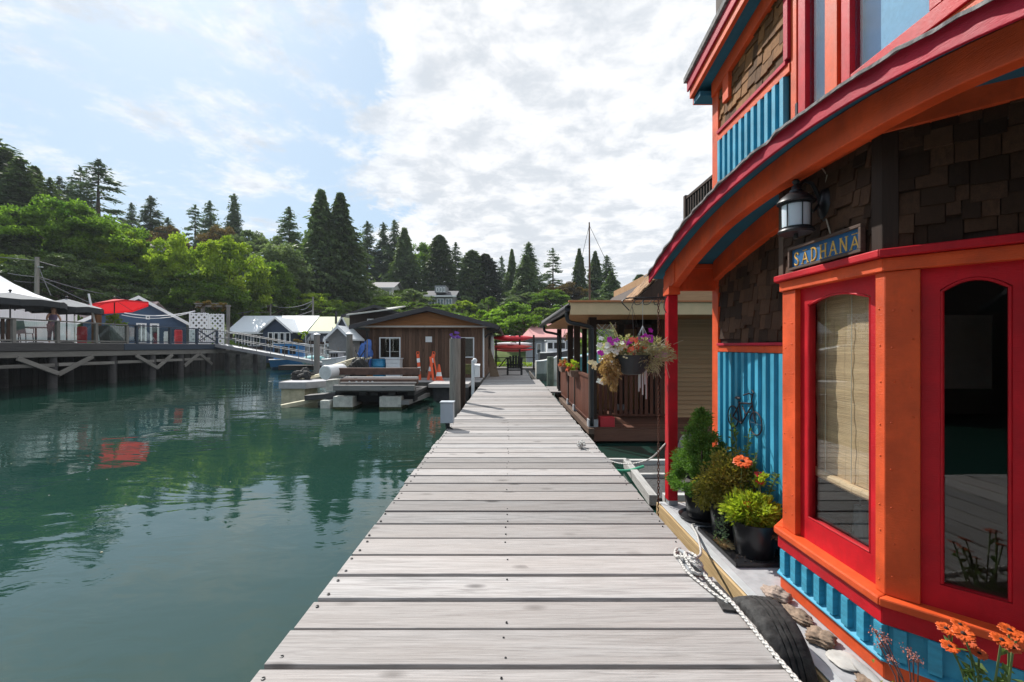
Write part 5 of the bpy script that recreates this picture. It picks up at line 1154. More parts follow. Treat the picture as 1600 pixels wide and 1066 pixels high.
# pink-roofed house
def gable_house(name, label, x0, x1, y0, y1, zb, ze, zr, wallm, roofm, ridge='y', over=.5, trim=None, cat='house', skirt=True):
    t = thing(name, label, cat, ((x0+x1)/2, (y0+y1)/2, zb)); m = MB(); m.box(x0, x1, y0, y1, zb, ze)
    if ridge == 'y': xm = (x0+x1)/2; m.prism([(x0, ze+.002), (x1, ze+.002), (xm, zr-.02)], 1, y0, y1)
    else: ym = (y0+y1)/2; m.prism([(y0, ze+.002), (y1, ze+.002), (ym, zr-.02)], 0, x0, x1)
    obj('wall', m, wallm, t); m = MB(); th = .12; tr_ = MB()
    if ridge == 'y':
        xm = (x0+x1)/2; dz = (zr-ze)/(xm-x0)*over
        for xa in (x0-over, x1+over):
            za = ze-dz; a, b_ = (xa, xm) if xa < xm else (xm, xa); z_a, z_b = (za, zr) if xa < xm else (zr, za)
            m.hexa([(a, y0-over, z_a), (b_, y0-over, z_b), (b_, y1+over, z_b), (a, y1+over, z_a), (a, y0-over, z_a+th), (b_, y0-over, z_b+th), (b_, y1+over, z_b+th), (a, y1+over, z_a+th)])
            tr_.hexa([(a, y0-over-.05, z_a-.10), (b_, y0-over-.05, z_b-.10), (b_, y0-over-.004, z_b-.10), (a, y0-over-.004, z_a-.10), (a, y0-over-.05, z_a+th+.02), (b_, y0-over-.05, z_b+th+.02), (b_, y0-over-.004, z_b+th+.02), (a, y0-over-.004, z_a+th+.02)])
    else:
        ym = (y0+y1)/2; dz = (zr-ze)/(ym-y0)*over
        for ya in (y0-over, y1+over):
            za = ze-dz; a, b_ = (ya, ym) if ya < ym else (ym, ya); z_a, z_b = (za, zr) if ya < ym else (zr, za)
            m.hexa([(x0-over, a, z_a), (x1+over, a, z_a), (x1+over, b_, z_b), (x0-over, b_, z_b), (x0-over, a, z_a+th), (x1+over, a, z_a+th), (x1+over, b_, z_b+th), (x0-over, b_, z_b+th)])
        tr_.box(x0-over, x1+over, y0-over-.06, y0-over-.004, ze-dz-.08, ze-dz+th+.02)
    obj('roof', m, roofm, t)
    if trim: obj('barge_board', tr_, trim, t)
    return t
PINKR = plain('faded_pink_roof', (.62, .30, .28), .8, var=.08); NAVY = plain('navy_siding', (.025, .045, .085), .7)
ph_ = thing('pink_roofed_house', 'far floating house with a faded pink hipped roof', 'house', (XW(860, 46), 49, -.3))
m = MB(); m.box(XW(823, 46), XW(905, 46), 46, 52, -.3, 2.4); obj('wall', m, plain('grey_siding', (.32, .33, .35), .8), ph_)
m = MB(); m.add([(XW(814, 46), 45.3, 2.4), (XW(915, 46), 45.3, 2.4), (XW(915, 46), 53, 2.4), (XW(814, 46), 53, 2.4), (XW(839, 46), 49, 4.1), (XW(890, 46), 49, 4.1), (XW(814, 46), 45.3, 2.28), (XW(915, 46), 45.3, 2.28), (XW(915, 46), 53, 2.28), (XW(814, 46), 53, 2.28)], [(0, 1, 5, 4), (1, 2, 5), (2, 3, 4, 5), (3, 0, 4), (6, 7, 1, 0), (7, 8, 2, 1), (8, 9, 3, 2), (9, 6, 0, 3), (9, 8, 7, 6)]); obj('roof', m, PINKR, ph_)
for px in (838, 850, 862, 874): far_window(ph_, XW(px, 46), XW(px+8, 46), 45.99, .7, 1.8, .08, 0)
# sailboat mast behind the porch roof
sb = boat(4.4, 11, 32, 2.2, -.7, .6, WHT, 'sailboat with a tall brown mast behind the porch roof', 'sailboat')
m = MB(); m.tube([(5.55, 32, .6), (5.50, 32, 10.1)], .095, 8, .045); obj('mast', m, wood('mast_wood', (.10, .05, .03), (.2, .11, .07), 2), sb)
m = MB(); m.tube([(5.50, 32, 9.9), (3.4, 32, .8)], .015, 4); m.tube([(5.50, 32, 9.9), (9.8, 32, .8)], .015, 4); m.tube([(5.2, 32, 7.0), (5.8, 32, 7.0)], .02, 4); obj('rigging', m, BLKM, sb)

# ================================================================== raft of salvaged beams
RF = thing('salvage_raft', 'raft of stacked dark beams and pale planks on white foam floats', 'raft', (-4.6, 15.5, -.4))
STB = plain('dark_steel_beam', (.05, .048, .05), .6, .2, var=.3); GRB = wood('grey_beam', (.16, .155, .15), (.30, .29, .28), 0, .8); RST = plain('rust_beam', (.10, .055, .04), .8, var=.4)
FOM = plain('dirty_foam', (.52, .52, .47), .85, var=.25, scale=8, bump=.6)
for (px0, px1) in ((520, 551), (592.5, 627)): m = MB(); m.box(XW(px0, 14.6), XW(px1, 14.6), 14.6, 15.5, -.8, -.10); fo_ = obj('foam_float', m, FOM, RF, .02); m = MB(); m.box(XW(px0, 14.6)-.006, XW(px1, 14.6)+.006, 14.59, 15.51, -.6, -.43); obj('weed_band', m, MATS.get('water_weed') or plain('water_weed', (.05, .06, .02), .9, var=.6, scale=18, bump=1), fo_)
for i, (x0, x1, y, w_, z0, z1, mt) in enumerate(((520, 647, 14.45, .22, .10, .27, GRB), (524, 648, 14.75, .20, .02, .16, STB), (531, 652, 15.1, .22, .24, .42, RST), (536, 652, 15.45, .24, .40, .46, DOCK), (527, 655, 16.0, .24, .50, .74, RST), (540, 650, 16.4, .3, .1, .40, STB))):
    m = MB(); m.box(XW(x0, y), XW(x1, y), y, y+w_, z0, z1); obj('beam', m, mt, RF, .01)
for i, px in enumerate((560, 578, 606, 636)): m = MB(); m.box(XW(px, 14.7), XW(px, 14.7)+.22, 14.75+.01*i, 17.0, -.08, .018); obj('cross_beam', m, STB, RF, .01)
m = MB(); m.box(XW(524, 15), XW(648, 15), 14.98, 17.2, -.30, .015); obj('dark_hull_and_shade', m, plain('raft_shade_black', (.012, .012, .013), .9), RF)  # black box painted in for the shade under the raft deck
m = MB(); m.box(XW(532, 15), XW(650, 15), 14.95, 15.1, .281, .33); obj('plank', m, DOCK, RF, .004)
m = MB()
for px in (546, 557, 566, 575, 582): m.tube([(XW(px, 15.09), 15.09, .33), (XW(px, 15.05), 15.04, .33)], .035, 8)
obj('bolt', m, GRYM, RF)
m = MB(); m.hexa([(-3.45, 14.6, -.35), (-3.2, 14.55, -.35), (-2.95, 17.0, -.35), (-3.2, 17, -.35), (-3.45, 14.6, -.22), (-3.2, 14.55, -.22), (-2.95, 17.0, -.22), (-3.2, 17, -.22)]); tag(obj('floating_timber', m, GRB), 'grey timber floating alongside the right end of the raft', 'timber')
R2 = thing('small_float', 'smaller grey float with foam block left of the beam raft', 'raft', (-7.6, 16, -.3))
m = MB(); m.box(XW(435, 15.9), XW(478, 15.9), 15.9, 17.3, .02, .26); m.hexa([(XW(478, 15.9), 15.9, .02), (XW(500, 15.9), 16.6, .02), (XW(500, 15.9), 17.6, .02), (XW(478, 15.9), 17.3, .02), (XW(478, 15.9), 15.9, .26), (XW(500, 15.9), 16.6, .26), (XW(500, 15.9), 17.6, .26), (XW(478, 15.9), 17.3, .26)]); obj('deck_slab', m, plain('grey_slab', (.34, .34, .36), .7, var=.15), R2, .02)
m = MB(); m.box(XW(439, 16), XW(476, 16), 16.0, 17.1, -.8, .018); obj('foam_float', m, plain('cream_foam', (.46, .42, .30), .9, var=.25), R2, .02)
m = MB(); m.bar((XW(437, 14.9), 15.0, -.47), (XW(500, 15.5), 15.7, -.28), .22, .12); tag(obj('floating_plank', m, plain('pale_driftwood', (.52, .49, .36), .9, var=.25)), 'pale driftwood plank half afloat in front of the small float', 'plank')
m = MB(); m.bar((XW(478, 15.2), 15.3, -.20), (XW(540, 15.2), 15.4, -.10), .5, .16); tag(obj('dark_pallet', m, STB), 'dark flat pallet between the two rafts', 'pallet')
m = MB(); m.box(XW(500, 14.8), XW(516, 14.8), 14.8, 15.6, -.8, -.25); tag(obj('foam_block', m, FOM, bev=.02), 'half sunk white foam block between the rafts', 'foam block')
wb_ = thing('white_cylinder', 'big white plastic drum lying on its side on the raft', 'drum', (-5.9, 16, .3))
A = Vector((XW(508, 15.6), 15.6, .60)); B_ = A+Vector((.22, .95, .03)); m = MB(); d = (B_-A).normalized(); m.tube([A, A+d*.03, A+d*.06, B_-d*.05, B_], [.235, .25, .245, .245, .235], 26); autosmooth(obj('shell', m, WHP, wb_))
m = MB(); m.tube([A-d*.004, A+d*.002], [.2, .2], 24); obj('end_disc', m, plain('drum_lid', (.62, .63, .64), .5), wb_)
m = MB(); m.box(XW(513, 16), XW(532, 16), 15.8, 16.6, -.05, .32); tag(obj('support_block', m, FOM), 'grey block propping up the white drum', 'block')
# clutter behind the raft
rg = random.Random(77)
for k, (px0, py0, px1, py1, Y, mt, lab) in enumerate(((505, 576, 545, 560, 18.4, 'pale_plank', 'pale planks stacked askew behind the white drum'), (470, 592, 495, 585, 16.9, 'pale_plank', 'two short pale planks on the small float'))):
    t = thing('plank_stack', lab, 'planks', (XW(px0, Y), Y, .3)); mt_ = MATS.get('pale_plank') or plain('pale_plank', (.55, .50, .36), .85)
    for j in range(3 if k == 0 else 2): m = MB(); m.bar((XW(px0+j*9, Y), Y+.2*j, ZW(py0, Y)), (XW(px1+j*9, Y), Y+1+.2*j, ZW(py1, Y)), .18, .05); obj('plank', m, mt_, t)
tag(obj('black_tyre_heap', lump((XW(560, 18.6), 18.6, .55), (.35, .4, .42), 5, .3), RUB), 'crumpled black heap of hose and tyre behind the raft', 'heap')
tag(obj('dark_rope_heap', lump((XW(475, 17.2), 17.2, .40), (.30, .4, .22), 8, .35), RUB), 'dark tangled heap on the small float', 'heap')
tag(obj('brown_net_heap', lump((XW(572, 18.9), 18.9, .35), (.30, .3, .22), 9, .35), plain('brown_netting', (.20, .11, .05), .95, var=.5)), 'brown netting heap beside the blue barrel', 'heap')
tag(obj('blue_tarp', lump((XW(570, 20), 20.2, 1.15), (.26, .3, .48), 15, .45), plain('blue_tarp_cloth', (.06, .16, .50), .6, var=.3), smooth=True), 'crumpled blue tarpaulin hanging at the shed left corner', 'tarpaulin')
t = thing('junk_poles', 'tangle of leaning grey poles and branches left of the shed', 'poles', (-6.5, 19, .1))
for j in range(12):
    m = MB(); Y = 18.9+rg.uniform(0, 1); p0 = (XW(rg.uniform(540, 575), Y), Y, rg.uniform(.1, .5)); p1 = (XW(rg.uniform(545, 575), Y), Y+.3, rg.uniform(.9, 1.8)); m.tube([p0, p1], .025, 5); obj('pole', m, DOCKZ if j % 2 else BLKM, t)
m = MB(); m.box(XW(440, 18.3), XW(560, 18.3), 18.2, 19.6, -.12, .12); struct(obj('landing_float', m, DSH))
m = MB(); m.hexa([(-2.95, 16.6, .0), (-1.5, 16.6, .0), (-1.5, 18.2, .0), (-2.95, 18.2, .0), (-2.95, 16.6, .14), (-1.5, 16.6, .14), (-1.5, 18.2, .14), (-2.95, 18.2, .14)]); tag(obj('grey_landing_slab', m, DOCK, bev=.01), 'grey timber slab afloat between the cone and the piling', 'slab')
m = MB(); m.box(-2.8, -1.6, 16.8, 18.1, -.5, -.002); tag(obj('dark_float_block', m, STB), 'dark float under the grey slab near the piling', 'float')
# ================================================================== timber wharf on the left
WX = -21.5; DZW = 1.66
GW = wood('grey_wharf_wood', (.11, .105, .10), (.24, .23, .215), 1, .85, .15, .7, False)
GWZ = wood('grey_wharf_post', (.11, .105, .10), (.24, .23, .215), 2, .85, .15, .7, False)
DW = wood('dark_wharf_wood', (.035, .034, .036), (.085, .082, .084), 1, .85, .15, .7, False)
NV = plain('navy_paint', (.022, .038, .065), .7)
WF = thing('timber_wharf', 'old timber wharf deck on piles along the left shore', 'wharf', (-28, 22, -.5))
m = MB(); m.box(-38, WX-.04, 9, 34.5, 1.45, DZW); obj('deck', m, plain('pale_deck', (.34, .33, .32), .85), WF)
m = MB(); m.box(WX-.035, WX+.05, 9, 25.6, 1.28, DZW-.02); obj('fascia', m, DW, WF, .01)
m = MB(); m.box(WX-.035, WX+.05, 25.64, 34.5, 1.28, DZW-.03); obj('fascia', m, NV, WF, .01)
m = MB(); m.box(WX-.30, WX-.02, 9, 34, .98, 1.26); obj('beam', m, GW, WF, .02)
ys_ = [11.5, 15.0, 18.6, 21.9, 25.2, 28.0, 30.4, 33.2]
for i, y in enumerate(ys_):
    for x in ((WX-.25, WX-2.6) if True else ()):
        m = MB(); m.lathe([(.20, -2.2), (.18, .5), (.17, .975)], (x, y, 0), 12); autosmooth(obj('pile', m, DW, WF))
for i in range(len(ys_)-1):
    a, b_ = ys_[i], ys_[i+1]
    if i in (1, 3, 5): ends = ((a, .15, a+(b_-a)*.55, .97),)
    elif i in (2, 4): ends = ((a+(b_-a)*.45, .97, b_, .20),)
    else: ends = ((a, .2, (a+b_)/2, .97), ((a+b_)/2+.1, .97, b_, .2))
    for (y0, z0, y1, z1) in ends: m = MB(); m.bar((WX+.02, y0, z0), (WX+.02, y1, z1), .09, .20); obj('brace', m, GW, WF, .01)
    m = MB(); m.bar((WX-.08, a+.1, .62), (WX-.08, b_-.1, .60), .09, .16); obj('tie', m, GW, WF, .01)
# retaining wall of planks behind the piles
rw = thing('retaining_wall', 'dark vertical plank retaining wall under the wharf', 'wall', (-25, 22, -.5))
bm2 = MB(); bm2.box(-.04, .04, .01, .29, -1.5, 1.40); DWD = wood('near_black_board', (.010, .010, .010), (.040, .038, .036), 2, .9, .3, .7, False); bm2m = bm2.mesh('board'); bm2m.materials.append(DWD); fixn(bm2m)  # boards much darker than the other wharf timber
for i in range(106): o = obj('board', bm2m, DW, rw); o.location = (-24.6+rnd.uniform(-.03, .03), 9+.3*i, rnd.uniform(-.05, .03))
# railing posts, rails and clear panels as one railing with parts
RL = thing('wharf_railing', 'weathered terrace railing with clear panels along the wharf edge', 'railing', (WX, 20, DZW))
WGL = glass('railing_panel', (.80, .87, .86), 1.0)
py_ = []
for px in (23, 92, 152, 200): py_.append(WX*720/(px-797))
pys = [9.5, 13, 16.5]+py_+[26.6, 29.2, 31.7, 33.9]
for i, y in enumerate(pys):
    m = MB(); m.box(WX-.13, WX-.0, y-.07, y+.07, 1.30, DZW+1.0); obj('post', m, NV if y > 26 else GWZ, RL, .006)
for i in range(len(pys)-1):
    a, b_ = pys[i]+.072, pys[i+1]-.072; mt = NV if a > 26 else GW
    m = MB(); m.box(WX-.14, WX+.02, a-.07, b_+.07, DZW+1.002, DZW+1.06); obj('top_rail', m, mt, RL, .004); m = MB(); m.box(WX-.10, WX-.03, a, b_, DZW+.06, DZW+.13); obj('bottom_rail', m, mt, RL, .004)
    if i == 2 or i == 0 or i == 1:
        y = a+.1
        while y < b_: m = MB(); m.box(WX-.10, WX-.04, y, y+.11, DZW+.132, DZW+1.0); obj('picket', m, DKW, RL); y += .22
    elif i == 5:
        g = MB(); g.box(WX-.072, WX-.064, a, b_, DZW+.135, DZW+.96); obj('panel', g, WGL, RL)
    elif i == 9:
        for (p, q) in (((a, DZW+.14), (b_, DZW+.98)), ((a, DZW+.98), (b_, DZW+.14))): m = MB(); m.bar((WX-.07, p[0], p[1]), (WX-.07, q[0], q[1]), .05, .07); obj('cross_brace', m, NV, RL)
        y = a+.15
        while y < b_: m = MB(); m.box(WX-.10, WX-.08, y, y+.03, DZW+.132, DZW+1.0); obj('picket', m, NV, RL); y += .22
    else: g = MB(); g.box(WX-.072, WX-.064, a, b_, DZW+.135, DZW+.96); obj('panel', g, WGL, RL)
# marquee tent
TN = thing('white_marquee', 'large white peaked marquee tent at the left edge of the wharf', 'tent', (-33, 23.5, DZW))
CAN = plain('white_canvas', (.74, .76, .80), .8, var=.04, scale=1.5, bump=.1)
def tent_roof(cx_, cy_, hx, hy, ze, zp):
    m = MB(); n = 9; prev = None; vs = []; q = 12
    for i in range(n+1):
        t = i/n; k = (1-t); z = ze+(zp-ze)*(t**1.7)
        for s_ in range(4*q):
            e = s_//q; u = (s_ % q)/q*2-1
            x, y = ((u, -1), (1, u), (-u, 1), (-1, -u))[e]; sag = 0 if i else -.0
            vs.append((cx_+x*hx*k, cy_+y*hy*k, z))
    fs = []
    for i in range(n):
        for s_ in range(4*q): fs.append((i*4*q+s_, i*4*q+(s_+1) % (4*q), (i+1)*4*q+(s_+1) % (4*q), (i+1)*4*q+s_))
    m.add(vs, fs); return m
obj('canopy', tent_roof(-33.0, 23.5, 6.1, 5.1, 4.05, 11.0), CAN, TN, smooth=False)
m = MB(); q = 26
for (x0, y0, x1, y1) in ((-38.9, 18.5, -27.0, 18.5), (-27.0, 18.5, -27.0, 28.5), (-27.0, 28.5, -38.9, 28.5)):
    vs = []
    for i in range(q*4+1):
        t = i/(q*4); off = .05*math.sin(i*1.1)
        x = x0+(x1-x0)*t; y = y0+(y1-y0)*t
        vs += [(x+(off if x0 == x1 else 0), y+(off if y0 == y1 else 0), DZW+.01), (x, y, 4.2)]
    m.add(vs, [(2*i, 2*i+2, 2*i+3, 2*i+1) for i in range(q*4)])
obj('side_curtain', m, CAN, TN)
m = MB()
for y in (18.45, 23.5, 28.55): m.tube([(-26.9, y, DZW), (-26.9, y, 4.2)], .06, 8)
obj('pole', m, WHT, TN)
m = MB(); m.box(-27.0, -26.93, 18.4, 28.6, 3.85, 4.12); obj('valance', m, CAN, TN)
sl_ = thing('string_lights', 'string of small dark bulbs hung under the marquee eave', 'string lights', (-26.6, 23, 3.6))
m = MB()
for i in range(12):
    y = 18.8+i*.85; m.ball((-26.6, y, 3.55-.15*abs(math.sin(i*1.0))), .045, 8, 6)
m.tube([(-26.6, 18.6+i*.22, 3.62-.15*abs(math.sin(i*.26))) for i in range(46)], .01, 4); obj('bulbs', m, BLK, sl_)
def umbrella(cx_, cy_, r, zt, zr, mat, label, topm=None, n=8, tilt=0, val=.28, base=DZW):
    t = thing('patio_umbrella', label, 'umbrella', (cx_, cy_, base)); m = MB(); vs = [(cx_, cy_, zt)]; k = n*2
    for i in range(k):
        a = 2*math.pi*i/k+.2; rr = r*(1 if i % 2 == 0 else .93); vs.append((cx_+rr*math.cos(a), cy_+rr*math.sin(a), zr+(.0 if i % 2 == 0 else .06)+tilt*math.cos(a)*r))
    for i in range(k): a = 2*math.pi*i/k+.2; rr = r*(1 if i % 2 == 0 else .93)*1.01; vs.append((cx_+rr*math.cos(a), cy_+rr*math.sin(a), zr-val+(.0 if i % 2 == 0 else .06)+tilt*math.cos(a)*r))
    m.add(vs, [(0, 1+i, 1+(i+1) % k) for i in range(k)]); obj('canopy', m, topm or mat, t)
    m = MB(); m.add(vs, [(1+i, 1+k+i, 1+k+(i+1) % k, 1+(i+1) % k) for i in range(k)]); obj('valance', m, mat, t)
    m = MB(); m.tube([(cx_, cy_, base+.02), (cx_, cy_, zt+.12)], .03, 8); obj('pole', m, BLKM, t); m = MB(); m.ball((cx_, cy_, zt+.08), .06, 8, 6); obj('finial', m, BLKM, t)
    m = MB()
    for i in range(n): a = 2*math.pi*2*i/k+.2; m.tube([(cx_, cy_, zt-.04), (cx_+r*.98*math.cos(a), cy_+r*.98*math.sin(a), zr-.02+tilt*math.cos(a)*r)], .012, 4)
    obj('rib', m, BLKM, t); m = MB(); m.lathe([(.3, 0), (.28, .06), (.05, .09)], (cx_, cy_, base+.002), 16); obj('base', m, BLKM, t)
    return t
BKC = plain('black_canvas', (.022, .024, .028), .8, var=.2); GYC = plain('faded_black_canvas', (.13, .14, .155), .85, var=.2, scale=3)
umbrella(-23.0, 21.2, 1.95, 3.98, 3.55, BKC, 'left black patio umbrella at the photo edge, before the marquee', GYC)
umbrella(-22.9, 23.8, 1.50, 3.95, 3.45, BKC, 'second black patio umbrella, between the first and the red one', GYC)
REDC = NB('red_canvas'); REDC.p.inputs['Base Color'].default_value = (.62, .012, .02, 1); REDC.p.inputs['Roughness'].default_value = .8
_t = REDC.n('ShaderNodeBsdfTranslucent'); _t.inputs[0].default_value = (.8, .02, .03, 1); _m = REDC.n('ShaderNodeMixShader'); _m.inputs[0].default_value = .28; REDC.l(REDC.p.outputs[0], _m.inputs[1]); REDC.l(_t.outputs[0], _m.inputs[2]); REDC.l(_m.outputs[0], REDC.o.inputs[0])
umbrella(-23.1, 26.9, 1.75, 4.25, 3.78, REDC.m, 'bright red tilted patio umbrella on the wharf', None, 4, .20, .10)
def cafe_chair(x, y, rz, label):
    t = thing('terrace_chair', label, 'chair', (x, y, DZW), 'mesh chairs on the wharf terrace'); CH = MATS.get('chair_mesh') or plain('chair_mesh', (.16, .20, .23), .6)
    ca, sa = math.cos(rz), math.sin(rz)
    def T(m): m.v = [(x+a*ca-b_*sa, y+a*sa+b_*ca, DZW+c_) for a, b_, c_ in m.v]; return m
    m = MB(); m.box(-.27, .27, -.27, .27, .42, .45); obj('seat', T(m), CH, t)
    m = MB(); m.hexa([(-.27, .25, .45), (.27, .25, .45), (.27, .28, .45), (-.27, .28, .45), (-.27, .42, 1.0), (.27, .42, 1.0), (.27, .45, 1.0), (-.27, .45, 1.0)]); obj('backrest', T(m), CH, t)
    for a, b_ in ((-.25, -.25), (.25, -.25), (-.25, .25), (.25, .25)): m = MB(); m.tube([(a, b_, .42), (a*1.1, b_*1.1, .005)], .02, 6); obj('leg', T(m), BLKM, t)
    for a in (-.29, .29): m = MB(); m.tube([(a, -.25, .44), (a, -.25, .66), (a, .35, .68)], .018, 6); obj('arm', T(m), BLKM, t)
    return t
cafe_chair(-22.45, 21.2, R(200), 'nearest mesh terrace chair left of the woman'); cafe_chair(-23.5, 21.6, R(90), 'mesh terrace chair farther left, turned sideways'); cafe_chair(-22.9, 20.5, R(-60), 'mesh terrace chair closest to the wooden pickets')
cafe_chair(-23.2, 28.2, R(30), 'mesh terrace chair under the red umbrella')
tb = thing('terrace_table', 'round dark table among the mesh terrace chairs', 'table', (-22.95, 22.3, DZW)); m = MB(); m.lathe([(.55, .72), (.56, .74), (.55, .76)], (-22.95, 22.3, DZW), 20); obj('top', m, MATS['chair_mesh'], tb); m = MB(); m.tube([(-22.95, 22.3, DZW+.01), (-22.95, 22.3, DZW+.72)], .035, 8); m.lathe([(.28, .0), (.27, .03)], (-22.95, 22.3, DZW+.002), 14); obj('pedestal', m, BLKM, tb)
# woman at the railing: one skinned body
def person(x, y, z, rz, label):
    t = thing('person', label, 'person', (x, y, z))
    J = {'pel': (0, 0, .90, .125), 'spn': (0, -.04, 1.10, .105), 'chs': (0, -.10, 1.30, .125), 'nck': (0, -.15, 1.43, .052), 'hd1': (0, -.19, 1.52, .075), 'hd2': (0, -.20, 1.61, .082), 'hd3': (0, -.19, 1.68, .05),
         'lh': (.09, .0, .84, .095), 'lk': (.10, -.03, .47, .060), 'la': (.10, .03, .08, .040), 'lt': (.11, -.10, .035, .035), 'rh': (-.09, 0, .84, .095), 'rk': (-.10, -.02, .47, .060), 'ra': (-.11, .05, .08, .040), 'rt': (-.12, -.08, .035, .035),
         'ls': (.17, -.10, 1.37, .055), 'le': (.24, -.20, 1.13, .040), 'lw': (.16, -.38, 1.02, .028), 'lf': (.14, -.45, 1.01, .024), 'rs': (-.17, -.10, 1.37, .055), 're': (-.25, -.18, 1.13, .040), 'rw': (-.18, -.36, 1.02, .028), 'rf': (-.16, -.43, 1.01, .024)}
    E = [('pel', 'spn'), ('spn', 'chs'), ('chs', 'nck'), ('nck', 'hd1'), ('hd1', 'hd2'), ('hd2', 'hd3'), ('pel', 'lh'), ('lh', 'lk'), ('lk', 'la'), ('la', 'lt'), ('pel', 'rh'), ('rh', 'rk'), ('rk', 'ra'), ('ra', 'rt'), ('chs', 'ls'), ('ls', 'le'), ('le', 'lw'), ('lw', 'lf'), ('chs', 'rs'), ('rs', 're'), ('re', 'rw'), ('rw', 'rf')]
    ks = list(J); ca, sa = math.cos(rz), math.sin(rz)
    me = bpy.data.meshes.new('body'); me.from_pydata([(x+J[k][0]*ca-J[k][1]*sa, y+J[k][0]*sa+J[k][1]*ca, z+J[k][2]) for k in ks], [(ks.index(a), ks.index(b_)) for a, b_ in E], [])
    o = obj('body', me, plain('skin', (.52, .28, .19), .6), t); o.modifiers.new('skin', 'SKIN'); sv = me.skin_vertices[0].data
    for i, k in enumerate(ks): sv[i].radius = (J[k][3],)*2; sv[i].use_root = (k == 'pel')
    sub = o.modifiers.new('sub', 'SUBSURF'); sub.levels = 1; sub.render_levels = 1
    def T(m): m.v = [(x+a*ca-b_*sa, y+a*sa+b_*ca, z+c_) for a, b_, c_ in m.v]; return m
    CL = plain('mauve_cloth', (.16, .12, .20), .9); m = MB(); m.tube([(0, .0, .84), (0, 0, .95), (0, -.04, 1.10), (0, -.09, 1.26), (0, -.12, 1.38)], [.175, .165, .14, .165, .12], 14); obj('top', T(m), CL, t, smooth=True)
    for s_ in (-1, 1): m = MB(); m.tube([(s_*.085, 0, .90), (s_*.09, -.01, .75), (s_*.10, -.03, .47), (s_*.105, .04, .12)], [.125, .115, .08, .065], 12); obj('trouser_leg', T(m), plain('grey_trousers', (.12, .12, .15), .9) if 'grey_trousers' not in MATS else MATS['grey_trousers'], t, smooth=True)
    HR = plain('brown_hair', (.14, .055, .025), .6); m = MB(); m.ball((0, -.165, 1.625), (.098, .105, .105), 14, 10); m.tube([(.0, -.10, 1.62), (.02, -.08, 1.45), (.03, -.07, 1.27)], [.085, .085, .04], 10); m.tube([(.07, -.13, 1.60), (.09, -.13, 1.42), (.09, -.15, 1.30)], [.04, .04, .02], 8); m.v = [(a, max(b_, -.235), c_) if c_ > 1.6 else (a, b_, c_) for a, b_, c_ in m.v]; obj('hair', T(m), HR, t, smooth=True)
    return t
if 'grey_trousers' not in MATS: plain('grey_trousers', (.12, .12, .15), .9)
person(-22.15, 22.3, DZW, R(60), 'woman with long brown hair in a mauve top leaning at the terrace railing')
# odds on the terrace
def keg(x, y, r, h, mat, name, label, cat):
    m = MB(); m.lathe([(.001, 0), (r*.9, 0), (r, .06), (r, h*.45), (r*1.1, h*.5), (r, h*.55), (r, h-.06), (r*.8, h), (.001, h)], (x, y, DZW+.004), 16); autosmooth(tag(obj(name, m, mat), label, cat))
keg(-22.2, 23.9, .20, .85, REDK, 'red_urn', 'red ribbed urn on the terrace behind the clear railing', 'urn')
keg(-22.6, 31.4, .23, .95, REDK, 'red_bin', 'red bin near the lattice end of the wharf', 'bin')
keg(-22.6, 30.4, .20, .8, WHP, 'white_keg', 'white keg beside the red bin on the wharf', 'keg')
pbx = thing('wooden_planter', 'barrel-like wooden planter with a dark green bush at the railing bend', 'planter', (-22.1, 25.6, DZW))
m = MB()
for i in range(7): m.box(-22.45+.01, -21.75, 25.05+.16*i, 25.05+.16*i+.15, DZW+.005, DZW+.95)
obj('box', m, GWZ, pbx, .006); bush(pbx, (-22.1, 25.9, DZW+1.25), (.35, .5, .35), 500, .16, .08, DEC, 91)
m = MB(); m.box(-22.9, -22.6, 25.2, 25.5, DZW+.004, DZW+1.85); tag(obj('brown_post', m, wood('brown_pillar', (.16, .07, .03), (.3, .15, .07), 2)), 'square brown wooden pillar under the red umbrella', 'pillar')
wp = thing('white_pole', 'slanted white tent pole behind the railing left of the red umbrella', 'pole', (-22.3, 24.9, DZW)); m = MB(); m.tube([(-22.2, 24.9, DZW+.01), (-22.5, 24.6, 4.3)], .045, 8); obj('shaft', m, WHT, wp)
# blue gabled house on the wharf
NAVYH = plain('slate_blue_siding', (.045, .085, .155), .75, var=.06)
PWR = plain('pale_metal_roof', (.66, .64, .66), .6, var=.05)
bh = gable_house('blue_gabled_house', 'slate blue gabled house with white trim on the wharf', XW(163, 36), XW(281, 36), 36, 44, 1.2, 3.25, 5.05, NAVYH, PWR, 'y', .45, WHT)
far_window(bh, XW(220, 36), XW(232, 36), 35.99, 1.75, 3.2, .10, 1); far_window(bh, XW(236, 36), XW(247, 36), 35.99, 1.4, 3.2, .12, 0); far_window(bh, XW(231, 36), XW(236, 36), 35.985, 3.5, 3.75, .06, 0)
for i in range(9): m = MB(); m.box(XW(163, 36)+.02, XW(281, 36)-.02, 35.965, 35.998, 1.9+.15*i, 1.905+.15*i); obj('lap_board', m, NAVYH, bh)
def spin(t, px_, py_, ang):
    p = Matrix.Translation((px_, py_, 0)); t.matrix_basis = p @ Matrix.Rotation(ang, 4, 'Z') @ p.inverted() @ t.matrix_basis
spin(bh, XW(281, 36), 36, R(44)); bh.location.x += .5
wg_ = gable_house('long_roofed_annex', 'low annex with a long pale pinkish roof left of the blue gable', -42, XW(205, 44), 44.5, 49, 1.2, 4.3, 5.9, plain('weathered_grey', (.2, .2, .2), .9), plain('pale_pink_roof', (.66, .50, .50), .7, var=.08), 'x', .5, WHT)
m = MB(); m.box(XW(262, 36), XW(297, 36), 36.5, 36.6, 1.6, 3.0); tag(obj('service_counter', m, plain('grey_white_wall', (.42, .43, .44), .7)), 'pale grey kiosk wall right of the blue house', 'kiosk')
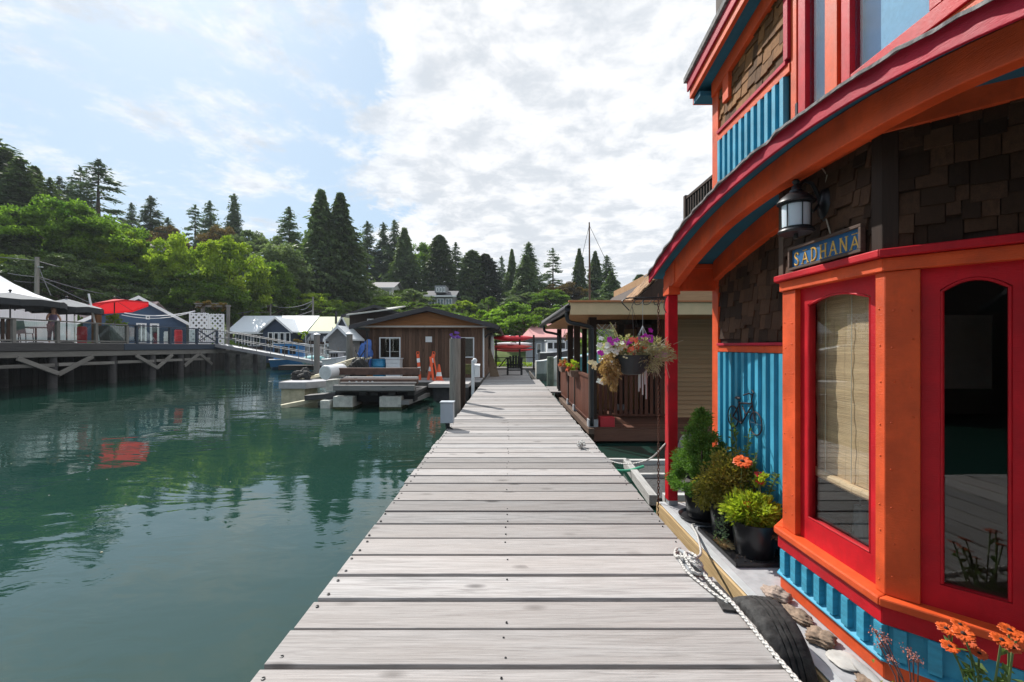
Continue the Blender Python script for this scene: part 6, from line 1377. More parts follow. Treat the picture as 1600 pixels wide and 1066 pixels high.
# lattice screens
def lattice(px0, px1, Y, z0, z1, label, sp=.30, w_=.085):
    t = thing('lattice_screen', label, 'lattice screen', (XW(px0, Y), Y, z0)); x0, x1 = XW(px0, Y), XW(px1, Y)
    m = MB(); m.box(x0, x0+.09, Y-.04, Y+.04, z0, z1); m.box(x1-.09, x1, Y-.04, Y+.04, z0, z1); m.box(x0+.09, x1-.09, Y-.04, Y+.04, z1-.09, z1); m.box(x0+.09, x1-.09, Y-.04, Y+.04, z0, z0+.09); obj('frame', m, WHT, t)
    n = int((x1-x0+z1-z0)/sp)+2
    for s_ in (0, 1):
        for i in range(n):
            c = x0-(z1-z0)+i*sp if not s_ else x0+i*sp
            if not s_: a = (c, z0); b_ = (c+(z1-z0), z1)
            else: a = (c, z0); b_ = (c-(z1-z0), z1)
            pa, pb = a, b_
            def cl(a, b_):
                (xa, za), (xb, zb) = a, b_
                if xa > xb: (xa, za), (xb, zb) = (xb, zb), (xa, za)
                if xb <= x0+.05 or xa >= x1-.05: return None
                k = (zb-za)/(xb-xa)
                if xa < x0+.05: za += k*(x0+.05-xa); xa = x0+.05
                if xb > x1-.05: zb -= k*(xb-x1+.05); xb = x1-.05
                return (xa, za), (xb, zb)
            q = cl(a, b_)
            if q is None or abs(q[0][0]-q[1][0]) < .08: continue
            m = MB(); m.bar((q[0][0], Y+.02*s_-.01, q[0][1]), (q[1][0], Y+.02*s_-.01, q[1][1]), .016, w_, up=(0, 1, 0)); m2 = MB(); m2.bar((q[0][0], Y+.02*s_-.01, q[0][1]), (q[1][0], Y+.02*s_-.01, q[1][1]), w_, .016, up=(0, 1, 0)); obj('lath', m2, WHT, t)
    return t
lattice(296, 326, 34.9, DZW, 4.0, 'left white lattice screen under the pergola', .42, .15); lattice(327, 350, 34.6, DZW-.3, 3.9, 'right white lattice screen with dark gaps at the wharf end', .38, .12)
pg = thing('vine_pergola', 'rustic pergola with reddish vines above the lattice screens', 'pergola', (XW(325, 35), 35.5, DZW))
for px in (312, 352): m = MB(); m.tube([(XW(px, 35), 35.3, DZW-.5), (XW(px, 35)+.05, 35.3, 4.5)], .13, 8); obj('post', m, GWZ, pg)
m = MB(); m.box(XW(303, 35), XW(356, 35), 35.2, 35.4, 4.5, 4.65); m.bar((XW(305, 35), 34.9, 4.72), (XW(345, 35), 35.8, 4.80), .3, .06); obj('rafter', m, GW, pg)
bush(pg, (XW(330, 35), 35.3, 4.6), (1.3, .5, .35), 900, .16, .10, AUT, 95, 'vine')
# gangway
GWY = thing('gangway', 'long sloping aluminium gangway with rails down to the floats', 'gangway', (-17, 34, .8))
a = Vector((-21.4, 34.0, 1.62)); e = Vector((-12.3, 34.0, .02))
m = MB(); m.bar(a+Vector((0, -.55, -.06)), e+Vector((0, -.55, -.06)), .10, .24); m.bar(a+Vector((0, .55, -.06)), e+Vector((0, .55, -.06)), .10, .24); obj('side_beam', m, plain('pale_aluminium', (.32, .32, .33), .5, .3), GWY)
m = MB(); m.bar(a+Vector((0, 0, .0)), e, 1.0, .06); obj('tread_deck', m, GRYM, GWY)
for s_ in (-.6, .6):
    m = MB()
    for h in (.55, 1.05): m.tube([a+Vector((0, s_, h)), e+Vector((0, s_, h))], .028, 6)
    obj('handrail', m, MATS.get('dull_aluminium') or plain('dull_aluminium', (.20, .205, .21), .6, .3), GWY)
    for i in range(10): m = MB(); q = a.lerp(e, i/9); m.tube([q+Vector((0, s_, 0)), q+Vector((.0, s_, 1.05))], .022, 6); obj('baluster', m, MATS['dull_aluminium'], GWY)
for i in (0, 1): m = MB(); m.tube([e+Vector((.0, -.6, 1.05)), e+Vector((-.9+.4*i, -.6, .1))], .025, 5); obj('strut', m, GRYM, GWY)
m = MB(); m.bar((-22.2, 33.9, 1.2), (-19.4, 33.9, .95), .12, .18); m.box(-22.9, -19.8, 33.4, 33.6, .3, 1.0) if False else None; tag(obj('approach_timber', m, GW), 'grey timber bracket under the top of the gangway', 'timber')
for k, px in enumerate((355, 372, 399)): piling(XW(px, 34.8), 34.8, .17, 1.0, ('left dark pile below the top of the gangway', 'middle dark pile below the top of the gangway', 'right dark pile standing alone below the gangway')[k], mat=DW)
m = MB(); m.box(-40, XW(425, 42), 40, 41, -2, 1.15); tag(obj('stone_seawall', m, plain('dark_seawall', (.085, .085, .075), .95, var=.5, scale=3, bump=1)), 'dark mossy seawall behind the gangway piles', 'seawall')
# far floating houses
MW = plain('pale_grey_metal_roof', (.62, .66, .70), .55, var=.05)
wh = gable_house('white_roofed_house', 'floating house with a long pale metal roof behind the gangway', XW(362, 48), XW(470, 48), 48.5, 54, -.2, 3.2, 4.75, NAVY, MW, 'x', .6, WHT)
gb = gable_house('front_gable_bay', 'small navy front gable with white glazed windows on the pale roofed house', XW(414, 47), XW(457, 47), 46.6, 50, -.2, 3.15, 4.35, NAVY, MW, 'y', .35, WHT, cat='house wing')
for i in range(4): far_window(gb, XW(419+9*i, 46.6), XW(427+9*i, 46.6), 46.59, 1.4, 2.9, .09, 0)
for i in range(3): far_window(wh, XW(368+14*i, 48.5), XW(379+14*i, 48.5), 48.49, 1.5, 2.8, .10, 1)
far_window(wh, XW(455, 48.5), XW(463, 48.5), 48.48, 1.5, 2.9, .1, 1)
YG = plain('yellow_green_roof', (.52, .54, .33), .7, var=.08)
yh = gable_house('green_roofed_house', 'floating house with a pale yellow-green roof and a black flue', XW(493, 45), XW(548, 45), 45, 49.5, -.2, 3.1, 4.4, plain('dark_blue_grey', (.08, .09, .12), .8), YG, 'x', .5, WHT)
m = MB(); m.tube([(XW(519, 45), 46, 3.4), (XW(519, 45), 46, 5.0)], .12, 8); obj('flue', m, BLKM, yh)
yg = gable_house('small_white_trim_gable', 'small gable with white trim right of the yellow-green roof', XW(528, 43), XW(549, 43), 42.5, 45, -.2, 3.0, 4.2, plain('slate_gable', (.07, .08, .11), .8), YG, 'y', .25, WHT, cat='house wing')
bh2 = gable_house('brown_two_storey_house', 'dark brown two storey floating house with a grey skylit roof behind the shed', XW(546, 38), XW(630, 38), 38, 45, -.3, 4.05, 4.75, DKW, plain('grey_roof', (.40, .40, .37), .8), 'y', .5, DW)
mm = MB(); mm.hexa([(XW(535, 36), 36.8, 3.93), (XW(608, 36), 36.8, 4.40), (XW(630, 40), 41, 5.0), (XW(556, 40), 41, 4.55), (XW(535, 36), 36.8, 4.03), (XW(608, 36), 36.8, 4.50), (XW(630, 40), 41, 5.1), (XW(556, 40), 41, 4.65)]); obj('front_roof', mm, MATS['grey_roof'], bh2)
for px in (562, 576): m = MB(); x0 = XW(px, 38); m.hexa([(x0, 37.6, 4.35), (x0+.45, 37.6, 4.41), (x0+.85, 38.9, 4.68), (x0+.4, 38.9, 4.62), (x0, 37.6, 4.42), (x0+.45, 37.6, 4.48), (x0+.85, 38.9, 4.75), (x0+.4, 38.9, 4.69)]); obj('skylight', m, BLK, bh2)
far_window(bh2, XW(574, 38), XW(584, 38), 37.99, 3.0, 3.75, .08, 1)
gh = gable_house('grey_curved_roof_house', 'house with a pale curved roof right behind the shed ridge', XW(690, 44), XW(745, 44), 44, 50, -.3, 3.0, 4.4, DKW, MW, 'y', .5, WHT)
for (px0, px1, Y, z1, lab) in ((365, 414, 47.5, 1.4, 'grey porch fence in front of the pale roofed house'), (470, 548, 43, 1.9, 'dark brown fence below the green roofed house')):
    t = thing('board_fence', lab, 'fence', (XW(px0, Y), Y, 0)); x = XW(px0, Y); x1 = XW(px1, Y)
    while x < x1: m = MB(); m.box(x, x+.20, Y-.03, Y, -.1, z1+rnd.uniform(-.03, .03)); obj('board', m, DKW, t); x += .225
for (px, py, Y, r, mat, lab) in ((476, 522, 42.8, .45, DECY, 'round bright green hanging plant right of the navy gable'), (522, 530, 42.5, .9, AUT, 'yellow-green climber over the brown fence'), (462, 535, 42.6, .5, AUT, 'reddish potted flowers beside the navy gable'), (540, 527, 42.3, .6, DEC, 'green climber near the white-trimmed small gable'), (422, 532, 46, .4, AUT, 'reddish shrub under the navy gable windows')):
    t = thing('climbing_plant', lab, 'plant', (XW(px, Y), Y, ZW(py, Y))); bush(t, (XW(px, Y), Y, ZW(py, Y)), (r, r*.6, r*.7), 260, .16, .11, mat, int(px))
piling(XW(495, 31), 31, .19, 2.25, 'piling with a white cap left of the shed, farther one', WHP, 1.25); piling(XW(546, 26), 26, .17, 2.15, 'piling with a white cap nearest the shed left wall', WHP, 1.25)
boat(XW(421, 39), XW(478, 39), 40, 2.6, -.6, .35, plain('blue_hull', (.02, .14, .32), .5), 'blue cabin boat moored under the gangway', 'cabin_boat', cabin=(.08, .72, 1.35, plain('blue_cabin', (.04, .22, .52), .5)))
boat(XW(372, 41), XW(405, 41), 42, 2, -.5, .3, plain('grey_skiff', (.3, .3, .32), .6), 'small grey skiff by the seawall', 'skiff')
dg = thing('covered_dinghy', 'dinghy under a pale teal cover beyond the gangway', 'dinghy', (XW(490, 36), 36, .1)); m = lump((XW(490, 36.5), 36.5, .35), (.95, .6, .42), 3, .04); autosmooth(obj('cover', m, plain('teal_cover', (.22, .50, .52), .7), dg))
boat(XW(505, 33), XW(545, 33), 33.5, 1.8, -.5, .55, WHT, 'white open motorboat with rails left of the shed', 'motorboat', cabin=(.3, .6, .5, plain('grey_console', (.3, .3, .32), .6)))
boat(XW(474, 41), XW(512, 41), 41, 2.2, -.5, .5, WHT, 'white cabin boat half hidden behind the gangway foot', 'cabin_boat', cabin=(.2, .75, 1.1, WHT))
boat(XW(510, 38), XW(548, 38), 38, 2.2, -.5, .45, plain('navy_hull', (.03, .05, .10), .5), 'navy hulled boat with a white cabin left of the capped piling', 'cabin_boat', cabin=(.15, .65, 1.2, WHT))
boat(XW(530, 30), XW(556, 30), 30.3, 1.6, -.5, .35, plain('violet_blue_cover', (.10, .10, .40), .7), 'small boat with a violet-blue cover by the shed corner', 'skiff')
gable_house('low_grey_cabin', 'low weathered grey cabin squeezed between the green roof and the shed', XW(549, 40), XW(577, 40), 35, 37.5, -.3, 2.2, 2.95, MATS['weathered_grey'], MW, 'y', .3, WHT)
gable_house('low_brown_cabin', 'low brown cabin behind the board fence left of the capped pilings', XW(470, 50), XW(495, 50), 50, 54, -.2, 2.4, 3.5, DKW, MW, 'x', .4, WHT)
t = thing('mooring_poles', 'cluster of thin masts and poles among the boats left of the shed', 'poles', (-11, 37, 0)); rg = random.Random(19)
for j in range(14): px = rg.uniform(470, 560); Y = rg.uniform(33, 40); m = MB(); m.tube([(XW(px, Y), Y, 0), (XW(px, Y)+rg.uniform(-.3, .3), Y, rg.uniform(1.4, 3.2))], .03, 5); obj('pole', m, (GRYM, DOCKZ, WHT)[j % 3], t)
m = MB(); rg = random.Random(23)
for k in range(90):
    Y = rg.uniform(4, 24); X = rg.uniform(-14, -1.6); a_ = rg.uniform(0, 6.28); s_ = rg.uniform(.005, .014)
    m.lathe([(s_, 0), (s_*.7, .006)], (X, Y, -.499), 5)
stuff(obj('floating_debris', m, plain('pale_debris', (.40, .38, .28), .9, rand=.2)))
m = MB(); m.box(XW(440, 35), XW(560, 35), 34.5, 36, -.3, .05); struct(obj('far_float', m, DSH))
m = MB(); m.box(-2, 6, 31.5, 34, -.3, .0); struct(obj('end_float', m, GW)); m = MB(); m.box(-3, 7, 34.0, 34.3, -.1, .25); tag(obj('float_kerb', m, WHP), 'pale low kerb of the float behind the kayak rack', 'kerb')
m = MB(); rg = random.Random(2)
for k in range(900): leaf(m, (rg.uniform(-1.6, 1.6), 33.4+rg.uniform(-.2, .2), .02+rg.uniform(0, .25)), sph(rg)+Vector((0, 0, 1)), .16, .06, rg)
stuff(tag(obj('float_grass', m, DECY), 'strip of bright grass growing on the float behind the rack', 'grass'))
# utility poles and wires
def upole(px, top, Y, label, arms=(), r=.13):
    x = XW(px, Y); zt = ZW(top, Y); zb = terr(x, Y)-.3; zb = min(zb, 1.2); t = thing('utility_pole', label, 'utility pole', (x, Y, zb)); m = MB(); m.tube([(x, Y, zb), (x+.05, Y, zt)], r, 8, r*.75); obj('shaft', m, GWZ, t)
    for (dz, hw) in arms: m = MB(); m.box(x-hw, x+hw, Y-.06, Y+.06, zt-dz-.07, zt-dz+.07); obj('crossarm', m, GWZ, t)
    return t, Vector((x, Y, zt))
t1, T1 = upole(57, 402, 40, 'thick utility pole behind the white marquee', r=.20)
m = MB(); m.lathe([(.16, 0), (.18, .1), (.16, .45)], (T1.x-.55, 40, 5.2), 10); m.box(T1.x+.1, T1.x+.5, 39.9, 40.1, T1.z-.9, T1.z-.8); obj('transformer', m, GRYM, t1)
t2, T2 = upole(232, 408, 56, 'utility pole with crossarms and twin transformers among the trees', ((.6, 1.5), (1.1, .9)))
for dx in (-.75, .75): m = MB(); m.lathe([(.28, 0), (.30, .1), (.28, .9), (.1, 1)], (T2.x+dx, 55.7, ZW(452, 56)-.5), 12); obj('transformer', m, plain('light_grey_metal', (.40, .43, .46), .5) if 'light_grey_metal' not in MATS else MATS['light_grey_metal'], t2)
t3, T3 = upole(422, 472, 56, 'thin utility pole above the pale metal roof'); t4, T4 = upole(488.5, 464, 54, 'reddish-brown utility pole between the two far roofs', r=.14)
lp_ = thing('street_lamp', 'curved arm street lamp beside the transformer pole', 'street lamp', (XW(240, 50), 50, 2)); x = XW(246, 50); m = MB(); m.tube(catm([(XW(238, 50), 50, 2), (XW(238, 50), 50, ZW(464, 50)), (XW(244, 50), 50, ZW(458, 50)), (XW(256, 50), 50, ZW(455, 50))]), .04, 6); obj('arm', m, GRYM, lp_); m = MB(); m.ball((XW(259, 50), 50, ZW(455.5, 50)), (.35, .15, .10), 10, 6); obj('lamp_head', m, WHT, lp_)
def wire(a, b_, sag, r=.022):
    a = Vector(a); b_ = Vector(b_); return [a.lerp(b_, i/24)-Vector((0, 0, sag*4*(i/24)*(1-i/24))) for i in range(25)]
wi = thing('power_lines', 'overhead power lines strung between the utility poles', 'power lines', tuple(T1)); m = MB()
L_ = Vector((-66, 36, 12.0))
for a, b_, s_ in ((L_, T1+Vector((0, 0, -.3)), .3), (T1+Vector((0, 0, -.3)), T2+Vector((0, 0, -.6)), .9), (T1+Vector((0, 0, -1.6)), (XW(178, 45), 45, ZW(462, 45)), .2), ((XW(178, 45), 45, ZW(462, 45)), T3+Vector((0, 0, -.4)), 1.6), (T1+Vector((0, 0, -1.7)), T3+Vector((0, 0, -2.2)), 2.6), (T3+Vector((0, 0, -.4)), T4+Vector((0, 0, -.5)), .5), (T3+Vector((0, 0, -2.0)), T4+Vector((0, 0, -1.6)), .3), ((XW(250, 50), 50, ZW(466, 50)), T3+Vector((0, 0, -1.2)), .6), ((XW(12, 40), 40, ZW(427, 40)), T1+Vector((0, 0, -1.7)), .05), ((XW(22, 40), 40, ZW(439, 40)), (XW(100, 44), 44, ZW(437, 44)), .2), ((XW(60, 40), 40, ZW(415, 40)), (XW(80, 40), 40, ZW(462, 40)), .1), (T4+Vector((0, 0, -.5)), (XW(470, 54), 54, ZW(484, 54)), .3)):
    m.tube(wire(a, b_, s_), .036, 4)
obj('cables', m, plain('cable_grey', (.16, .16, .17), .7), wi)
hs = thing('hose_line', 'pale cable strung from the red umbrella to the pergola', 'cable', (-25, 33, 4)); m = MB(); m.tube(wire((XW(194, 33), 33, ZW(489, 33)), (XW(305, 34.5), 34.5, ZW(486, 34.5)), .28), .035, 5); m.tube(wire((XW(190, 33), 33, ZW(492, 33)), (XW(300, 34.5), 34.5, ZW(488, 34.5)), .35), .025, 5); obj('cable', m, WHT, hs)

# ================================================================== hillside trees
def quadmesh(name, P, D, l, w_, mats, seed):
    """P centres (n,3), D directions; makes bent leaf quads."""
    r = np.random.default_rng(seed); n = len(P); D = D/np.linalg.norm(D, axis=1, keepdims=True)
    U = r.normal(size=(n, 3)); Sd = np.cross(D, U); Sd /= np.linalg.norm(Sd, axis=1, keepdims=True)+1e-9
    l = np.asarray(l).reshape(-1, 1)*r.uniform(.7, 1.25, (n, 1)); w_ = np.asarray(w_).reshape(-1, 1)*r.uniform(.7, 1.25, (n, 1))
    v = np.empty((n, 4, 3)); v[:, 0] = P-D*l*.5; v[:, 1] = P-Sd*w_*.5; v[:, 2] = P+D*l*.5; v[:, 3] = P+Sd*w_*.5
    me = bpy.data.meshes.new(name); me.vertices.add(4*n); me.vertices.foreach_set('co', v.reshape(-1).astype(np.float32))
    me.loops.add(4*n); me.loops.foreach_set('vertex_index', np.arange(4*n, dtype=np.int32)); me.polygons.add(n)
    me.polygons.foreach_set('loop_start', np.arange(0, 4*n, 4, dtype=np.int32))
    me.update(calc_edges=True); me.validate(); return me
def sphn(r, n): a = r.normal(size=(n, 3)); return a/np.linalg.norm(a, axis=1, keepdims=True)
def conifer(seed, levels=34, per=9, droop=.25, dens=7, gap=.1, pw=.85, spread=1.0, fluff=.30):
    r = np.random.default_rng(seed); Pn = []; Dn = []; Hh, Rr = 16.0, 3.4      # built 16 m tall
    for i in range(levels):
        t = .05+.94*i/levels; z = Hh*t; R0 = Rr*(1-t)**pw*(1.0 if t > .12 else .8)+.12
        for k in range(per if t < .8 else 6):
            if r.random() < gap: continue
            a = r.uniform(0, 2*np.pi); Rb = R0*r.uniform(.55, 1.15)*spread
            nn = max(3, int(dens*1.35*Rb/1.2))
            s_ = np.sqrt(r.uniform(.02, 1, nn*4)); sag = droop*(s_**2)*Rb
            x = np.cos(a)*Rb*s_; y = np.sin(a)*Rb*s_; zz_ = z-sag+.18*Rb*s_
            q = np.stack([x, y, zz_], 1)+r.normal(size=(nn*4, 3))*np.array([fluff, fluff, fluff*.45])*(.4+.6*s_[:, None])
            Pn.append(q); d = np.stack([np.cos(a)+r.normal(size=nn*4)*.6, np.sin(a)+r.normal(size=nn*4)*.6, -.35+r.normal(size=nn*4)*.35], 1); Dn.append(d)
    top = np.stack([r.normal(size=60)*.07, r.normal(size=60)*.07, r.uniform(Hh*.94, Hh, 60)], 1); Pn.append(top); Dn.append(np.stack([r.normal(size=60), r.normal(size=60), r.uniform(.2, 1.5, 60)], 1))
    P = np.concatenate(Pn); D = np.concatenate(Dn); return quadmesh('crown', P, D, .52, .17, None, seed)
def cedar(seed, n=12000, pw=.92, lump=1.0):
    r = np.random.default_rng(seed); Hh, Rr = 16.0, 3.6; t = r.uniform(.02, 1, n)**1.1; a = r.uniform(0, 2*np.pi, n)
    prof = Rr*np.minimum(1.0, (1-t)**pw*1.12)*(.85+lump*(.22*np.sin(a*2+t*11+seed)+.18*np.sin(a*4-t*23+seed)+.16*np.sin(a*9+t*47))); q = np.sqrt(r.uniform(.35, 1.0, n))
    strand = (np.sin(t*95+np.sin(a*4+seed)*2.5)*.5+.5); q *= (.68+.36*strand)
    P = np.stack([np.cos(a)*prof*q, np.sin(a)*prof*q, Hh*t-.45*q*(1-t)], 1)+r.normal(size=(n, 3))*.10
    D = np.stack([np.cos(a)*.8+r.normal(size=n)*.4, np.sin(a)*.8+r.normal(size=n)*.4, -.8+r.normal(size=n)*.5], 1); return quadmesh('crown', P, D, .62, .27, None, seed)
def broad(seed, n=21000, clumps=85, H0=10., R0=5., low=.12, leafl=.31, upf=.72):
    r = np.random.default_rng(seed); cs = sphn(r, clumps)*r.uniform(.45, 1.0, (clumps, 1))**.6; cs[:, 2] = np.abs(cs[:, 2])*.96-.12-.25*(r.random(clumps) < .3)
    rad = r.uniform(.12, .25, clumps); idx = r.integers(0, clumps, n); d = sphn(r, n); up_ = r.random(n) < upf; d[:, 2] = np.where(up_, np.abs(d[:, 2])*.8, d[:, 2]*.25)
    P = cs[idx]+d*rad[idx][:, None]*(r.uniform(.45, 1.12, (n, 1))); P[:, :2] *= R0; P[:, 2] = (P[:, 2]*.5+.52)*H0
    keep = P[:, 2] > low*H0; P = P[keep]; d = d[keep]; D = d+r.normal(size=(len(P), 3))*.9; return quadmesh('crown', P, D, leafl, leafl*.66, None, seed)
SRC = {}
def src(kind, i):
    if (kind, i) in SRC: return SRC[kind, i]
    s_ = 100*len(kind)+i*7+3
    if kind == 'fir': me = conifer(s_, 30, 8, .30, 7, .12, .80)
    elif kind == 'sparse': me = conifer(s_, 21, 5, .28, 7, .18, .66, 1.05, .26)
    elif kind == 'spruce': me = conifer(s_, 40, 10, .35, 8, .04, .95)
    elif kind == 'cedar': me = cedar(s_)
    elif kind == 'dome': me = cedar(s_, pw=.5, lump=.45)
    elif kind == 'broad': me = broad(s_)
    elif kind == 'tall': me = broad(s_, 13000, 100, 12., 3.4)
    elif kind == 'bushy': me = broad(s_, 6500, 44, 5., 3., -.2, .30, .55)
    SRC[kind, i] = me; return me
tm = MB(); tm.tube([(0, 0, -.6), (.05, 0, 3), (-.03, .04, 8), (0, 0, 15.2)], [.36, .28, .17, .03], 8)
for k in range(16): a = k*2.4; z = 2.5+k*.75; tm.tube([(0, 0, z), (math.cos(a)*(2.2-k*.1), math.sin(a)*(2.2-k*.1), z-.2)], .05, 4, .015)
TRC = tm.mesh('trunk'); fixn(TRC)
tm = MB(); tm.tube([(0, 0, -.5), (.1, 0, 1.8), (-.05, .1, 4), (0, 0, 8)], [.34, .27, .20, .06], 8)
for k in range(9): a = k*2.4; z = 1.8+k*.6; tm.tube([(0, 0, z), (math.cos(a)*1.6, math.sin(a)*1.6, z+1.0), (math.cos(a)*3.0, math.sin(a)*3.0, z+1.9)], [.12, .08, .03], 5)
TRB = tm.mesh('trunk'); fixn(TRB)
matted = {}
def tree(px, top, wpx, Y, kind, mat, label, i=0, base=None, name=None, group=None, hk=None):
    x = XW(px, Y); zb = terr(x, Y)-.2; zt = ZW(top, Y)
    con_ = kind in ('fir', 'sparse', 'spruce', 'cedar', 'dome'); H0, R0 = (16., 3.4) if con_ else {'broad': (10., 5.), 'tall': (12., 3.4), 'bushy': (5., 3.)}[kind]
    if base is not None: zb = ZW(base, Y)
    hgt = max(1.0, zt-zb); rw = wpx/F*Y/2*({'sparse': 1.45, 'fir': 1.45, 'spruce': 1.35, 'cedar': 1.22, 'dome': 1.1}[kind] if con_ else 1.15)
    if kind == 'broad': H0 *= 1.0
    nm = name or ({'fir': 'fir_tree', 'sparse': 'fir_tree', 'spruce': 'spruce_tree', 'cedar': 'cedar_tree', 'dome': 'cedar_tree', 'broad': 'broadleaf_tree', 'tall': 'broadleaf_tree', 'bushy': 'bush'}[kind])
    t = thing(nm, label, 'tree' if kind != 'bushy' else 'bush', (x, Y, zb), group)
    key = (kind, i, mat.name)
    if key not in matted: me = src(kind, i).copy(); me.materials.clear(); me.materials.append(mat); matted[key] = me
    rz = rnd.uniform(0, 6.28); s_ = (rw/R0, rw/R0, hgt/H0)
    o = bpy.data.objects.new('crown', matted[key]); COL.objects.link(o); o.parent = t; o.scale = s_; o.rotation_euler = (0, 0, rz)
    o = bpy.data.objects.new('trunk', TRC if con_ else TRB); COL.objects.link(o); o.parent = t; o.scale = (s_[0]*.9, s_[1]*.9, s_[2] if con_ else s_[2]*(1 if kind != 'bushy' else .5)); o.rotation_euler = (0, 0, rz)
    return t
TRC.materials.append(BARK); TRB.materials.append(BARK)
TREES = [
 # far left mass
 (-4, 216, 100, 62, 'sparse', CON, 'dark fir tip cut by the left edge of the photo', 0),
 (8, 236, 120, 60, 'cedar', CED, 'tall dark cedar at the far left edge', 0),
 (55, 262, 80, 62, 'cedar', CED, 'dark cedar right of the far left one', 1),
 (32, 246, 80, 58, 'spruce', CED, 'spire-topped spruce between the two leftmost cedars', 2),
 (78, 278, 56, 60, 'fir', CED, 'shorter fir below the thin fir on the left', 0),
 (93, 276, 46, 74, 'fir', CON, 'thin fir between the left cedars and the twin firs', 0),
 (112, 284, 40, 78, 'fir', CON, 'small fir tip left of the twin firs', 1),
 (126, 262, 50, 76, 'sparse', CON, 'left of the twin sparse firs on the left skyline', 1),
 (154, 250, 78, 74, 'sparse', CON, 'taller right fir of the twin sparse firs on the left skyline', 2),
 (205, 317, 34, 95, 'fir', CON, 'small fir left of the round-topped fir', 2),
 (235, 306, 46, 92, 'fir', CON, 'round-topped full fir over the bright maples', 1),
 (262, 340, 40, 96, 'fir', CON, 'low dark fir behind the house roof in the trees', 0),
 (305, 320, 38, 96, 'sparse', CON, 'airy fir left of the dense one over the bright maples', 0),
 (328, 314, 44, 94, 'fir', CON, 'dense fir in the middle of three above the bright maples', 2),
 (366, 303, 42, 96, 'spruce', CON, 'pointed spruce standing clear above the bright maples', 0),
 (95, 308, 120, 50, 'broad', DEC, 'big leafy maple below the twin firs', 0),
 (150, 325, 130, 52, 'broad', DEC, 'wide maple in front of the twin firs', 1),
 (195, 350, 90, 53, 'broad', DECY, 'sunlit maple above the transformer pole', 2),
 (22, 330, 80, 47, 'cedar', CED, 'shaded cedar directly above the marquee', 2),
 (90, 395, 120, 45, 'broad', CED, 'dark undergrowth tree behind the utility pole', 1),
 (170, 405, 120, 50, 'broad', DEC, 'leafy tree behind the red umbrella', 0),
 (288, 364, 100, 54, 'broad', DECY, 'bright yellow-green maple left of centre', 0),
 (360, 370, 110, 55, 'broad', DECY, 'bright rounded maple right of the other bright one', 1),
 (245, 400, 80, 53, 'broad', DEC, 'small leafy tree beside the transformer pole', 2),
 (315, 420, 110, 51, 'broad', DEC, 'dark leafy tree below the bright maples', 1),
 (400, 352, 90, 78, 'broad', DECP, 'pale grey-green broadleaf on the skyline', 2),
 (345, 352, 60, 82, 'broad', AUT, 'russet tree on the skyline behind the bright maples', 0),
 (262, 352, 50, 84, 'broad', AUT, 'yellowish russet tree left of the airy fir', 1),
 (435, 372, 80, 66, 'tall', DECP, 'pale feathery tree left of the giant cedar pair', 0),
 (420, 405, 70, 60, 'tall', DEC, 'mid green tree with thin trunk left of the yellowing bush', 1),
 (452, 324, 56, 84, 'fir', CON, 'dark fir left behind the giant cedar pair', 0),
 (502, 299, 88, 74, 'cedar', CED, 'left of the two giant cedars near the centre', 2),
 (532, 304, 92, 75, 'cedar', CED, 'right of the two giant cedars near the centre', 0),
 (574, 346, 46, 92, 'fir', CON, 'slim fir right after the giant cedars', 1),
 (599, 348, 40, 94, 'spruce', CON, 'slim spruce second right of the giant cedars', 1),
 (616, 344, 46, 92, 'fir', CON, 'tall slim fir third right of the giant cedars', 2),
 (632, 358, 60, 84, 'cedar', CED, 'dark cedar above the hillside houses', 1),
 (663, 374, 46, 88, 'tall', DEC, 'greenish tree left of the light cedar', 0),
 (687, 369, 66, 80, 'dome', leafm('light_cedar', (.035, .060, .018), (.085, .125, .035), .1, .35), 'lighter olive cedar standing over the grey hillside house', 2),
 (712, 379, 36, 92, 'fir', CON, 'fir tip between the light cedar and the dark dome', 0),
 (738, 392, 66, 78, 'dome', CED, 'bluish-green dome-shaped cedar right of centre', 0),
 (758, 398, 66, 79, 'dome', leafm('dark_dome', (.014, .026, .014), (.04, .062, .024), .1, .25), 'dark rounded cedar forming the right side of the dome', 1),
 (784, 400, 24, 94, 'fir', CON, 'narrow fir left of the right-hand conifer group', 1),
 (800, 391, 34, 92, 'cedar', CED, 'narrow cedar in the right-hand conifer group', 2),
 (826, 378, 48, 86, 'spruce', CON, 'tallest spruce of the right-hand conifer group', 2),
 (822, 400, 60, 82, 'cedar', CED, 'broad cedar at the foot of the tallest right-hand spruce', 0),
 (864, 388, 38, 88, 'sparse', CON, 'open-branched fir standing alone right of the spruce', 1),
 (905, 390, 36, 84, 'cedar', CED, 'cedar left of the sailboat mast', 1),
 (930, 394, 40, 86, 'cedar', CED, 'cedar right behind the sailboat mast', 2),
 (948, 399, 38, 84, 'fir', CON, 'fir right of the sailboat mast', 2),
 (955, 425, 50, 78, 'cedar', CED, 'low cedar right of the mast above the porch roof', 0),
 (880, 440, 70, 80, 'broad', AUT, 'russet round tree in front of the lone fir', 2),
 (860, 452, 60, 74, 'broad', DEC, 'green tree near the russet one', 0),
 (1000, 430, 80, 90, 'cedar', CED, 'cedar hidden behind the cedar shingled roof', 0),
]
def ground_at(px, py):
    Y = 50.0
    while Y < 112:
        if 541-(terr(XW(px, Y), Y)-1.5)*F/Y <= py: return Y
        Y += .5
    return None
TREES = [(a, b_, c_, (Y+13 if 560 < a < 790 else Y), k, m_, l_, i) for a, b_, c_, Y, k, m_, l_, i in TREES]
for (px, top, wpx, Y, kind, mat, lab, i) in TREES: tree(px, top, wpx, Y, kind, mat, lab, i)
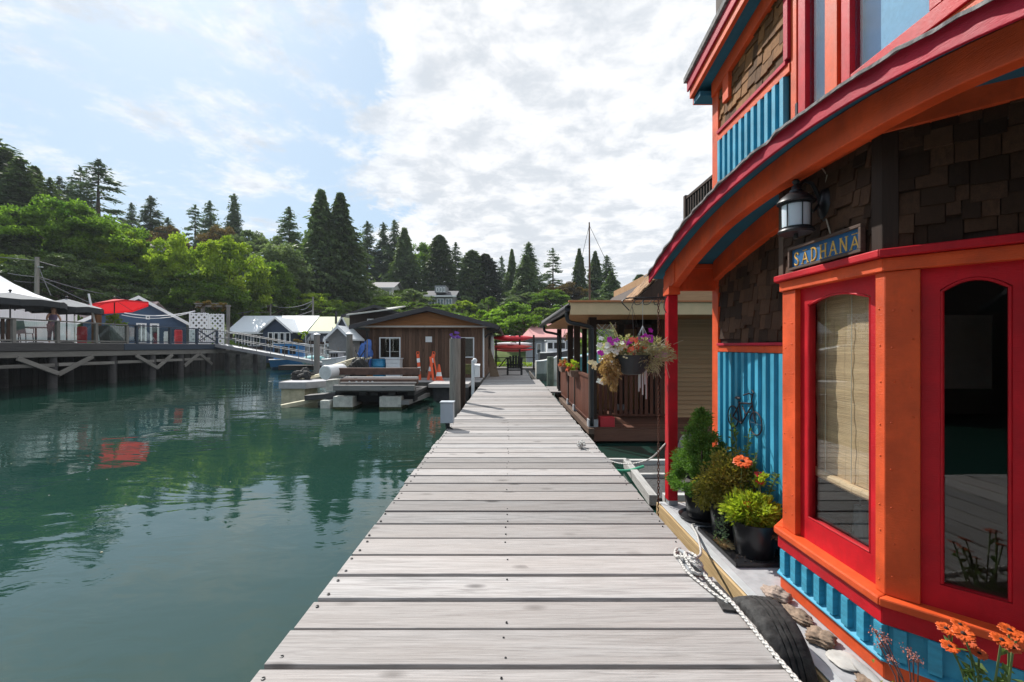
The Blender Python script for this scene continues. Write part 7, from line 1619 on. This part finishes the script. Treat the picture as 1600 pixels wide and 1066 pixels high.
BUSH = [
 (470, 432, 56, 62, DECP, 'round bush with a yellowing side left of the cedars'), (500, 457, 62, 56, DECY, 'bright leafy bush below the giant cedars'), (445, 462, 60, 57, DEC, 'dark bush left of the bright one below the cedars'),
 (552, 470, 50, 60, BSH, 'olive bush above the green roof'), (520, 480, 50, 52, BSH, 'olive bush right behind the green roof'), (580, 476, 50, 64, BSH, 'low bush behind the brown two storey house'),
 (568, 436, 36, 86, DECP, 'clipped pale shrub in front of the left hillside house'), (597, 447, 14, 80, DEC, 'small round topiary on the hedge line'), (648, 450, 54, 82, DECP, 'wide pale shrub left of the grey hillside house'),
 (725, 461, 32, 76, CED, 'dark round clipped shrub right of the hillside lawn'), (763, 463, 26, 76, DEC, 'small round green bush right of the clipped one'), (745, 472, 32, 74, CED, 'dark low shrub between two round bushes'),
 (722, 468, 40, 66, DECY, 'bright bush just over the shed roof'), (790, 472, 90, 62, DEC, 'wide green bush beyond the dock end'), (765, 485, 60, 58, DECY, 'bright green bush right of the shed roof'), (820, 488, 80, 58, DEC, 'green bush above the pink roof'), (850, 480, 50, 60, BSH, 'olive bush right above the pink roof'),
 (640, 468, 60, 70, BSH, 'hillside shrub above the shed ridge'), (680, 472, 50, 70, BSH, 'hillside shrub right of the shed ridge'), (610, 462, 60, 72, BSH, 'hillside shrub left above the shed'), (828, 455, 50, 72, DECP, 'grey-green bush beneath the tallest spruce'), (700, 485, 60, 60, DEC, 'dense green bush behind the curved roof'),
 (380, 450, 70, 56, DEC, 'dark bush behind the pale metal roof'), (345, 460, 80, 54, DEC, 'dark bush over the pergola'), (240, 455, 70, 50, DEC, 'leafy bush behind the blue gable'), (300, 462, 70, 50, CED, 'dark bush between blue house and pergola'), (890, 470, 60, 66, DEC, 'green bush left above the porch roof'), (925, 462, 70, 70, CED, 'dark bush behind the porch roof'),
 (10, 395, 60, 44, DECY, 'bright branch tip bush at the left edge above the marquee'), (130, 430, 90, 46, CED, 'dark bush behind the black umbrellas'), (200, 440, 80, 47, CED, 'dark bush behind the blue gable left side'),
]
for k, (px, top, wpx, Y, mat, lab) in enumerate(BUSH):
    g_ = ground_at(px, top+wpx*.72); Y = g_ if g_ and px > 430 else Y
    tree(px, top, wpx, Y, 'bushy', mat, lab, k % 3, base=max(top+wpx*.75, 541-(terr(XW(px, Y), Y)-1.5)*F/Y))
# hedges on the hill
def hedge(px0, py0, px1, py1, Y, h, label):
    t = thing('hedge', label, 'hedge', (XW(px0, Y), Y, terr(XW(px0, Y), Y))); r = np.random.default_rng(px0); n = 3200; u = r.random((n, 1)); a = np.array([XW(px0, Y), Y, ZW(py0, Y)]); e = np.array([XW(px1, Y), Y-6, ZW(py1, Y-6)]); e[0] = XW(px1, Y-6)
    pts = []
    for i in range(60):
        px = px0+(px1-px0)*i/59; py = py0+(py1-py0)*i/59; g_ = ground_at(px, py+h*9) or Y; pts.append((XW(px, g_), g_, terr(XW(px, g_), g_)))
    pts = np.array(pts); pts[:, 1] = np.convolve(np.pad(pts[:, 1], 3, 'edge'), np.ones(7)/7, 'valid'); q = u[:, 0]*58.99; i0 = q.astype(int); fr_ = (q-i0)[:, None]
    P = pts[i0]*(1-fr_)+pts[i0+1]*fr_+np.stack([r.normal(size=n)*.1, r.uniform(-.5, .5, n), r.uniform(0, h, n)], 1)
    o = obj('foliage', quadmesh('foliage', P, sphn(r, n)+np.array([0, -.3, .3]), .22, .16, None, 3), DECP if px0 < 600 else DEC, t)
hedge(548, 450, 762, 476, 84, .9, 'long clipped hedge line sloping across the hillside'); hedge(556, 460, 700, 478, 78, .7, 'lower clipped hedge line on the hillside')
# dense undergrowth over the hill
r = np.random.default_rng(11); Ps = []; Ds = []
for k in range(1000):
    side = r.random()
    if side < .35: x = -r.uniform(26, 70); y = r.uniform(30, 62)
    elif side < .7: x = r.uniform(-34, 8); y = r.uniform(52, 92)
    else: x = r.uniform(-60, 40); y = r.uniform(52, 104)
    if terr(x, y) < 1.0 or (-33 < x < -20 and 66 < y < 84 and r.random() < .8) or (-17 < x < -8 and 62 < y < 80 and r.random() < .8): continue
    s_ = r.uniform(.5, 1.25); n = 250; d = sphn(r, n); d[:, 2] = np.abs(d[:, 2]); q = r.uniform(.55, 1.05, (n, 1)); P = d*q*np.array([s_*1.25, s_*1.0, s_*.95])+np.array([x, y, terr(x, y)-.2])
    Ps.append(P); Ds.append(d+r.normal(size=(n, 3))*.8)
P = np.concatenate(Ps); D = np.concatenate(Ds); stuff(tag(obj('undergrowth', quadmesh('undergrowth', P, D, .42, .28, None, 5), BSH), 'tangled bushes and brambles covering the hillside', 'undergrowth'))
# hillside houses
def hill_house(px0, px1, pe, pr, Y, label, wm, rm, wins):
    x0, x1 = XW(px0, Y), XW(px1, Y); ze, zr = ZW(pe, Y), ZW(pr, Y)
    t = gable_house('hillside_house', label, x0, x1, Y, Y+7, ze-3.2, ze, zr, wm, rm, 'x', .6, WHT)
    for i in range(wins): c = x0+(x1-x0)*(i+.5)/wins; far_window(t, c-.55, c+.55, Y-.01, ze-1.9, ze-.5, .12, 1)
    return t
hill_house(552, 612, 449, 438, 82, 'pale roofed bungalow high on the hillside behind the clipped shrub', WHT, plain('brown_grey_roof', (.22, .21, .22), .8), 4)
t = hill_house(668, 708, 462, 452, 77, 'grey house with dormer and white railing high on the hillside', plain('grey_house_wall', (.25, .26, .28), .8), plain('dark_grey_roof', (.10, .10, .11), .8), 3)
m = MB(); m.box(XW(680, 77), XW(697, 77), 76.5, 80, ZW(458, 77), ZW(447, 77)); obj('dormer', m, MATS['grey_house_wall'], t)
for i in range(3): far_window(t, XW(682+5*i, 76.5), XW(685.5+5*i, 76.5), 76.49, ZW(457, 77), ZW(450, 77), .1, 0)
hill_house(222, 262, 384, 371, 80, 'house with a brown roof half hidden among the trees on the left', plain('beige_wall', (.42, .36, .30), .8), plain('brown_roof', (.26, .20, .17), .8), 2)
# ---- unseen houses and cedars added behind the camera to darken window reflections
bk1 = gable_house('added_boathouse', 'unseen dark house added behind the camera to darken the window reflection', -17, -8, -15, -6, -.3, 3.4, 5.2, DKW, MATS['dark_roof_felt'], 'x', .5, DW)
for i in range(3): far_window(bk1, -15.8+3*i, -14.2+3*i, -5.9, .9, 2.3, .1, 1)
bk2 = gable_house('added_cabin', 'unseen grey cabin added behind the camera for the window reflection', -7, -3.2, -13, -8, -.3, 2.6, 3.8, MATS['weathered_grey'], MATS['dark_roof_felt'], 'y', .4, WHT)
for i, (x, y) in enumerate(((-34, -8), (-32, -20), (-24, -30), (-12, -34))):
    t = thing('cedar_tree', ('unseen cedar added behind the camera nearest the wharf end', 'unseen cedar added behind the camera beyond the dark house', 'unseen cedar added far behind the camera past the dark house', 'unseen cedar added farthest behind the camera near the grey cabin')[i], 'tree', (x, y, -.5), 'unseen cedars added behind the camera for reflections'); o = bpy.data.objects.new('crown', matted[('cedar', i % 3, 'cedar_foliage')]); COL.objects.link(o); o.parent = t; o.scale = (1.5, 1.5, .95)
    o = bpy.data.objects.new('trunk', TRC); COL.objects.link(o); o.parent = t
# ---- summer haze in the air
m = MB(); m.box(-240, 200, -30, 300, -4.2, 60); HZ = bpy.data.materials.new('haze_air'); HZ.use_nodes = True; t_ = HZ.node_tree; t_.nodes.clear()
vo = t_.nodes.new('ShaderNodeVolumePrincipled'); vo.inputs['Density'].default_value = .00035; vo.inputs['Color'].default_value = (.86, .92, 1, 1); mo = t_.nodes.new('ShaderNodeOutputMaterial'); t_.links.new(vo.outputs[0], mo.inputs['Volume'])
stuff(obj('haze', m, HZ))
